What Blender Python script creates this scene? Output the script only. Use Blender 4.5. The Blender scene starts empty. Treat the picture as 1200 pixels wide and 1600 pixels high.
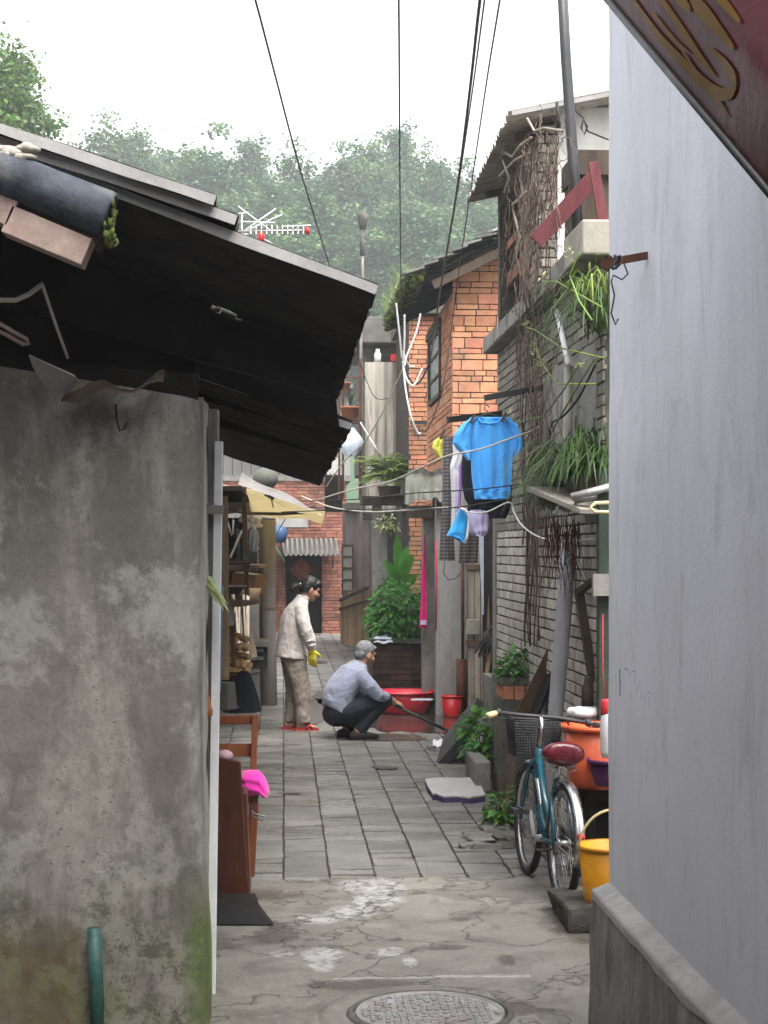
import bpy, bmesh, math, random
from mathutils import Vector, Matrix, noise
random.seed(7)
R = math.radians
S = bpy.context.scene
COL = S.collection

# ------------------------------------------------------------------ camera
F = 2600.0            # focal length in photo pixels (photo is 1200 x 1600)
H = 1.8               # camera height
YAW = math.atan(157.0 / F)
cam = bpy.data.cameras.new('camera')
cam.sensor_fit = 'VERTICAL'; cam.sensor_height = 36.0
cam.lens = 36.0 * F / 1600.0
cam.shift_y = 60.0 / 1600.0
cam.clip_start = 0.05; cam.clip_end = 1000
camo = bpy.data.objects.new('camera', cam); COL.objects.link(camo)
camo.location = (0, 0, H); camo.rotation_euler = (R(90), 0, -YAW)
S.camera = camo

# ------------------------------------------------------------------ sky, sun, exposure
SUN_EL, SUN_AZ = R(62), R(150)      # azimuth clockwise from +Y
w = bpy.data.worlds.new('World'); S.world = w; w.use_nodes = True
nt = w.node_tree; nt.nodes.clear()
sky = nt.nodes.new('ShaderNodeTexSky'); sky.sky_type = 'NISHITA'; sky.sun_disc = False
sky.sun_elevation = SUN_EL; sky.sun_rotation = SUN_AZ
sky.air_density = 1.0; sky.dust_density = 6.0; sky.ozone_density = 1.0
hs = nt.nodes.new('ShaderNodeHueSaturation'); hs.inputs['Saturation'].default_value = 0.14
bg = nt.nodes.new('ShaderNodeBackground'); bg.inputs['Strength'].default_value = 0.15
wo = nt.nodes.new('ShaderNodeOutputWorld')
nt.links.new(sky.outputs[0], hs.inputs['Color']); nt.links.new(hs.outputs[0], bg.inputs[0]); nt.links.new(bg.outputs[0], wo.inputs[0])
sl = bpy.data.lights.new('sun', 'SUN'); sl.energy = 0.7; sl.angle = R(40); sl.color = (1, .97, .92)
so = bpy.data.objects.new('sun', sl); COL.objects.link(so)
sd = Vector((math.sin(SUN_AZ) * math.cos(SUN_EL), math.cos(SUN_AZ) * math.cos(SUN_EL), math.sin(SUN_EL)))
so.rotation_euler = sd.to_track_quat('Z', 'Y').to_euler(); so.location = (0, 0, 30)
S.view_settings.view_transform = 'Standard'; S.view_settings.look = 'None'
S.view_settings.exposure = 2.0; S.view_settings.gamma = 1
S.cycles.max_bounces = 6; S.cycles.diffuse_bounces = 4; S.cycles.transparent_max_bounces = 8
S.cycles.volume_bounces = 0; S.cycles.volume_max_steps = 64
S.cycles.use_denoising = True

# ------------------------------------------------------------------ measuring: photo pixel -> point in the alley
sA, cA = math.sin(YAW), math.cos(YAW)
def W(px, py, d):
    u = (px - 600) / F
    return Vector((d * (sA + u * cA), d * (cA - u * sA), H - (py - 860) / F * d))
def G(px, py, z=0.0):
    return W(px, py, (H - z) * F / (py - 860))
def WX(px, py, x0):
    u = (px - 600) / F
    return W(px, py, x0 / (sA + u * cA))
def WY(px, py, y0):
    u = (px - 600) / F
    return W(px, py, y0 / (cA - u * sA))
def V(*a): return Vector(a)
def rnd(a, b): return random.uniform(a, b)

# ------------------------------------------------------------------ mesh builder
class MB:
    def __init__(s): s.v = []; s.f = []; s.m = []; s.sm = []
    def add(s, vs, fs, m=0, smooth=False):
        o = len(s.v); s.v += [Vector(p) for p in vs]
        for f in fs: s.f.append([i + o for i in f]); s.m.append(m); s.sm.append(smooth)
    def hexa(s, p, m=0):
        # p: 8 points, bottom 4 ccw then top 4
        s.add(p, [(3, 2, 1, 0), (4, 5, 6, 7), (0, 1, 5, 4), (1, 2, 6, 5), (2, 3, 7, 6), (3, 0, 4, 7)], m)
    def box(s, c, size, rot=None, m=0, jit=0):
        hx, hy, hz = size[0] / 2, size[1] / 2, size[2] / 2
        ps = [(-hx, -hy, -hz), (hx, -hy, -hz), (hx, hy, -hz), (-hx, hy, -hz), (-hx, -hy, hz), (hx, -hy, hz), (hx, hy, hz), (-hx, hy, hz)]
        out = []
        for p in ps:
            p = Vector(p)
            if rot is not None: p = rot @ p
            p = p + Vector(c)
            if jit: p += Vector((rnd(-jit, jit), rnd(-jit, jit), rnd(-jit, jit)))
            out.append(p)
        s.hexa(out, m)
    def b2(s, a, b, m=0, jit=0):
        a = Vector(a); b = Vector(b)
        s.box((a + b) / 2, [abs(b[i] - a[i]) for i in range(3)], None, m, jit)
    def bar(s, p0, p1, wd, ht, up=(0, 0, 1), m=0, w2=None, h2=None):
        p0 = Vector(p0); p1 = Vector(p1); d = (p1 - p0).normalized()
        sx = d.cross(Vector(up))
        if sx.length < 1e-4: sx = d.cross(Vector((1, 0, 0)))
        sx.normalize(); uz = sx.cross(d).normalized()
        w2 = wd if w2 is None else w2; h2 = ht if h2 is None else h2
        def ring(p, a, b): return [p - sx * a / 2 - uz * b / 2, p + sx * a / 2 - uz * b / 2, p + sx * a / 2 + uz * b / 2, p - sx * a / 2 + uz * b / 2]
        r0 = ring(p0, wd, ht); r1 = ring(p1, w2, h2)
        s.add(r0 + r1, [(3, 2, 1, 0), (4, 5, 6, 7), (0, 1, 5, 4), (1, 2, 6, 5), (2, 3, 7, 6), (3, 0, 4, 7)], m)
    def tube(s, pts, r, n=8, m=0, cap=True, smooth=True, closed=False, flat=1.0):
        pts = [Vector(p) for p in pts]; N = len(pts)
        rr = r if isinstance(r, (list, tuple)) else [r] * N
        vs = []; ref = None
        for i, p in enumerate(pts):
            if closed: d = pts[(i + 1) % N] - pts[i - 1]
            else: d = pts[min(i + 1, N - 1)] - pts[max(i - 1, 0)]
            if d.length < 1e-9: d = Vector((0, 0, 1))
            d.normalize()
            if ref is None:
                ref = Vector((0, 0, 1)) if abs(d.z) < .9 else Vector((1, 0, 0))
            a = d.cross(ref)
            if a.length < 1e-5: a = d.cross(Vector((0, 1, 0)))
            a.normalize(); b = a.cross(d).normalized(); ref = b
            for k in range(n):
                t = 2 * math.pi * k / n
                vs.append(p + a * math.cos(t) * rr[i] + b * math.sin(t) * rr[i] * flat)
        fs = []
        for i in range(N if closed else N - 1):
            j = (i + 1) % N
            for k in range(n):
                fs.append((i * n + k, i * n + (k + 1) % n, j * n + (k + 1) % n, j * n + k))
        if cap and not closed:
            fs.append(tuple(range(n))[::-1]); fs.append(tuple((N - 1) * n + k for k in range(n)))
        s.add(vs, fs, m, smooth)
    def lathe(s, prof, c=(0, 0, 0), rot=None, n=24, m=0, smooth=True, a0=0, a1=2 * math.pi):
        full = abs(a1 - a0 - 2 * math.pi) < 1e-6
        vs = []; c = Vector(c); k2 = n if full else n + 1
        for (r, z) in prof:
            for k in range(k2):
                t = a0 + (a1 - a0) * k / n
                p = Vector((r * math.cos(t), r * math.sin(t), z))
                if rot is not None: p = rot @ p
                vs.append(p + c)
        fs = []
        for i in range(len(prof) - 1):
            for k in range(n):
                k1 = (k + 1) % k2
                fs.append((i * k2 + k, i * k2 + k1, (i + 1) * k2 + k1, (i + 1) * k2 + k))
        s.add(vs, fs, m, smooth)
    def ell(s, c, r, rot=None, nu=14, nv=9, m=0):
        vs = []; c = Vector(c)
        for i in range(nv + 1):
            ph = math.pi * i / nv
            for k in range(nu):
                t = 2 * math.pi * k / nu
                p = Vector((r[0] * math.sin(ph) * math.cos(t), r[1] * math.sin(ph) * math.sin(t), r[2] * math.cos(ph)))
                if rot is not None: p = rot @ p
                vs.append(p + c)
        fs = [(i * nu + k, (i + 1) * nu + k, (i + 1) * nu + (k + 1) % nu, i * nu + (k + 1) % nu) for i in range(nv) for k in range(nu)]
        s.add(vs, fs, m, True)
    def sheet(s, fn, nu, nv, th=None, m=0, smooth=True, skip=None):
        # fn(u,v)->point; th: thickness vector or None
        vs = [Vector(fn(i / nu, j / nv)) for j in range(nv + 1) for i in range(nu + 1)]
        n1 = nu + 1
        cells = [(i, j) for j in range(nv) for i in range(nu) if not (skip and skip((i + .5) / nu, (j + .5) / nv))]
        fs = [(j * n1 + i, j * n1 + i + 1, (j + 1) * n1 + i + 1, (j + 1) * n1 + i) for i, j in cells]
        if th is None: s.add(vs, fs, m, smooth); return
        th = Vector(th); L = len(vs)
        vs2 = vs + [p + th for p in vs]
        fs2 = [tuple(i + L for i in f[::-1]) for f in fs]
        cnt = {}
        for f in fs:
            for k in range(4):
                e = (f[k], f[(k + 1) % 4]); cnt[e] = 1
        side = []
        for (a, b) in cnt:
            if (b, a) not in cnt: side.append((b, a, a + L, b + L))
        s.add(vs2, fs + fs2, m, smooth); s.add(vs2, side, m, False)
    def prism(s, poly, O, U, Vv, N, depth, m=0):
        O = Vector(O); U = Vector(U); Vv = Vector(Vv); N = Vector(N).normalized() * depth
        k = len(poly)
        a = [O + U * x + Vv * y for x, y in poly]; b = [p + N for p in a]
        s.add(a + b, [tuple(range(k))[::-1], tuple(range(k, 2 * k))] + [(i, (i + 1) % k, (i + 1) % k + k, i + k) for i in range(k)], m)
    def leaf(s, p, d, nrm, L, wd, m=0, droop=.25):
        d = Vector(d).normalized(); nrm = Vector(nrm)
        a = d.cross(nrm)
        if a.length < 1e-4: a = d.cross(Vector((.3, .5, .8)))
        a.normalize(); up = a.cross(d).normalized()
        p = Vector(p)
        q = [p, p + d * L * .45 + a * wd / 2 + up * wd * .12, p + d * L - up * L * droop, p + d * L * .45 - a * wd / 2 + up * wd * .12, p + d * L * .5 - up * wd * .08]
        s.add(q, [(0, 1, 4), (1, 2, 4), (4, 2, 3), (0, 4, 3)], m, False)
    def blade(s, pts, wd, m=0, side=None):
        pts = [Vector(p) for p in pts]; N = len(pts); vs = []
        for i, p in enumerate(pts):
            d = (pts[min(i + 1, N - 1)] - pts[max(i - 1, 0)]).normalized()
            a = d.cross(Vector((0, 0, 1))) if side is None else Vector(side)
            if a.length < 1e-3: a = Vector((1, 0, 0))
            a.normalize()
            t = i / (N - 1); ww = wd * (.55 + .9 * t) * (1 - t) ** .6 * 1.1 if i < N - 1 else wd * .03
            vs += [p - a * ww / 2, p + a * ww / 2]
        s.add(vs, [(2 * i, 2 * i + 1, 2 * i + 3, 2 * i + 2) for i in range(N - 1)], m, True)
    def build(s, name, mats, parent=None, at=None, bevel=0, mods=None, norm=True, keep=False):
        me = bpy.data.meshes.new(name)
        if not isinstance(mats, (list, tuple)): mats = [mats]
        if parent is not None:
            base = Vector(parent.location)
        elif at is not None: base = Vector(at)
        elif keep: base = Vector((0, 0, 0))
        else:
            mn = [min(p[i] for p in s.v) for i in range(3)]; mx = [max(p[i] for p in s.v) for i in range(3)]
            base = Vector(((mn[0] + mx[0]) / 2, (mn[1] + mx[1]) / 2, mn[2]))
        me.from_pydata([tuple(p - base) for p in s.v], [], s.f)
        for mt in mats: me.materials.append(mt)
        me.polygons.foreach_set('material_index', s.m); me.polygons.foreach_set('use_smooth', s.sm)
        if norm:
            bm = bmesh.new(); bm.from_mesh(me); bmesh.ops.recalc_face_normals(bm, faces=bm.faces); bm.to_mesh(me); bm.free()
        me.update()
        o = bpy.data.objects.new(name, me); COL.objects.link(o)
        if parent is not None:
            root = parent
            while root.parent is not None: root = root.parent
            o.parent = parent
            if parent.parent is not None:      # parent is itself a part: its verts share the root's base
                pass
        else: o.location = base
        if bevel:
            b = o.modifiers.new('bevel', 'BEVEL'); b.width = bevel; b.segments = 2; b.limit_method = 'ANGLE'; b.angle_limit = R(40)
        return o

ROOTLOC = {}
def thing(name, label, cat, loc, group=None, rz=0):
    o = bpy.data.objects.new(name, None); COL.objects.link(o); o.empty_display_size = .1
    o.location = Vector(loc); o.rotation_euler = (0, 0, rz); o['label'] = label; o['category'] = cat
    if group: o['group'] = group
    return o
def part(name, mb, mats, root, label=None, bevel=0, sub=None, local=False, norm=True):
    # world-coordinate mesh -> child of root (or of part `sub`); local=True: verts already root-local
    if not local:
        base = Vector(root.location)
        mb.v = [p - base for p in mb.v]
    o = mb.build(name, mats, None, keep=True, bevel=bevel, norm=norm)
    o.parent = sub if sub is not None else root
    if label: o['label'] = label
    return o
def top(name, label, cat, mb, mats, group=None, bevel=0, norm=True, at=None):
    o = mb.build(name, mats, None, bevel=bevel, norm=norm, at=at)
    o['label'] = label; o['category'] = cat
    if group: o['group'] = group
    return o
def setting(name, mb, mats, kind='structure', bevel=0, label=None, norm=True):
    o = mb.build(name, mats, None, keep=True, bevel=bevel, norm=norm); o['kind'] = kind
    return o
def copy_tree(o, parent=None):
    c = o.copy(); COL.objects.link(c)
    if parent is not None: c.parent = parent
    for ch in [x for x in ALLOBJ() if x.parent == o]: copy_tree(ch, c)
    return c
def ALLOBJ(): return list(COL.objects)

# ------------------------------------------------------------------ materials
def NN(nt, typ, **kw):
    n = nt.nodes.new(typ)
    for k, v in kw.items():
        if hasattr(n, k): setattr(n, k, v)
        else: n.inputs[k].default_value = v
    return n
def ramp(nt, fac, stops, interp='LINEAR'):
    r = nt.nodes.new('ShaderNodeValToRGB'); r.color_ramp.interpolation = interp
    e = r.color_ramp.elements
    while len(e) < len(stops): e.new(.5)
    for i, (p, c) in enumerate(stops):
        e[i].position = p; e[i].color = (c, c, c, 1) if isinstance(c, (int, float)) else (c[0], c[1], c[2], 1)
    nt.links.new(fac, r.inputs[0]); return r.outputs[0]
def mix(nt, fac, a, b, typ='MIX'):
    n = nt.nodes.new('ShaderNodeMix'); n.data_type = 'RGBA'; n.blend_type = typ
    for sck, val in ((n.inputs[0], fac), (n.inputs[6], a), (n.inputs[7], b)):
        if isinstance(val, bpy.types.NodeSocket): nt.links.new(val, sck)
        elif isinstance(val, (int, float)): sck.default_value = val if sck.type == 'VALUE' else (val, val, val, 1)
        else: sck.default_value = (val[0], val[1], val[2], 1)
    return n.outputs[2]
def math_(nt, op, a, b=0.0, c=None, clamp=False):
    n = nt.nodes.new('ShaderNodeMath'); n.operation = op; n.use_clamp = clamp
    for i, val in enumerate((a, b, c)):
        if val is None: continue
        if isinstance(val, bpy.types.NodeSocket): nt.links.new(val, n.inputs[i])
        else: n.inputs[i].default_value = val
    return n.outputs[0]
def coords(nt, stretch=(1, 1, 1), world=False):
    if world:
        g = nt.nodes.new('ShaderNodeNewGeometry'); out = g.outputs['Position']
    else:
        t = nt.nodes.new('ShaderNodeTexCoord'); out = t.outputs['Object']
    mp = nt.nodes.new('ShaderNodeMapping'); mp.inputs['Scale'].default_value = stretch
    nt.links.new(out, mp.inputs[0]); return mp.outputs[0]
def noise_(nt, vec, scale, detail=5, rough=.6, dist=0):
    n = nt.nodes.new('ShaderNodeTexNoise'); n.inputs['Scale'].default_value = scale; n.inputs['Detail'].default_value = detail
    n.inputs['Roughness'].default_value = rough; n.inputs['Distortion'].default_value = dist
    nt.links.new(vec, n.inputs['Vector']); return n.outputs['Fac']
def newmat(name):
    m = bpy.data.materials.new(name); m.use_nodes = True; nt = m.node_tree; nt.nodes.clear()
    p = nt.nodes.new('ShaderNodeBsdfPrincipled'); o = nt.nodes.new('ShaderNodeOutputMaterial')
    nt.links.new(p.outputs[0], o.inputs[0]); return m, nt, p, o
def setbump(nt, p, h, strength=.3, dist=.01):
    b = nt.nodes.new('ShaderNodeBump'); b.inputs['Strength'].default_value = strength; b.inputs['Distance'].default_value = dist
    nt.links.new(h, b.inputs['Height']); nt.links.new(b.outputs[0], p.inputs['Normal'])
def scl(c, k): return (c[0] * k, c[1] * k, c[2] * k)
def mat(name, col, var=.35, scale=6, rough=.85, bump=.25, bscale=45, bdist=.006, stretch=(1, 1, 1), island=0, col2=None, spot=None, spotamt=.6, spotscale=9, spotstr=None, metal=0, spec=.3, sheen=0, transl=0, alpha=1, rvar=.1, detail=6, world=False, hue=0):
    """general weathered surface: noise between two tones, optional stains, fine bump, per-piece variation"""
    m, nt, p, o = newmat(name)
    vec = coords(nt, stretch, world)
    n1 = noise_(nt, vec, scale, detail, .62, .3)
    c2 = col2 if col2 else scl(col, 1 - var)
    c = ramp(nt, n1, [(.3, c2), (.68, scl(col, 1 + var * .35))])
    n2 = noise_(nt, vec, bscale, 5, .65)
    c = mix(nt, 1.0, c, ramp(nt, n2, [(.25, 1 - var * .5), (.7, 1 + var * .15)]), 'MULTIPLY')
    if spot:
        n3 = noise_(nt, coords(nt, spotstr or stretch, world), spotscale, 7, .7, .4)
        c = mix(nt, ramp(nt, n3, [(.5, 0), (.66, spotamt)]), c, spot)
    if island:
        g = nt.nodes.new('ShaderNodeNewGeometry')
        h = nt.nodes.new('ShaderNodeHueSaturation'); nt.links.new(c, h.inputs['Color'])
        nt.links.new(math_(nt, 'MULTIPLY_ADD', g.outputs['Random Per Island'], 2 * island, 1 - island), h.inputs['Value'])
        if hue:
            fr = math_(nt, 'FRACT', math_(nt, 'MULTIPLY', g.outputs['Random Per Island'], 7.31))
            nt.links.new(math_(nt, 'MULTIPLY_ADD', fr, 2 * hue, .5 - hue), h.inputs['Hue'])
        c = h.outputs[0]
    nt.links.new(c, p.inputs['Base Color'])
    p.inputs['Metallic'].default_value = metal; p.inputs['Specular IOR Level'].default_value = spec
    nt.links.new(ramp(nt, n1, [(.3, min(1, rough + rvar)), (.7, max(.03, rough - rvar))]), p.inputs['Roughness'])
    if sheen: p.inputs['Sheen Weight'].default_value = sheen
    if alpha < 1: p.inputs['Alpha'].default_value = alpha
    if bump:
        hh = math_(nt, 'ADD', n2, math_(nt, 'MULTIPLY', n1, .7)); setbump(nt, p, hh, bump, bdist)
    if transl:
        t = nt.nodes.new('ShaderNodeBsdfTranslucent'); nt.links.new(c, t.inputs[0])
        ms = nt.nodes.new('ShaderNodeMixShader'); ms.inputs[0].default_value = transl
        nt.links.new(p.outputs[0], ms.inputs[1]); nt.links.new(t.outputs[0], ms.inputs[2]); nt.links.new(ms.outputs[0], o.inputs[0])
    return m

MAT = {}
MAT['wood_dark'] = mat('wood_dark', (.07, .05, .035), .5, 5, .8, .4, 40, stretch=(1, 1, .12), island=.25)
MAT['wood'] = mat('wood', (.17, .11, .065), .45, 5, .8, .4, 40, stretch=(1, 1, .12), island=.25)
MAT['wood_y'] = mat('wood_y', (.30, .21, .12), .45, 6, .8, .4, 40, stretch=(8, 8, .6), island=.3)
MAT['wood_pale'] = mat('wood_pale', (.36, .31, .25), .4, 5, .85, .3, 40, stretch=(6, 6, .6), island=.25)
MAT['logs'] = mat('logs', (.60, .40, .21), .45, 8, .85, .4, 30, island=.35)
MAT['chair_wood'] = mat('chair_wood', (.21, .06, .02), .4, 4, .38, .12, 30, stretch=(5, 5, .8), spec=.5)
MAT['cabinet_wood'] = mat('cabinet_wood', (.10, .028, .012), .5, 4, .42, .12, 30, stretch=(5, 5, .8), spec=.45, spot=(.03, .015, .01), spotscale=2.5)
MAT['maroon'] = mat('maroon', (.13, .03, .035), .35, 6, .7, .2, 40, stretch=(3, 3, .6))
MAT['concrete'] = mat('concrete', (.24, .23, .21), .35, 3, .88, .3, 40, spot=(.09, .085, .07), spotscale=4)
MAT['concrete_pale'] = mat('concrete_pale', (.36, .335, .28), .3, 3, .88, .3, 40, spot=(.14, .13, .11), spotscale=5)
MAT['concrete_dark'] = mat('concrete_dark', (.12, .115, .10), .4, 4, .85, .35, 40, spot=(.05, .06, .03), spotscale=5)
MAT['asbestos'] = mat('asbestos', (.40, .37, .32), .3, 2, .9, .2, 60, stretch=(2, 2, .25), spot=(.13, .12, .10), spotscale=4, spotstr=(3, 3, .25))
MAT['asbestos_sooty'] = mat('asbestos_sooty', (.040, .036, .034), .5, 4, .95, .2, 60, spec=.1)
MAT['asbestos_edge'] = mat('asbestos_edge', (.30, .29, .28), .25, 5, .9, .3, 60)
MAT['pipe_grey'] = mat('pipe_grey', (.46, .43, .41), .25, 3, .8, .2, 70, stretch=(2, 2, .3), spot=(.30, .27, .25), spotscale=6, spotstr=(2, 2, .3), spotamt=.5)
MAT['pipe_blue'] = mat('pipe_blue', (.34, .34, .36), .25, 3, .7, .2, 70, stretch=(2, 2, .3))
MAT['tile_grey'] = mat('tile_grey', (.17, .16, .155), .4, 6, .9, .4, 50, island=.3, spot=(.07, .085, .03), spotscale=7)
MAT['tile_blue'] = mat('tile_blue', (.045, .052, .07), .6, 7, .75, .7, 30, spot=(.10, .105, .09), spotscale=6, spotamt=.6)
MAT['brick_pink'] = mat('brick_pink', (.33, .24, .21), .3, 6, .9, .4, 50, island=.15, spot=(.4, .36, .28), spotscale=10, spotamt=.5)
MAT['brick_orange'] = mat('brick_orange', (.50, .225, .125), .3, 7, .88, .35, 60, island=.22, hue=.012, spot=(.25, .17, .12), spotscale=2.2, spotamt=.75)
MAT['brick_red'] = mat('brick_red', (.25, .105, .07), .35, 7, .88, .35, 60, island=.35, hue=.012, spot=(.08, .06, .05), spotscale=1.6, spotamt=.8)
MAT['brick_dark'] = mat('brick_dark', (.09, .05, .038), .5, 7, .9, .4, 60, island=.55, spot=(.03, .035, .02), spotscale=5)
MAT['brick_grey'] = mat('brick_grey', (.225, .205, .17), .3, 7, .9, .35, 60, island=.25, spot=(.10, .095, .06), spotscale=3.5, spotamt=.7)
MAT['brick_white'] = mat('brick_white', (.50, .455, .39), .3, 7, .9, .35, 60, island=.16, spot=(.16, .14, .11), spotscale=2.2, spotamt=.75)
MAT['mortar_dark'] = mat('mortar_dark', (.055, .045, .035), .4, 10, .95, .3, 60)
MAT['mortar_grey'] = mat('mortar_grey', (.07, .065, .055), .4, 10, .95, .3, 60)
MAT['metal_dark'] = mat('metal_dark', (.03, .03, .032), .3, 10, .5, .1, 60, spec=.5)
MAT['rust'] = mat('rust', (.11, .045, .025), .5, 14, .85, .4, 60)
MAT['steel'] = mat('steel', (.55, .55, .56), .2, 8, .28, .05, 60, metal=1)
MAT['steel_dull'] = mat('steel_dull', (.42, .41, .40), .3, 10, .5, .1, 60, metal=.8)
MAT['wire_black'] = mat('wire_black', (.02, .02, .022), .2, 10, .6, 0)
MAT['wire_white'] = mat('wire_white', (.62, .61, .60), .15, 10, .6, 0)
MAT['wire_tan'] = mat('wire_tan', (.45, .40, .34), .2, 10, .7, 0)
MAT['black'] = mat('black', (.014, .013, .013), .3, 6, .6, .15, 40)
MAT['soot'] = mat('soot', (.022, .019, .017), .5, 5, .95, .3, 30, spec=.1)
MAT['rubber'] = mat('rubber', (.025, .025, .028), .3, 12, .65, .2, 80)
MAT['teal_paint'] = mat('teal_paint', (.008, .075, .11), .25, 8, .3, .05, 60, spec=.6, spot=(.05, .06, .05), spotscale=14, spotamt=.4)
MAT['saddle_red'] = mat('saddle_red', (.11, .005, .014), .3, 9, .22, .6, 16, bdist=.012, spec=.6)
MAT['plastic_red'] = mat('plastic_red', (.62, .022, .03), .32, 6, .35, .12, 30, spec=.5, rvar=.2, spot=(.22, .12, .07), spotscale=7, spotamt=.35)
MAT['plastic_pinkred'] = mat('plastic_pinkred', (.72, .035, .07), .32, 6, .32, .12, 30, spec=.5, rvar=.2, spot=(.22, .12, .07), spotscale=7, spotamt=.35)
MAT['plastic_orange'] = mat('plastic_orange', (.62, .11, .04), .32, 6, .4, .12, 30, spec=.4, rvar=.2, spot=(.22, .12, .07), spotscale=7, spotamt=.35)
MAT['plastic_yellow'] = mat('plastic_yellow', (.78, .33, .008), .3, 6, .4, .12, 30, spec=.4, rvar=.2, spot=(.30, .18, .05), spotscale=7, spotamt=.4)
MAT['plastic_purple'] = mat('plastic_purple', (.10, .02, .10), .2, 5, .4, .05, 40, spec=.4)
MAT['plastic_cream'] = mat('plastic_cream', (.62, .52, .28), .15, 5, .4, .05, 40, spec=.4)
MAT['plastic_white'] = mat('plastic_white', (.76, .76, .77), .15, 6, .45, .1, 40, spec=.4)
MAT['plastic_blue'] = mat('plastic_blue', (.05, .10, .20), .15, 5, .4, .05, 40)
MAT['plastic_green'] = mat('plastic_green', (.10, .34, .18), .25, 5, .5, .05, 40, transl=.3)
MAT['green_paint'] = mat('green_paint', (.02, .075, .07), .4, 6, .5, .2, 50, spot=(.10, .12, .10), spotscale=10, spotamt=.5)
MAT['door_green'] = mat('door_green', (.035, .05, .035), .4, 5, .7, .3, 40)
MAT['cloth_blue'] = mat('cloth_blue', (.06, .36, .84), .12, 4, .9, .8, 9, bdist=.02, stretch=(1.5, 1, .5), sheen=.3, detail=3)
MAT['cloth_cyan'] = mat('cloth_cyan', (.03, .33, .72), .12, 4, .9, .1, 200, sheen=.3)
MAT['cloth_black'] = mat('cloth_black', (.012, .013, .022), .2, 4, .95, .1, 200)
MAT['cloth_lilac'] = mat('cloth_lilac', (.50, .44, .66), .15, 6, .9, .1, 200)
MAT['cloth_white'] = mat('cloth_white', (.66, .65, .68), .15, 6, .9, .15, 100)
MAT['cloth_purple'] = mat('cloth_purple', (.42, .20, .60), .15, 6, .9, .1, 200)
MAT['cloth_yellow'] = mat('cloth_yellow', (.70, .68, .12), .12, 6, .9, .1, 200)
MAT['cloth_magenta'] = mat('cloth_magenta', (.62, .02, .17), .25, 14, .9, .2, 100)
MAT['cloth_pink'] = mat('cloth_pink', (.80, .03, .38), .2, 8, .85, .25, 60, sheen=.3)
MAT['cloth_paleblue'] = mat('cloth_paleblue', (.55, .62, .72), .2, 9, .9, .2, 60)
MAT['rope_red'] = mat('rope_red', (.45, .03, .06), .2, 30, .9, .2, 90)
MAT['rag_grey'] = mat('rag_grey', (.10, .095, .09), .4, 12, .95, .4, 60)
MAT['tarp_grey'] = mat('tarp_grey', (.115, .12, .10), .35, 3, .8, .2, 30, spot=(.05, .05, .045), spotscale=4)
MAT['tarp_yellow'] = mat('tarp_yellow', (.74, .67, .48), .25, 3, .7, .15, 30, transl=.6, spot=(.28, .19, .09), spotscale=3)
MAT['tarp_white'] = mat('tarp_white', (.80, .78, .76), .2, 4, .7, .15, 30, transl=.6, spot=(.40, .36, .32), spotscale=4)
MAT['gourd'] = mat('gourd', (.34, .12, .045), .35, 9, .6, .15, 40)
MAT['stone'] = mat('stone', (.20, .19, .175), .4, 5, .85, .4, 30, spot=(.08, .08, .06), spotscale=5)
MAT['slab_white'] = mat('slab_white', (.48, .47, .46), .25, 6, .7, .3, 50, spot=(.22, .21, .20), spotscale=6)
MAT['purple_edge'] = mat('purple_edge', (.07, .06, .16), .3, 6, .8, .3, 40)
MAT['soil'] = mat('soil', (.06, .045, .03), .5, 12, .95, .5, 30)
MAT['terracotta'] = mat('terracotta', (.42, .15, .07), .3, 6, .85, .2, 40)
MAT['glass_dull'] = mat('glass_dull', (.13, .18, .17), .35, 4, .25, .03, 30, spec=.6)
MAT['bark'] = mat('bark', (.12, .10, .08), .4, 8, .95, .4, 40)
MAT['vine'] = mat('vine', (.15, .105, .08), .4, 12, .9, .3, 60, island=.4)
MAT['root'] = mat('root', (.13, .055, .03), .4, 12, .9, .2, 60, island=.4)
MAT['moss'] = mat('moss', (.075, .10, .02), .5, 14, .95, .6, 40)
MAT['straw'] = mat('straw', (.30, .27, .16), .35, 12, .95, .3, 60, island=.4)
def leafmat(n, c, isl=.4, transl=.3, rough=.5, hue=.02, spec=.4):
    return mat(n, c, .25, 3, rough, 0, 30, island=isl, hue=hue, transl=transl, spec=spec)
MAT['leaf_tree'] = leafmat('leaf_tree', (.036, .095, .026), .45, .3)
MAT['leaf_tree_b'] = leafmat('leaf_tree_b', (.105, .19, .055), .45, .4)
MAT['leaf_tree_c'] = leafmat('leaf_tree_c', (.10, .185, .03), .45, .4)
MAT['leaf_bush'] = leafmat('leaf_bush', (.09, .27, .05), .5, .4, .45)
MAT['leaf_bright'] = leafmat('leaf_bright', (.075, .235, .03), .4, .35, .45)
MAT['leaf_grass'] = leafmat('leaf_grass', (.05, .10, .022), .5, .3, .45)
MAT['leaf_fern'] = leafmat('leaf_fern', (.24, .33, .085), .4, .5, .5)
MAT['leaf_pale'] = leafmat('leaf_pale', (.33, .37, .18), .35, .3, .6)
MAT['leaf_banana'] = leafmat('leaf_banana', (.07, .24, .035), .3, .4, .35)
MAT['skin'] = mat('skin', (.40, .22, .145), .12, 12, .55, .05, 120, spec=.35)
MAT['hair_black'] = mat('hair_black', (.012, .011, .012), .3, 30, .45, .5, 90, stretch=(1, 1, .25), spec=.5)
MAT['hair_grey'] = mat('hair_grey', (.23, .23, .24), .5, 60, .8, .6, 160, spec=.3)
MAT['jacket'] = mat('jacket', (.54, .49, .46), .1, 5, .9, .9, 11, bdist=.03, stretch=(1.6, 1, .75), sheen=.2, detail=3)
MAT['trousers_tan'] = mat('trousers_tan', (.29, .24, .20), .15, 5, .9, .9, 11, bdist=.03, stretch=(1.2, 1, .9), detail=3)
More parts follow.
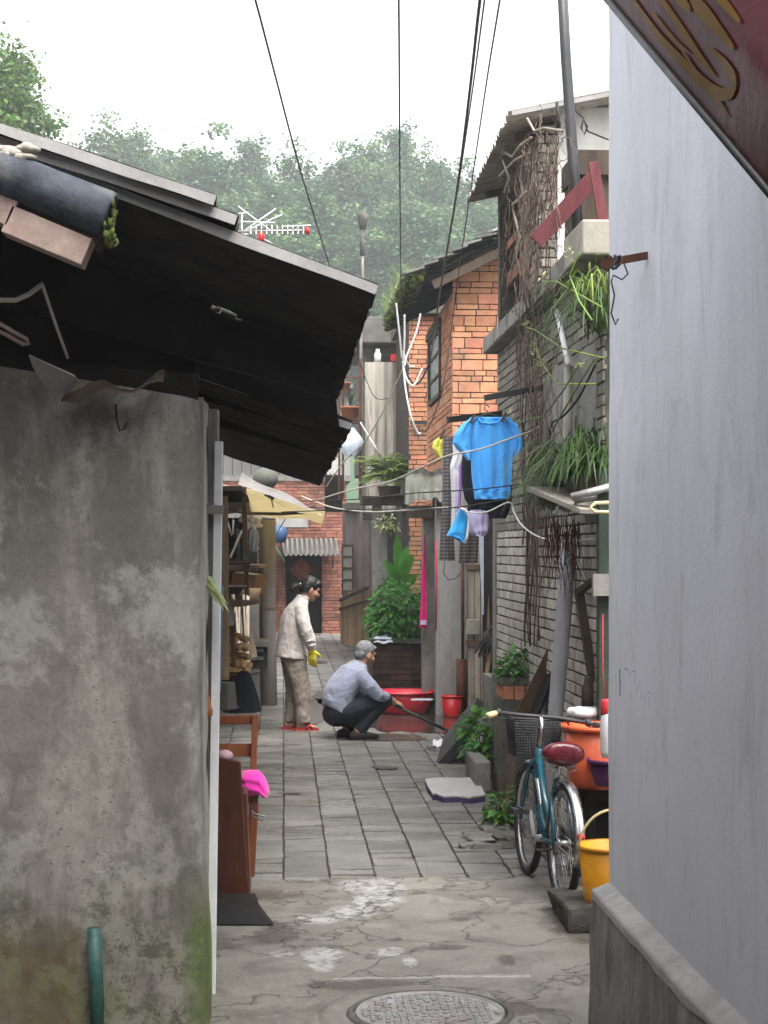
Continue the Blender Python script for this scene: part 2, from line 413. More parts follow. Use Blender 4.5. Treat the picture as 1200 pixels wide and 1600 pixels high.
MAT['sweater'] = mat('sweater', (.24, .26, .34), .12, 5, .95, .8, 11, bdist=.03, stretch=(1, 1, 1.5), sheen=.3, detail=3)
MAT['trousers_navy'] = mat('trousers_navy', (.014, .015, .024), .2, 5, .9, .2, 60)
MAT['glove'] = mat('glove', (.62, .52, .03), .15, 8, .5, .2, 50)
MAT['slipper'] = mat('slipper', (.36, .025, .03), .15, 8, .5, .1, 60)
MAT['sole_tan'] = mat('sole_tan', (.50, .28, .18), .15, 8, .7, .1, 60)
MAT['plaster_house'] = mat('plaster_house', (.62, .61, .58), .15, 2, .9, .15, 40, stretch=(2, 2, .5), spot=(.40, .38, .36), spotscale=2, spotamt=.4, spotstr=(3, 3, .4))
MAT['plaster_grey'] = mat('plaster_grey', (.30, .29, .28), .3, 2, .9, .2, 40, stretch=(2, 2, .6), spot=(.13, .12, .10), spotscale=3, spotstr=(3, 3, .5))
MAT['plank_mauve'] = mat('plank_mauve', (.20, .155, .15), .3, 5, .85, .3, 40, stretch=(4, 4, .4), island=.2)
MAT['metal_awning'] = mat('metal_awning', (.20, .20, .20), .25, 4, .5, .1, 40)

def facade_mat():
    m, nt, p, o = newmat('facade_plaster')
    v = coords(nt, (1, 1, 1), True); vs = coords(nt, (1, 1, .32), True)
    n1 = noise_(nt, v, 1.3, 6, .6, .2); n2 = noise_(nt, v, 34, 7, .7); n3 = noise_(nt, vs, 3.0, 9, .72, .15); n4 = noise_(nt, v, 8, 9, .78, .1); n5 = noise_(nt, v, 2.2, 9, .72, .15); n6 = noise_(nt, v, 17, 9, .82, .1); n7 = noise_(nt, v, 42, 6, .75)
    c = ramp(nt, n1, [(.3, (.118, .110, .092)), (.7, (.20, .188, .165))])
    c = mix(nt, ramp(nt, n3, [(.47, 0), (.60, .7)]), c, (.335, .315, .28))
    c = mix(nt, ramp(nt, n5, [(.50, 0), (.56, .6)]), c, (.35, .338, .315))
    c = mix(nt, ramp(nt, n4, [(.55, 0), (.66, .42)]), c, (.12, .108, .085))
    pos = nt.nodes.new('ShaderNodeNewGeometry'); sx = nt.nodes.new('ShaderNodeSeparateXYZ'); nt.links.new(pos.outputs['Position'], sx.inputs[0])
    z = sx.outputs[2]; x = sx.outputs[0]
    n4c = math_(nt, 'SUBTRACT', n4, .5)
    # black speckled mould, thicker towards the foot of the wall near the corner
    low = math_(nt, 'MULTIPLY', math_(nt, 'SUBTRACT', 1.25, math_(nt, 'ADD', z, math_(nt, 'MULTIPLY', math_(nt, 'SUBTRACT', n5, .5), 1.2)), clamp=True), 1.1, clamp=True)
    mk = math_(nt, 'MULTIPLY', ramp(nt, n6, [(.50, 0), (.57, 1)]), math_(nt, 'MULTIPLY', low, ramp(nt, n5, [(.40, 0), (.56, 1)])))
    c = mix(nt, math_(nt, 'MULTIPLY', mk, .85), c, (.045, .043, .036))
    sp = math_(nt, 'MULTIPLY', ramp(nt, n7, [(.60, 0), (.65, .85)]), ramp(nt, n3, [(.45, 0), (.6, 1)]))
    c = mix(nt, sp, c, (.06, .055, .045))
    # brown green damp patch left of the green pipe
    lx = math_(nt, 'MULTIPLY', math_(nt, 'SUBTRACT', -.70, math_(nt, 'ADD', x, math_(nt, 'MULTIPLY', n4c, .3)), clamp=True), 14, clamp=True)
    lz = math_(nt, 'MULTIPLY', math_(nt, 'SUBTRACT', .46, math_(nt, 'ADD', z, math_(nt, 'MULTIPLY', n4c, .5)), clamp=True), 7, clamp=True)
    c = mix(nt, math_(nt, 'MULTIPLY', math_(nt, 'MULTIPLY', lx, lz), .62), c, ramp(nt, n5, [(.35, (.075, .042, .018)), (.65, (.14, .115, .045))]))
    gl = math_(nt, 'MULTIPLY', math_(nt, 'SUBTRACT', .75, z, clamp=True), 1.6, clamp=True)
    c = mix(nt, math_(nt, 'MULTIPLY', ramp(nt, n5, [(.48, 0), (.60, .6)]), gl), c, (.12, .125, .05))
    # moss on the rounded corner
    gx = math_(nt, 'MULTIPLY', math_(nt, 'ADD', math_(nt, 'ADD', x, .385), math_(nt, 'MULTIPLY', n4c, .14)), 16, clamp=True)
    gz = math_(nt, 'MULTIPLY', math_(nt, 'SUBTRACT', .62, math_(nt, 'ADD', z, math_(nt, 'MULTIPLY', math_(nt, 'SUBTRACT', n1, .5), .8)), clamp=True), 2.6, clamp=True)
    c = mix(nt, math_(nt, 'MULTIPLY', math_(nt, 'MULTIPLY', gx, gz), .7), c, ramp(nt, n2, [(.3, (.055, .075, .018)), (.7, (.14, .185, .045))]))
    c = mix(nt, 1.0, c, ramp(nt, n2, [(.3, .78), (.7, 1.06)]), 'MULTIPLY')
    nt.links.new(c, p.inputs['Base Color']); p.inputs['Roughness'].default_value = .9; p.inputs['Specular IOR Level'].default_value = .2
    h = math_(nt, 'ADD', math_(nt, 'ADD', n2, math_(nt, 'MULTIPLY', n4, .9)), math_(nt, 'MULTIPLY', mk, -.9)); setbump(nt, p, h, .5, .008)
    return m
MAT['facade'] = facade_mat()
def mossy_mat():
    m, nt, p, o = newmat('mossy_plaster')
    v = coords(nt, (1, 1, 1), True)
    n1 = noise_(nt, v, 5, 7, .7, .4); n2 = noise_(nt, v, 45, 6, .7)
    pos = nt.nodes.new('ShaderNodeNewGeometry'); sx = nt.nodes.new('ShaderNodeSeparateXYZ'); nt.links.new(pos.outputs['Position'], sx.inputs[0])
    z = math_(nt, 'ADD', sx.outputs[2], math_(nt, 'MULTIPLY', math_(nt, 'SUBTRACT', n1, .5), .9))
    c = ramp(nt, n1, [(.3, (.20, .19, .16)), (.7, (.36, .34, .30))])
    c = mix(nt, math_(nt, 'MULTIPLY', math_(nt, 'SUBTRACT', .75, z, clamp=True), 2.6, clamp=True), c, ramp(nt, n2, [(.3, (.055, .085, .015)), (.7, (.16, .22, .04))]))
    nt.links.new(c, p.inputs['Base Color']); p.inputs['Roughness'].default_value = .95
    setbump(nt, p, math_(nt, 'ADD', n1, n2), .5, .008)
    return m
MAT['mossy'] = mossy_mat()
def whitewall_mat():
    m, nt, p, o = newmat('whitewash')
    v = coords(nt, (1, 1, 1), True); vs = coords(nt, (1, 1, .30), True)
    n1 = noise_(nt, v, 1.1, 5, .6, .5); n2 = noise_(nt, vs, 2.3, 8, .68, .9); n3 = noise_(nt, v, 55, 6, .7); n4 = noise_(nt, vs, 6.5, 9, .75, 1.2); n5 = noise_(nt, v, 9, 6, .7, .6)
    c = ramp(nt, n1, [(.3, (.60, .605, .67)), (.7, (.71, .715, .78))])
    c = mix(nt, ramp(nt, n2, [(.46, 0), (.70, .50)]), c, (.50, .50, .535))
    c = mix(nt, ramp(nt, n4, [(.53, 0), (.66, .5)]), c, (.42, .415, .42))
    c = mix(nt, ramp(nt, n5, [(.60, 0), (.68, .25)]), c, (.72, .72, .76))
    pos = nt.nodes.new('ShaderNodeNewGeometry'); sx = nt.nodes.new('ShaderNodeSeparateXYZ'); nt.links.new(pos.outputs['Position'], sx.inputs[0])
    low = math_(nt, 'MULTIPLY', math_(nt, 'SUBTRACT', 1.15, math_(nt, 'ADD', sx.outputs[2], math_(nt, 'MULTIPLY', n2, .5)), clamp=True), 1.6, clamp=True)
    c = mix(nt, math_(nt, 'MULTIPLY', low, math_(nt, 'MULTIPLY_ADD', n4, .9, .05)), c, (.48, .485, .51))
    c = mix(nt, 1.0, c, ramp(nt, n3, [(.3, .95), (.7, 1.02)]), 'MULTIPLY')
    nt.links.new(c, p.inputs['Base Color']); p.inputs['Roughness'].default_value = .85; p.inputs['Specular IOR Level'].default_value = .25
    setbump(nt, p, math_(nt, 'ADD', n3, math_(nt, 'MULTIPLY', n5, 1.2)), .22, .006)
    return m
MAT['whitewash'] = whitewall_mat()
MAT['plinth'] = mat('plinth', (.25, .24, .22), .4, 3, .85, .4, 40, stretch=(1.5, 1.5, .6), spot=(.07, .065, .05), spotscale=3.5, spotamt=.75)
def paver_mat():
    m, nt, p, o = newmat('pavers')
    v = coords(nt, (1, 1, 1), True)
    n1 = noise_(nt, v, 2.2, 6, .65, .3); n2 = noise_(nt, v, 35, 6, .7); n3 = noise_(nt, coords(nt, (1, 3, 1), True), 1.2, 6, .65, .6)
    g = nt.nodes.new('ShaderNodeNewGeometry')
    c = ramp(nt, n1, [(.3, (.118, .112, .102)), (.7, (.215, .205, .19))])
    c = mix(nt, 1.0, c, ramp(nt, g.outputs['Random Per Island'], [(0, .72), (1, 1.18)]), 'MULTIPLY')
    c = mix(nt, 1.0, c, ramp(nt, n2, [(.3, .7), (.7, 1.08)]), 'MULTIPLY')
    c = mix(nt, ramp(nt, n3, [(.52, 0), (.66, .45)]), c, (.075, .07, .06))
    nt.links.new(c, p.inputs['Base Color'])
    nt.links.new(ramp(nt, n3, [(.45, .62), (.62, .24)]), p.inputs['Roughness']); p.inputs['Specular IOR Level'].default_value = .5
    setbump(nt, p, math_(nt, 'ADD', n2, n1), .4, .006)
    return m
MAT['pavers'] = paver_mat()
def apron_mat():
    m, nt, p, o = newmat('apron_concrete')
    v = coords(nt, (1, 1, 1), True)
    n1 = noise_(nt, v, 1.3, 7, .65, .5); n2 = noise_(nt, v, 38, 7, .72); n3 = noise_(nt, v, 2.4, 8, .7, .8); n4 = noise_(nt, coords(nt, (1, .6, 1), True), 5.5, 9, .78, .6); n6 = noise_(nt, v, 14, 8, .75, .8)
    pos = nt.nodes.new('ShaderNodeNewGeometry'); sx = nt.nodes.new('ShaderNodeSeparateXYZ'); nt.links.new(pos.outputs['Position'], sx.inputs[0]); X = sx.outputs[0]; Y = sx.outputs[1]
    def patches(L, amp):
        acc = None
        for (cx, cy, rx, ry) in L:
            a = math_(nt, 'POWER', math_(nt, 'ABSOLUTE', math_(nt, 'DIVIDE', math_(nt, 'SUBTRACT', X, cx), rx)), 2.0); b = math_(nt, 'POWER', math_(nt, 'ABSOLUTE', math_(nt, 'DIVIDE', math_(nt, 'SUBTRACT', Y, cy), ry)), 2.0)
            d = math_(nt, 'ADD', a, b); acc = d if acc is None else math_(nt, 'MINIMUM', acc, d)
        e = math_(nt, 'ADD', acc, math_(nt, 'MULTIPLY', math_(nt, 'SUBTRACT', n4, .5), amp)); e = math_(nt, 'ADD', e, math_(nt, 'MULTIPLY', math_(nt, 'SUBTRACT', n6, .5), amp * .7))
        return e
    pale = ramp(nt, patches([(0.483, 8.851, 0.198, 0.252), (0.482, 8.527, 0.164, 0.187), (0.34, 8.263, 0.175, 0.19), (0.171, 8.101, 0.118, 0.126), (0.162, 7.409, 0.114, 0.188), (0.172, 7.225, 0.083, 0.134), (0.006, 7.442, 0.063, 0.083), (0.485, 7.46, 0.086, 0.095), (0.55, 7.258, 0.039, 0.102)], 4.2), [(.55, 1), (1.0, 0)])  # pale patches paint the bright glare of wet concrete into the colour
    dark = ramp(nt, patches([(0.856, 8.074, 0.069, 0.056), (0.716, 7.519, 0.145, 0.061), (0.565, 7.444, 0.075, 0.059), (-0.077, 8.687, 0.2, 0.161), (-0.039, 7.817, 0.12, 0.287), (0.974, 7.267, 0.045, 0.102), (0.891, 6.458, 0.15, 0.144), (0.309, 6.876, 0.318, 0.081), (1.416, 7.998, 0.186, 0.554)], 3.5), [(.4, .8), (1.3, 0)])
    c = ramp(nt, n1, [(.28, (.135, .124, .104)), (.72, (.255, .236, .204))])
    c = mix(nt, ramp(nt, n3, [(.50, 0), (.62, .55)]), c, (.095, .084, .07))
    c = mix(nt, ramp(nt, n4, [(.56, 0), (.68, .45)]), c, (.33, .315, .285))
    c = mix(nt, dark, c, (.075, .06, .05))
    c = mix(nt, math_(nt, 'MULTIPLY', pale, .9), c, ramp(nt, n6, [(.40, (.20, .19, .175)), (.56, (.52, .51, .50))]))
    # thin mortar line across
    ln_ = math_(nt, 'ABSOLUTE', math_(nt, 'SUBTRACT', math_(nt, 'ADD', Y, math_(nt, 'MULTIPLY', math_(nt, 'SUBTRACT', n4, .5), .10)), 6.985))
    inx = math_(nt, 'MULTIPLY', math_(nt, 'GREATER_THAN', X, 0.206), math_(nt, 'LESS_THAN', X, 1.042))
    lm = math_(nt, 'MULTIPLY', math_(nt, 'MULTIPLY', ramp(nt, ln_, [(.008, 1), (.022, 0)]), inx), ramp(nt, n6, [(.36, 0), (.5, .8)]))
    c = mix(nt, lm, c, (.42, .41, .39))
    vo = nt.nodes.new('ShaderNodeTexVoronoi'); vo.feature = 'DISTANCE_TO_EDGE'; vo.inputs['Scale'].default_value = 1.1
    wv = nt.nodes.new('ShaderNodeVectorMath'); wv.operation = 'MULTIPLY_ADD'
    nz = nt.nodes.new('ShaderNodeTexNoise'); nz.inputs['Scale'].default_value = 4; nz.inputs['Detail'].default_value = 6; nt.links.new(v, nz.inputs['Vector'])
    nt.links.new(nz.outputs['Color'], wv.inputs[0]); wv.inputs[1].default_value = (.7, .7, .7); nt.links.new(v, wv.inputs[2]); nt.links.new(wv.outputs[0], vo.inputs['Vector'])
    crack = ramp(nt, vo.outputs['Distance'], [(.0, 1), (.016, 0)])
    nearp = ramp(nt, patches([(0.483, 8.851, 0.198, 0.252), (0.482, 8.527, 0.164, 0.187), (0.34, 8.263, 0.175, 0.19), (0.171, 8.101, 0.118, 0.126), (0.162, 7.409, 0.114, 0.188)], 1.5), [(1.0, 1), (3.2, .0)])
    crack = math_(nt, 'MULTIPLY', crack, nearp)
    c = mix(nt, math_(nt, 'MULTIPLY', crack, .7), c, (.03, .026, .02))
    c = mix(nt, 1.0, c, ramp(nt, n2, [(.3, .76), (.7, 1.06)]), 'MULTIPLY')
    nt.links.new(c, p.inputs['Base Color'])
    r_ = ramp(nt, n3, [(.45, .68), (.62, .34)])
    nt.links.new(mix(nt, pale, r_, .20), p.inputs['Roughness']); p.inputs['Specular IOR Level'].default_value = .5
    hgt = math_(nt, 'ADD', math_(nt, 'ADD', n2, math_(nt, 'MULTIPLY', n4, .9)), math_(nt, 'MULTIPLY', pale, .5))
    setbump(nt, p, math_(nt, 'SUBTRACT', hgt, math_(nt, 'MULTIPLY', crack, 1.2)), .6, .009)
    return m
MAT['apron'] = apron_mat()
MAT['ledge_pale'] = mat('ledge_pale', (.37, .36, .345), .3, 3, .85, .35, 40, spot=(.22, .21, .19), spotscale=4)
MAT['peeled'] = mat('peeled', (.25, .235, .21), .4, 9, .22, .5, 30, spot=(.13, .115, .095), spotscale=7, spotamt=.8, spec=.6)
MAT['ground'] = mat('ground', (.11, .10, .085), .4, 2, .95, .3, 20)
MAT['iron_cover'] = mat('iron_cover', (.30, .295, .29), .35, 6, .38, .3, 40, spec=.5, spot=(.10, .055, .04), spotscale=5, spotamt=.6)
def water_mat():
    m, nt, p, o = newmat('water_film')
    v = coords(nt, (1, 1, 1), True); n = noise_(nt, v, 7, 4, .5); n2 = noise_(nt, v, 60, 3, .5)
    nt.links.new(ramp(nt, n, [(.3, (.035, .032, .028)), (.7, (.07, .062, .053))]), p.inputs['Base Color'])
    p.inputs['Roughness'].default_value = .03; p.inputs['Specular IOR Level'].default_value = .9
    setbump(nt, p, math_(nt, 'ADD', n, math_(nt, 'MULTIPLY', n2, .12)), .10, .004)
    return m
MAT['water'] = water_mat()
def wet_mat():
    m, nt, p, o = newmat('wet_film')
    v = coords(nt, (1, 1, 1), True); n = noise_(nt, coords(nt, (2.2, 26, 1), True), 1.0, 5, .6, .3); n2 = noise_(nt, v, 40, 5, .6)
    nt.links.new(ramp(nt, n, [(.3, (.06, .056, .05)), (.7, (.13, .122, .11))]), p.inputs['Base Color'])
    p.inputs['Roughness'].default_value = .16; p.inputs['Specular IOR Level'].default_value = .6
    setbump(nt, p, math_(nt, 'ADD', n, math_(nt, 'MULTIPLY', n2, .25)), .55, .012)
    return m
MAT['wet'] = wet_mat()
def check_mat():
    m, nt, p, o = newmat('checked_cloth')
    v = coords(nt, (1, 1, 1), True)
    sx = nt.nodes.new('ShaderNodeSeparateXYZ'); nt.links.new(v, sx.inputs[0])
    a = math_(nt, 'FRACT', math_(nt, 'MULTIPLY', sx.outputs[2], 38)); b = math_(nt, 'FRACT', math_(nt, 'MULTIPLY', sx.outputs[0], 38))
    k = math_(nt, 'MULTIPLY', math_(nt, 'GREATER_THAN', a, .45), math_(nt, 'MULTIPLY_ADD', math_(nt, 'GREATER_THAN', b, .45), .6, .4))
    c = mix(nt, k, (.055, .05, .05), (.17, .16, .16)); nt.links.new(c, p.inputs['Base Color']); p.inputs['Roughness'].default_value = .95
    return m
MAT['check'] = check_mat()
MAT['banner_red'] = mat('banner_red', (.11, .012, .018), .35, 2, .33, .12, 14, bdist=.02, stretch=(1, 1, .5), spec=.22, transl=.45)
MAT['banner_gold'] = mat('banner_gold', (.24, .12, .008), .25, 3, .5, .1, 20, transl=.45, spec=.2)
def stripe_mat():
    m, nt, p, o = newmat('striped_awning')
    v = coords(nt); sx = nt.nodes.new('ShaderNodeSeparateXYZ'); nt.links.new(v, sx.inputs[0])
    f = math_(nt, 'FRACT', math_(nt, 'MULTIPLY', sx.outputs[0], 1 / .105)); n = noise_(nt, v, 3, 6, .7)
    c = mix(nt, math_(nt, 'GREATER_THAN', f, .5), (.13, .125, .11), (.035, .036, .036)); c = mix(nt, ramp(nt, n, [(.45, 0), (.6, .7)]), c, (.06, .05, .04))
    nt.links.new(c, p.inputs['Base Color']); p.inputs['Roughness'].default_value = .6
    return m
MAT['striped_awning'] = stripe_mat()
MAT['poster_red'] = mat('poster_red', (.20, .03, .018), .25, 6, .7, .1, 40)
MAT['poster_gold'] = mat('poster_gold', (.25, .13, .03), .25, 6, .6, .1, 40)
MAT['ink_blue'] = mat('ink_blue', (.16, .16, .36), .3, 60, .9, 0, 60)
# =================================================================== SETTING
def smoothnoise(p, s=1.0): return noise.noise(Vector(p) * s)

# ground sheet to the horizon
g = MB(); g.sheet(lambda u, v: V(-400 + 800 * u, -200 + 800 * v, -.03), 4, 4); setting('ground', g, MAT['ground'])

# pavers: every slab of the alley in one walked-on surface
TW = .254
pv = MB()
YP0, YP1 = 9.05, 37
for k in range(-5, 13):
    y = YP0 + rnd(-.02, .05) + (.05 if k > 4 else 0)
    while y < YP1:
        L = random.choice([.11, .13, .15, .17, .19, .24, .27])
        x0 = k * TW; x1 = x0 + TW
        gp = .005
        t = rnd(-.002, .003); tx = rnd(-.003, .003); ty = rnd(-.003, .003)
        if random.random() < .02: t -= .006
        jx = rnd(-.002, .002)
        q4 = lambda: rnd(-.003, .003)
        p = [(x0 + gp + jx + q4(), y + gp * 1.3 + q4()), (x1 - gp + jx + q4(), y + gp * 1.3 + q4()), (x1 - gp + jx + q4(), y + L - gp * 1.3 + q4()), (x0 + gp + jx + q4(), y + L - gp * 1.3 + q4())]
        zs = [t - tx - ty, t + tx - ty, t + tx + ty, t - tx + ty]
        bot = [V(a, b, -.05) for a, b in p]
        topv = [V(p[i][0], p[i][1], zs[i]) for i in range(4)]
        pv.hexa(bot + topv)
        y += L
pav = setting('paving', pv, MAT['pavers'], bevel=.004)
# dirt that fills the joints
jt = MB(); jt.sheet(lambda u, v: V(-1.4 + 4.8 * u, 9 + 28.5 * v, -.011 + .003 * smoothnoise((u * 30, v * 160, 0))), 24, 120); setting('joint_dirt', jt, MAT['soil'])

# poured concrete apron in front, a little uneven
ap = MB()
def apron(u, v):
    x = -1.6 + 3.6 * u; y = -6 + v * 15.12
    edge = .05 * smoothnoise((x * 2.2, 3.3, 0)) + .02 * smoothnoise((x * 9, 1.3, 0)) if v > .999 else 0
    return V(x, y + edge, .002 + .010 * smoothnoise((x * 1.2, y * .9, 5)) + .003 * smoothnoise((x * 5, y * 5, 2)))
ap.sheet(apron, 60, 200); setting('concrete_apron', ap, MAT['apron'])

def blob(cx, cy, rx, ry, n=40, seed=0, rough=.35):
    out = []
    for i in range(n):
        t = 2 * math.pi * i / n
        k = 1 + rough * smoothnoise((math.cos(t) * 1.6 + seed, math.sin(t) * 1.6, seed * 1.7)) + rough * .5 * smoothnoise((math.cos(t) * 5 + seed, math.sin(t) * 5, seed))
        out.append((cx + rx * k * math.cos(t), cy + ry * k * math.sin(t)))
    return out
def flat_blob(mb, c, rx, ry, z, th=.0, seed=0, rough=.35, n=48, bev=0):
    pts = blob(c.x, c.y, rx, ry, n, seed, rough)
    if th: mb.prism(pts, (0, 0, z), (1, 0, 0), (0, 1, 0), (0, 0, 1), th)
    else: mb.add([V(x, y, z) for x, y in pts], [tuple(range(n))])
# water lying on the paving and the apron
wt = MB()
def puddle(px, py, rx, ry, sd, z=.0065, rough=.45):
    flat_blob(wt, G(px, py), rx, ry, z, 0, sd, rough, 60)
puddle(640, 1122, .72, 1.55, 11, .007, .25)      # in front of the red basin
setting('puddles', wt, MAT['water'])
wt = MB()
puddle(500, 1112, .24, 1.35, 12); puddle(505, 1090, .12, .9, 13); puddle(555, 1146, .16, .4, 14); puddle(610, 1152, .35, .28, 15)
puddle(455, 1240, .10, .05, 19); puddle(470, 1045, .1, .5, 20); puddle(690, 1170, .14, .2, 21); puddle(600, 1200, .10, .10, 22); puddle(492, 1035, .2, .35, 23)
setting('wet_patches', wt, MAT['wet'])

# manhole cover
mc = G(672, 1588); mh = thing('manhole_cover', 'round cast iron manhole cover with raised block pattern in the concrete', 'manhole cover', (mc.x, mc.y, 0))
fr = MB(); fr.lathe([(.298, .0), (.298, .020), (.312, .021), (.322, .014), (.326, .002)], mc, n=64); part('rim', fr, MAT['concrete_dark'], mh)
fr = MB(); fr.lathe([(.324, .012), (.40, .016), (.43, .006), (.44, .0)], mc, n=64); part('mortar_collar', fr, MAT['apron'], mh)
cv = MB(); cv.lathe([(0, .017), (.27, .017), (.275, .022), (.288, .022), (.292, .005)], mc, n=64)
for i in range(-9, 10):
    for j in range(-11, 12):
        x = i * .028 + rnd(-.002, .002); y = j * .0225
        if x * x + y * y > .256 ** 2: continue
        if random.random() < .12: continue
        cv.box(mc + V(x, y, .019), (.019 + rnd(-.005, .006), .0145 + rnd(-.004, .003), .009), Matrix.Rotation(random.choice([0, 0, .4, -.4]), 3, 'Z'))
part('cover', cv, MAT['iron_cover'], mh, bevel=.0015)

# ------------------------------------------------------------------ brickwork
def bricks(mb, O, U, N, w, h, pattern=((.053, .23),), gap=.011, holes=(), prot=.010, jit=.004, m=0, half=True):
    O = Vector(O); U = Vector(U).normalized(); N = Vector(N).normalized(); Z = V(0, 0, 1)
    v = 0; row = 0
    while v < h - .02:
        ch, L = pattern[row % len(pattern)]
        ch = min(ch, h - v)
        u = -rnd(0, L) if half else 0
        while u < w:
            l = L * rnd(.93, 1.05)
            if random.random() < .12: l = L * .5
            a, b = max(0, u), min(w, u + l)
            u += l + gap
            if b - a < .02: continue
            segs = [(a, b)]
            for (h0, v0, h1, v1) in holes:
                if v + ch > v0 and v < v1:
                    ns = []
                    for (s0, s1) in segs:
                        if s1 <= h0 or s0 >= h1: ns.append((s0, s1)); continue
                        if s0 < h0 - .02: ns.append((s0, h0))
                        if s1 > h1 + .02: ns.append((h1, s1))
                    segs = ns
            for (s0, s1) in segs:
                pr = prot + rnd(-jit, jit)
                j = lambda: rnd(-.0025, .0025)
                f0 = [O + U * (s0 + j()) + Z * (v + j()), O + U * (s1 + j()) + Z * (v + j()), O + U * (s1 + j()) + Z * (v + ch + j()), O + U * (s0 + j()) + Z * (v + ch + j())]
                bk = [p - N * .012 for p in f0]; ft = [p + N * (pr + rnd(-.001, .001)) for p in f0]
                mb.add(bk + ft, [(4, 5, 6, 7), (0, 1, 5, 4), (1, 2, 6, 5), (2, 3, 7, 6), (3, 0, 4, 7)], m)
        v += ch + gap; row += 1

def corr_sheet(mb, P0, P1, run, up, pitch, amp, th, m=0, nper=8, nu=6, sag=0, ragged=0, skip=None, u0=0, seed=0):
    """corrugated sheet: ridges run P0->P1, waves along `run` vector"""
    P0 = Vector(P0); P1 = Vector(P1); run = Vector(run); up = Vector(up).normalized(); L = run.length
    nv = max(4, int(L / pitch * nper))
    def fn(u, v):
        s = v * L
        e = (P1 - P0).normalized()
        rg = ragged * (smoothnoise((s * 7.0, seed, 0)) + .6 * smoothnoise((s * 23, seed, 4))) if u > .999 else 0
        return P0 + (P1 - P0) * u + run * v + up * (amp * math.cos(2 * math.pi * s / pitch) - sag * math.sin(math.pi * u) + .012 * smoothnoise((u * 3 + seed, s * 1.3, seed))) + e * rg
    mb.sheet(fn, nu, nv, up * th, m, True, skip)

# =================================================================== LEFT HOUSE
YF = 6.25
XL = WY(316, 1200, YF).x
lh = thing('plaster_house', 'old grey plaster house with mouldy wall under a dark corrugated overhanging roof', 'house', (XL - .8, YF + .3, 0))
fw = MB()
path = [(-4.2, YF), (-2.6, YF), (-1.6, YF)] + [(-1.55 + i * .09, YF + .006 * smoothnoise((i * .7, 0, 0))) for i in range(13)]
rc = .10
xc = XL - rc
path = [p for p in path if p[0] < xc - .02] + [(xc + rc * math.sin(a), YF + rc - rc * math.cos(a)) for a in [i * math.pi / 2 / 8 for i in range(9)]] + [(XL + .004, YF + .2)]
def facade(u, v):
    t = u * (len(path) - 1); i = min(int(t), len(path) - 2); f = t - i
    x = path[i][0] * (1 - f) + path[i + 1][0] * f; y = path[i][1] * (1 - f) + path[i + 1][1] * f
    zt = 2.365 + .16 * max(0, XL - x); z = -.03 + v * (zt + .03)
    y += .008 * smoothnoise((x * 3, z * 3, 1)) + .004 * smoothnoise((x * 11, z * 11, 2)); wgt = max(0, min(1, (x - xc) / rc)) ** 2
    x += wgt * (.006 * smoothnoise((z * 2.5, 0, 8)) - .012 + .035 * (1 - min(1, max(0, z) / 1.0)))
    return V(x, y, z)
fw.sheet(facade, (len(path) - 1) * 3, 70)
part('wall', fw, MAT['facade'], lh)
# alley-side return wall with moss at the foot, then deeper in the recess behind the post
sw = MB()
sw.sheet(lambda u, v: V(XL - .004 + .010 * smoothnoise((u * 2, v * 9, 3)) + .022 * (1 - min(1, v * 3)), YF + .19 + u * .48, -.03 + v * 2.42), 10, 50, V(-.15, 0, 0))
part('side_wall', sw, MAT['mossy'], lh)
aw = MB()
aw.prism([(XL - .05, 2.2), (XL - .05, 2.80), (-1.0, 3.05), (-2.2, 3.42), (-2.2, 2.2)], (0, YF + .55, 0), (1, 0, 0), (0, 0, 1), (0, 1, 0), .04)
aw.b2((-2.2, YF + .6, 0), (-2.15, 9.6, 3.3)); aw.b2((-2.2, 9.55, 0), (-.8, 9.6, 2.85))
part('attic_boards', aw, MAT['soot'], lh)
for (y, z) in ((6.6, 2.47), (8.2, 2.44), (9.6, 2.42)):
    pl = MB(); pl.bar((XL - .9, y, z + .36), (XL + .5, y, z - .02), .07, .09); part('rafter', pl, MAT['soot'], lh)
pl = MB(); pl.bar((-4, YF + .1, 2.62), (XL - .02, YF + .1, 2.42), .1, .1); part('wall_plate', pl, MAT['soot'], lh)
DV = 5.75
def verge(px0, py0, px1, py1, d): return WY(px0, py0, d), WY(px1, py1, d)
RLEN = 3.95
sheets = [((-400, 70.7), (335, 318), 5.66, .95), ((-400, 93), (368, 348), 5.70, 1.0), ((-400, 89), (587, 457), 5.75, 3.98)]
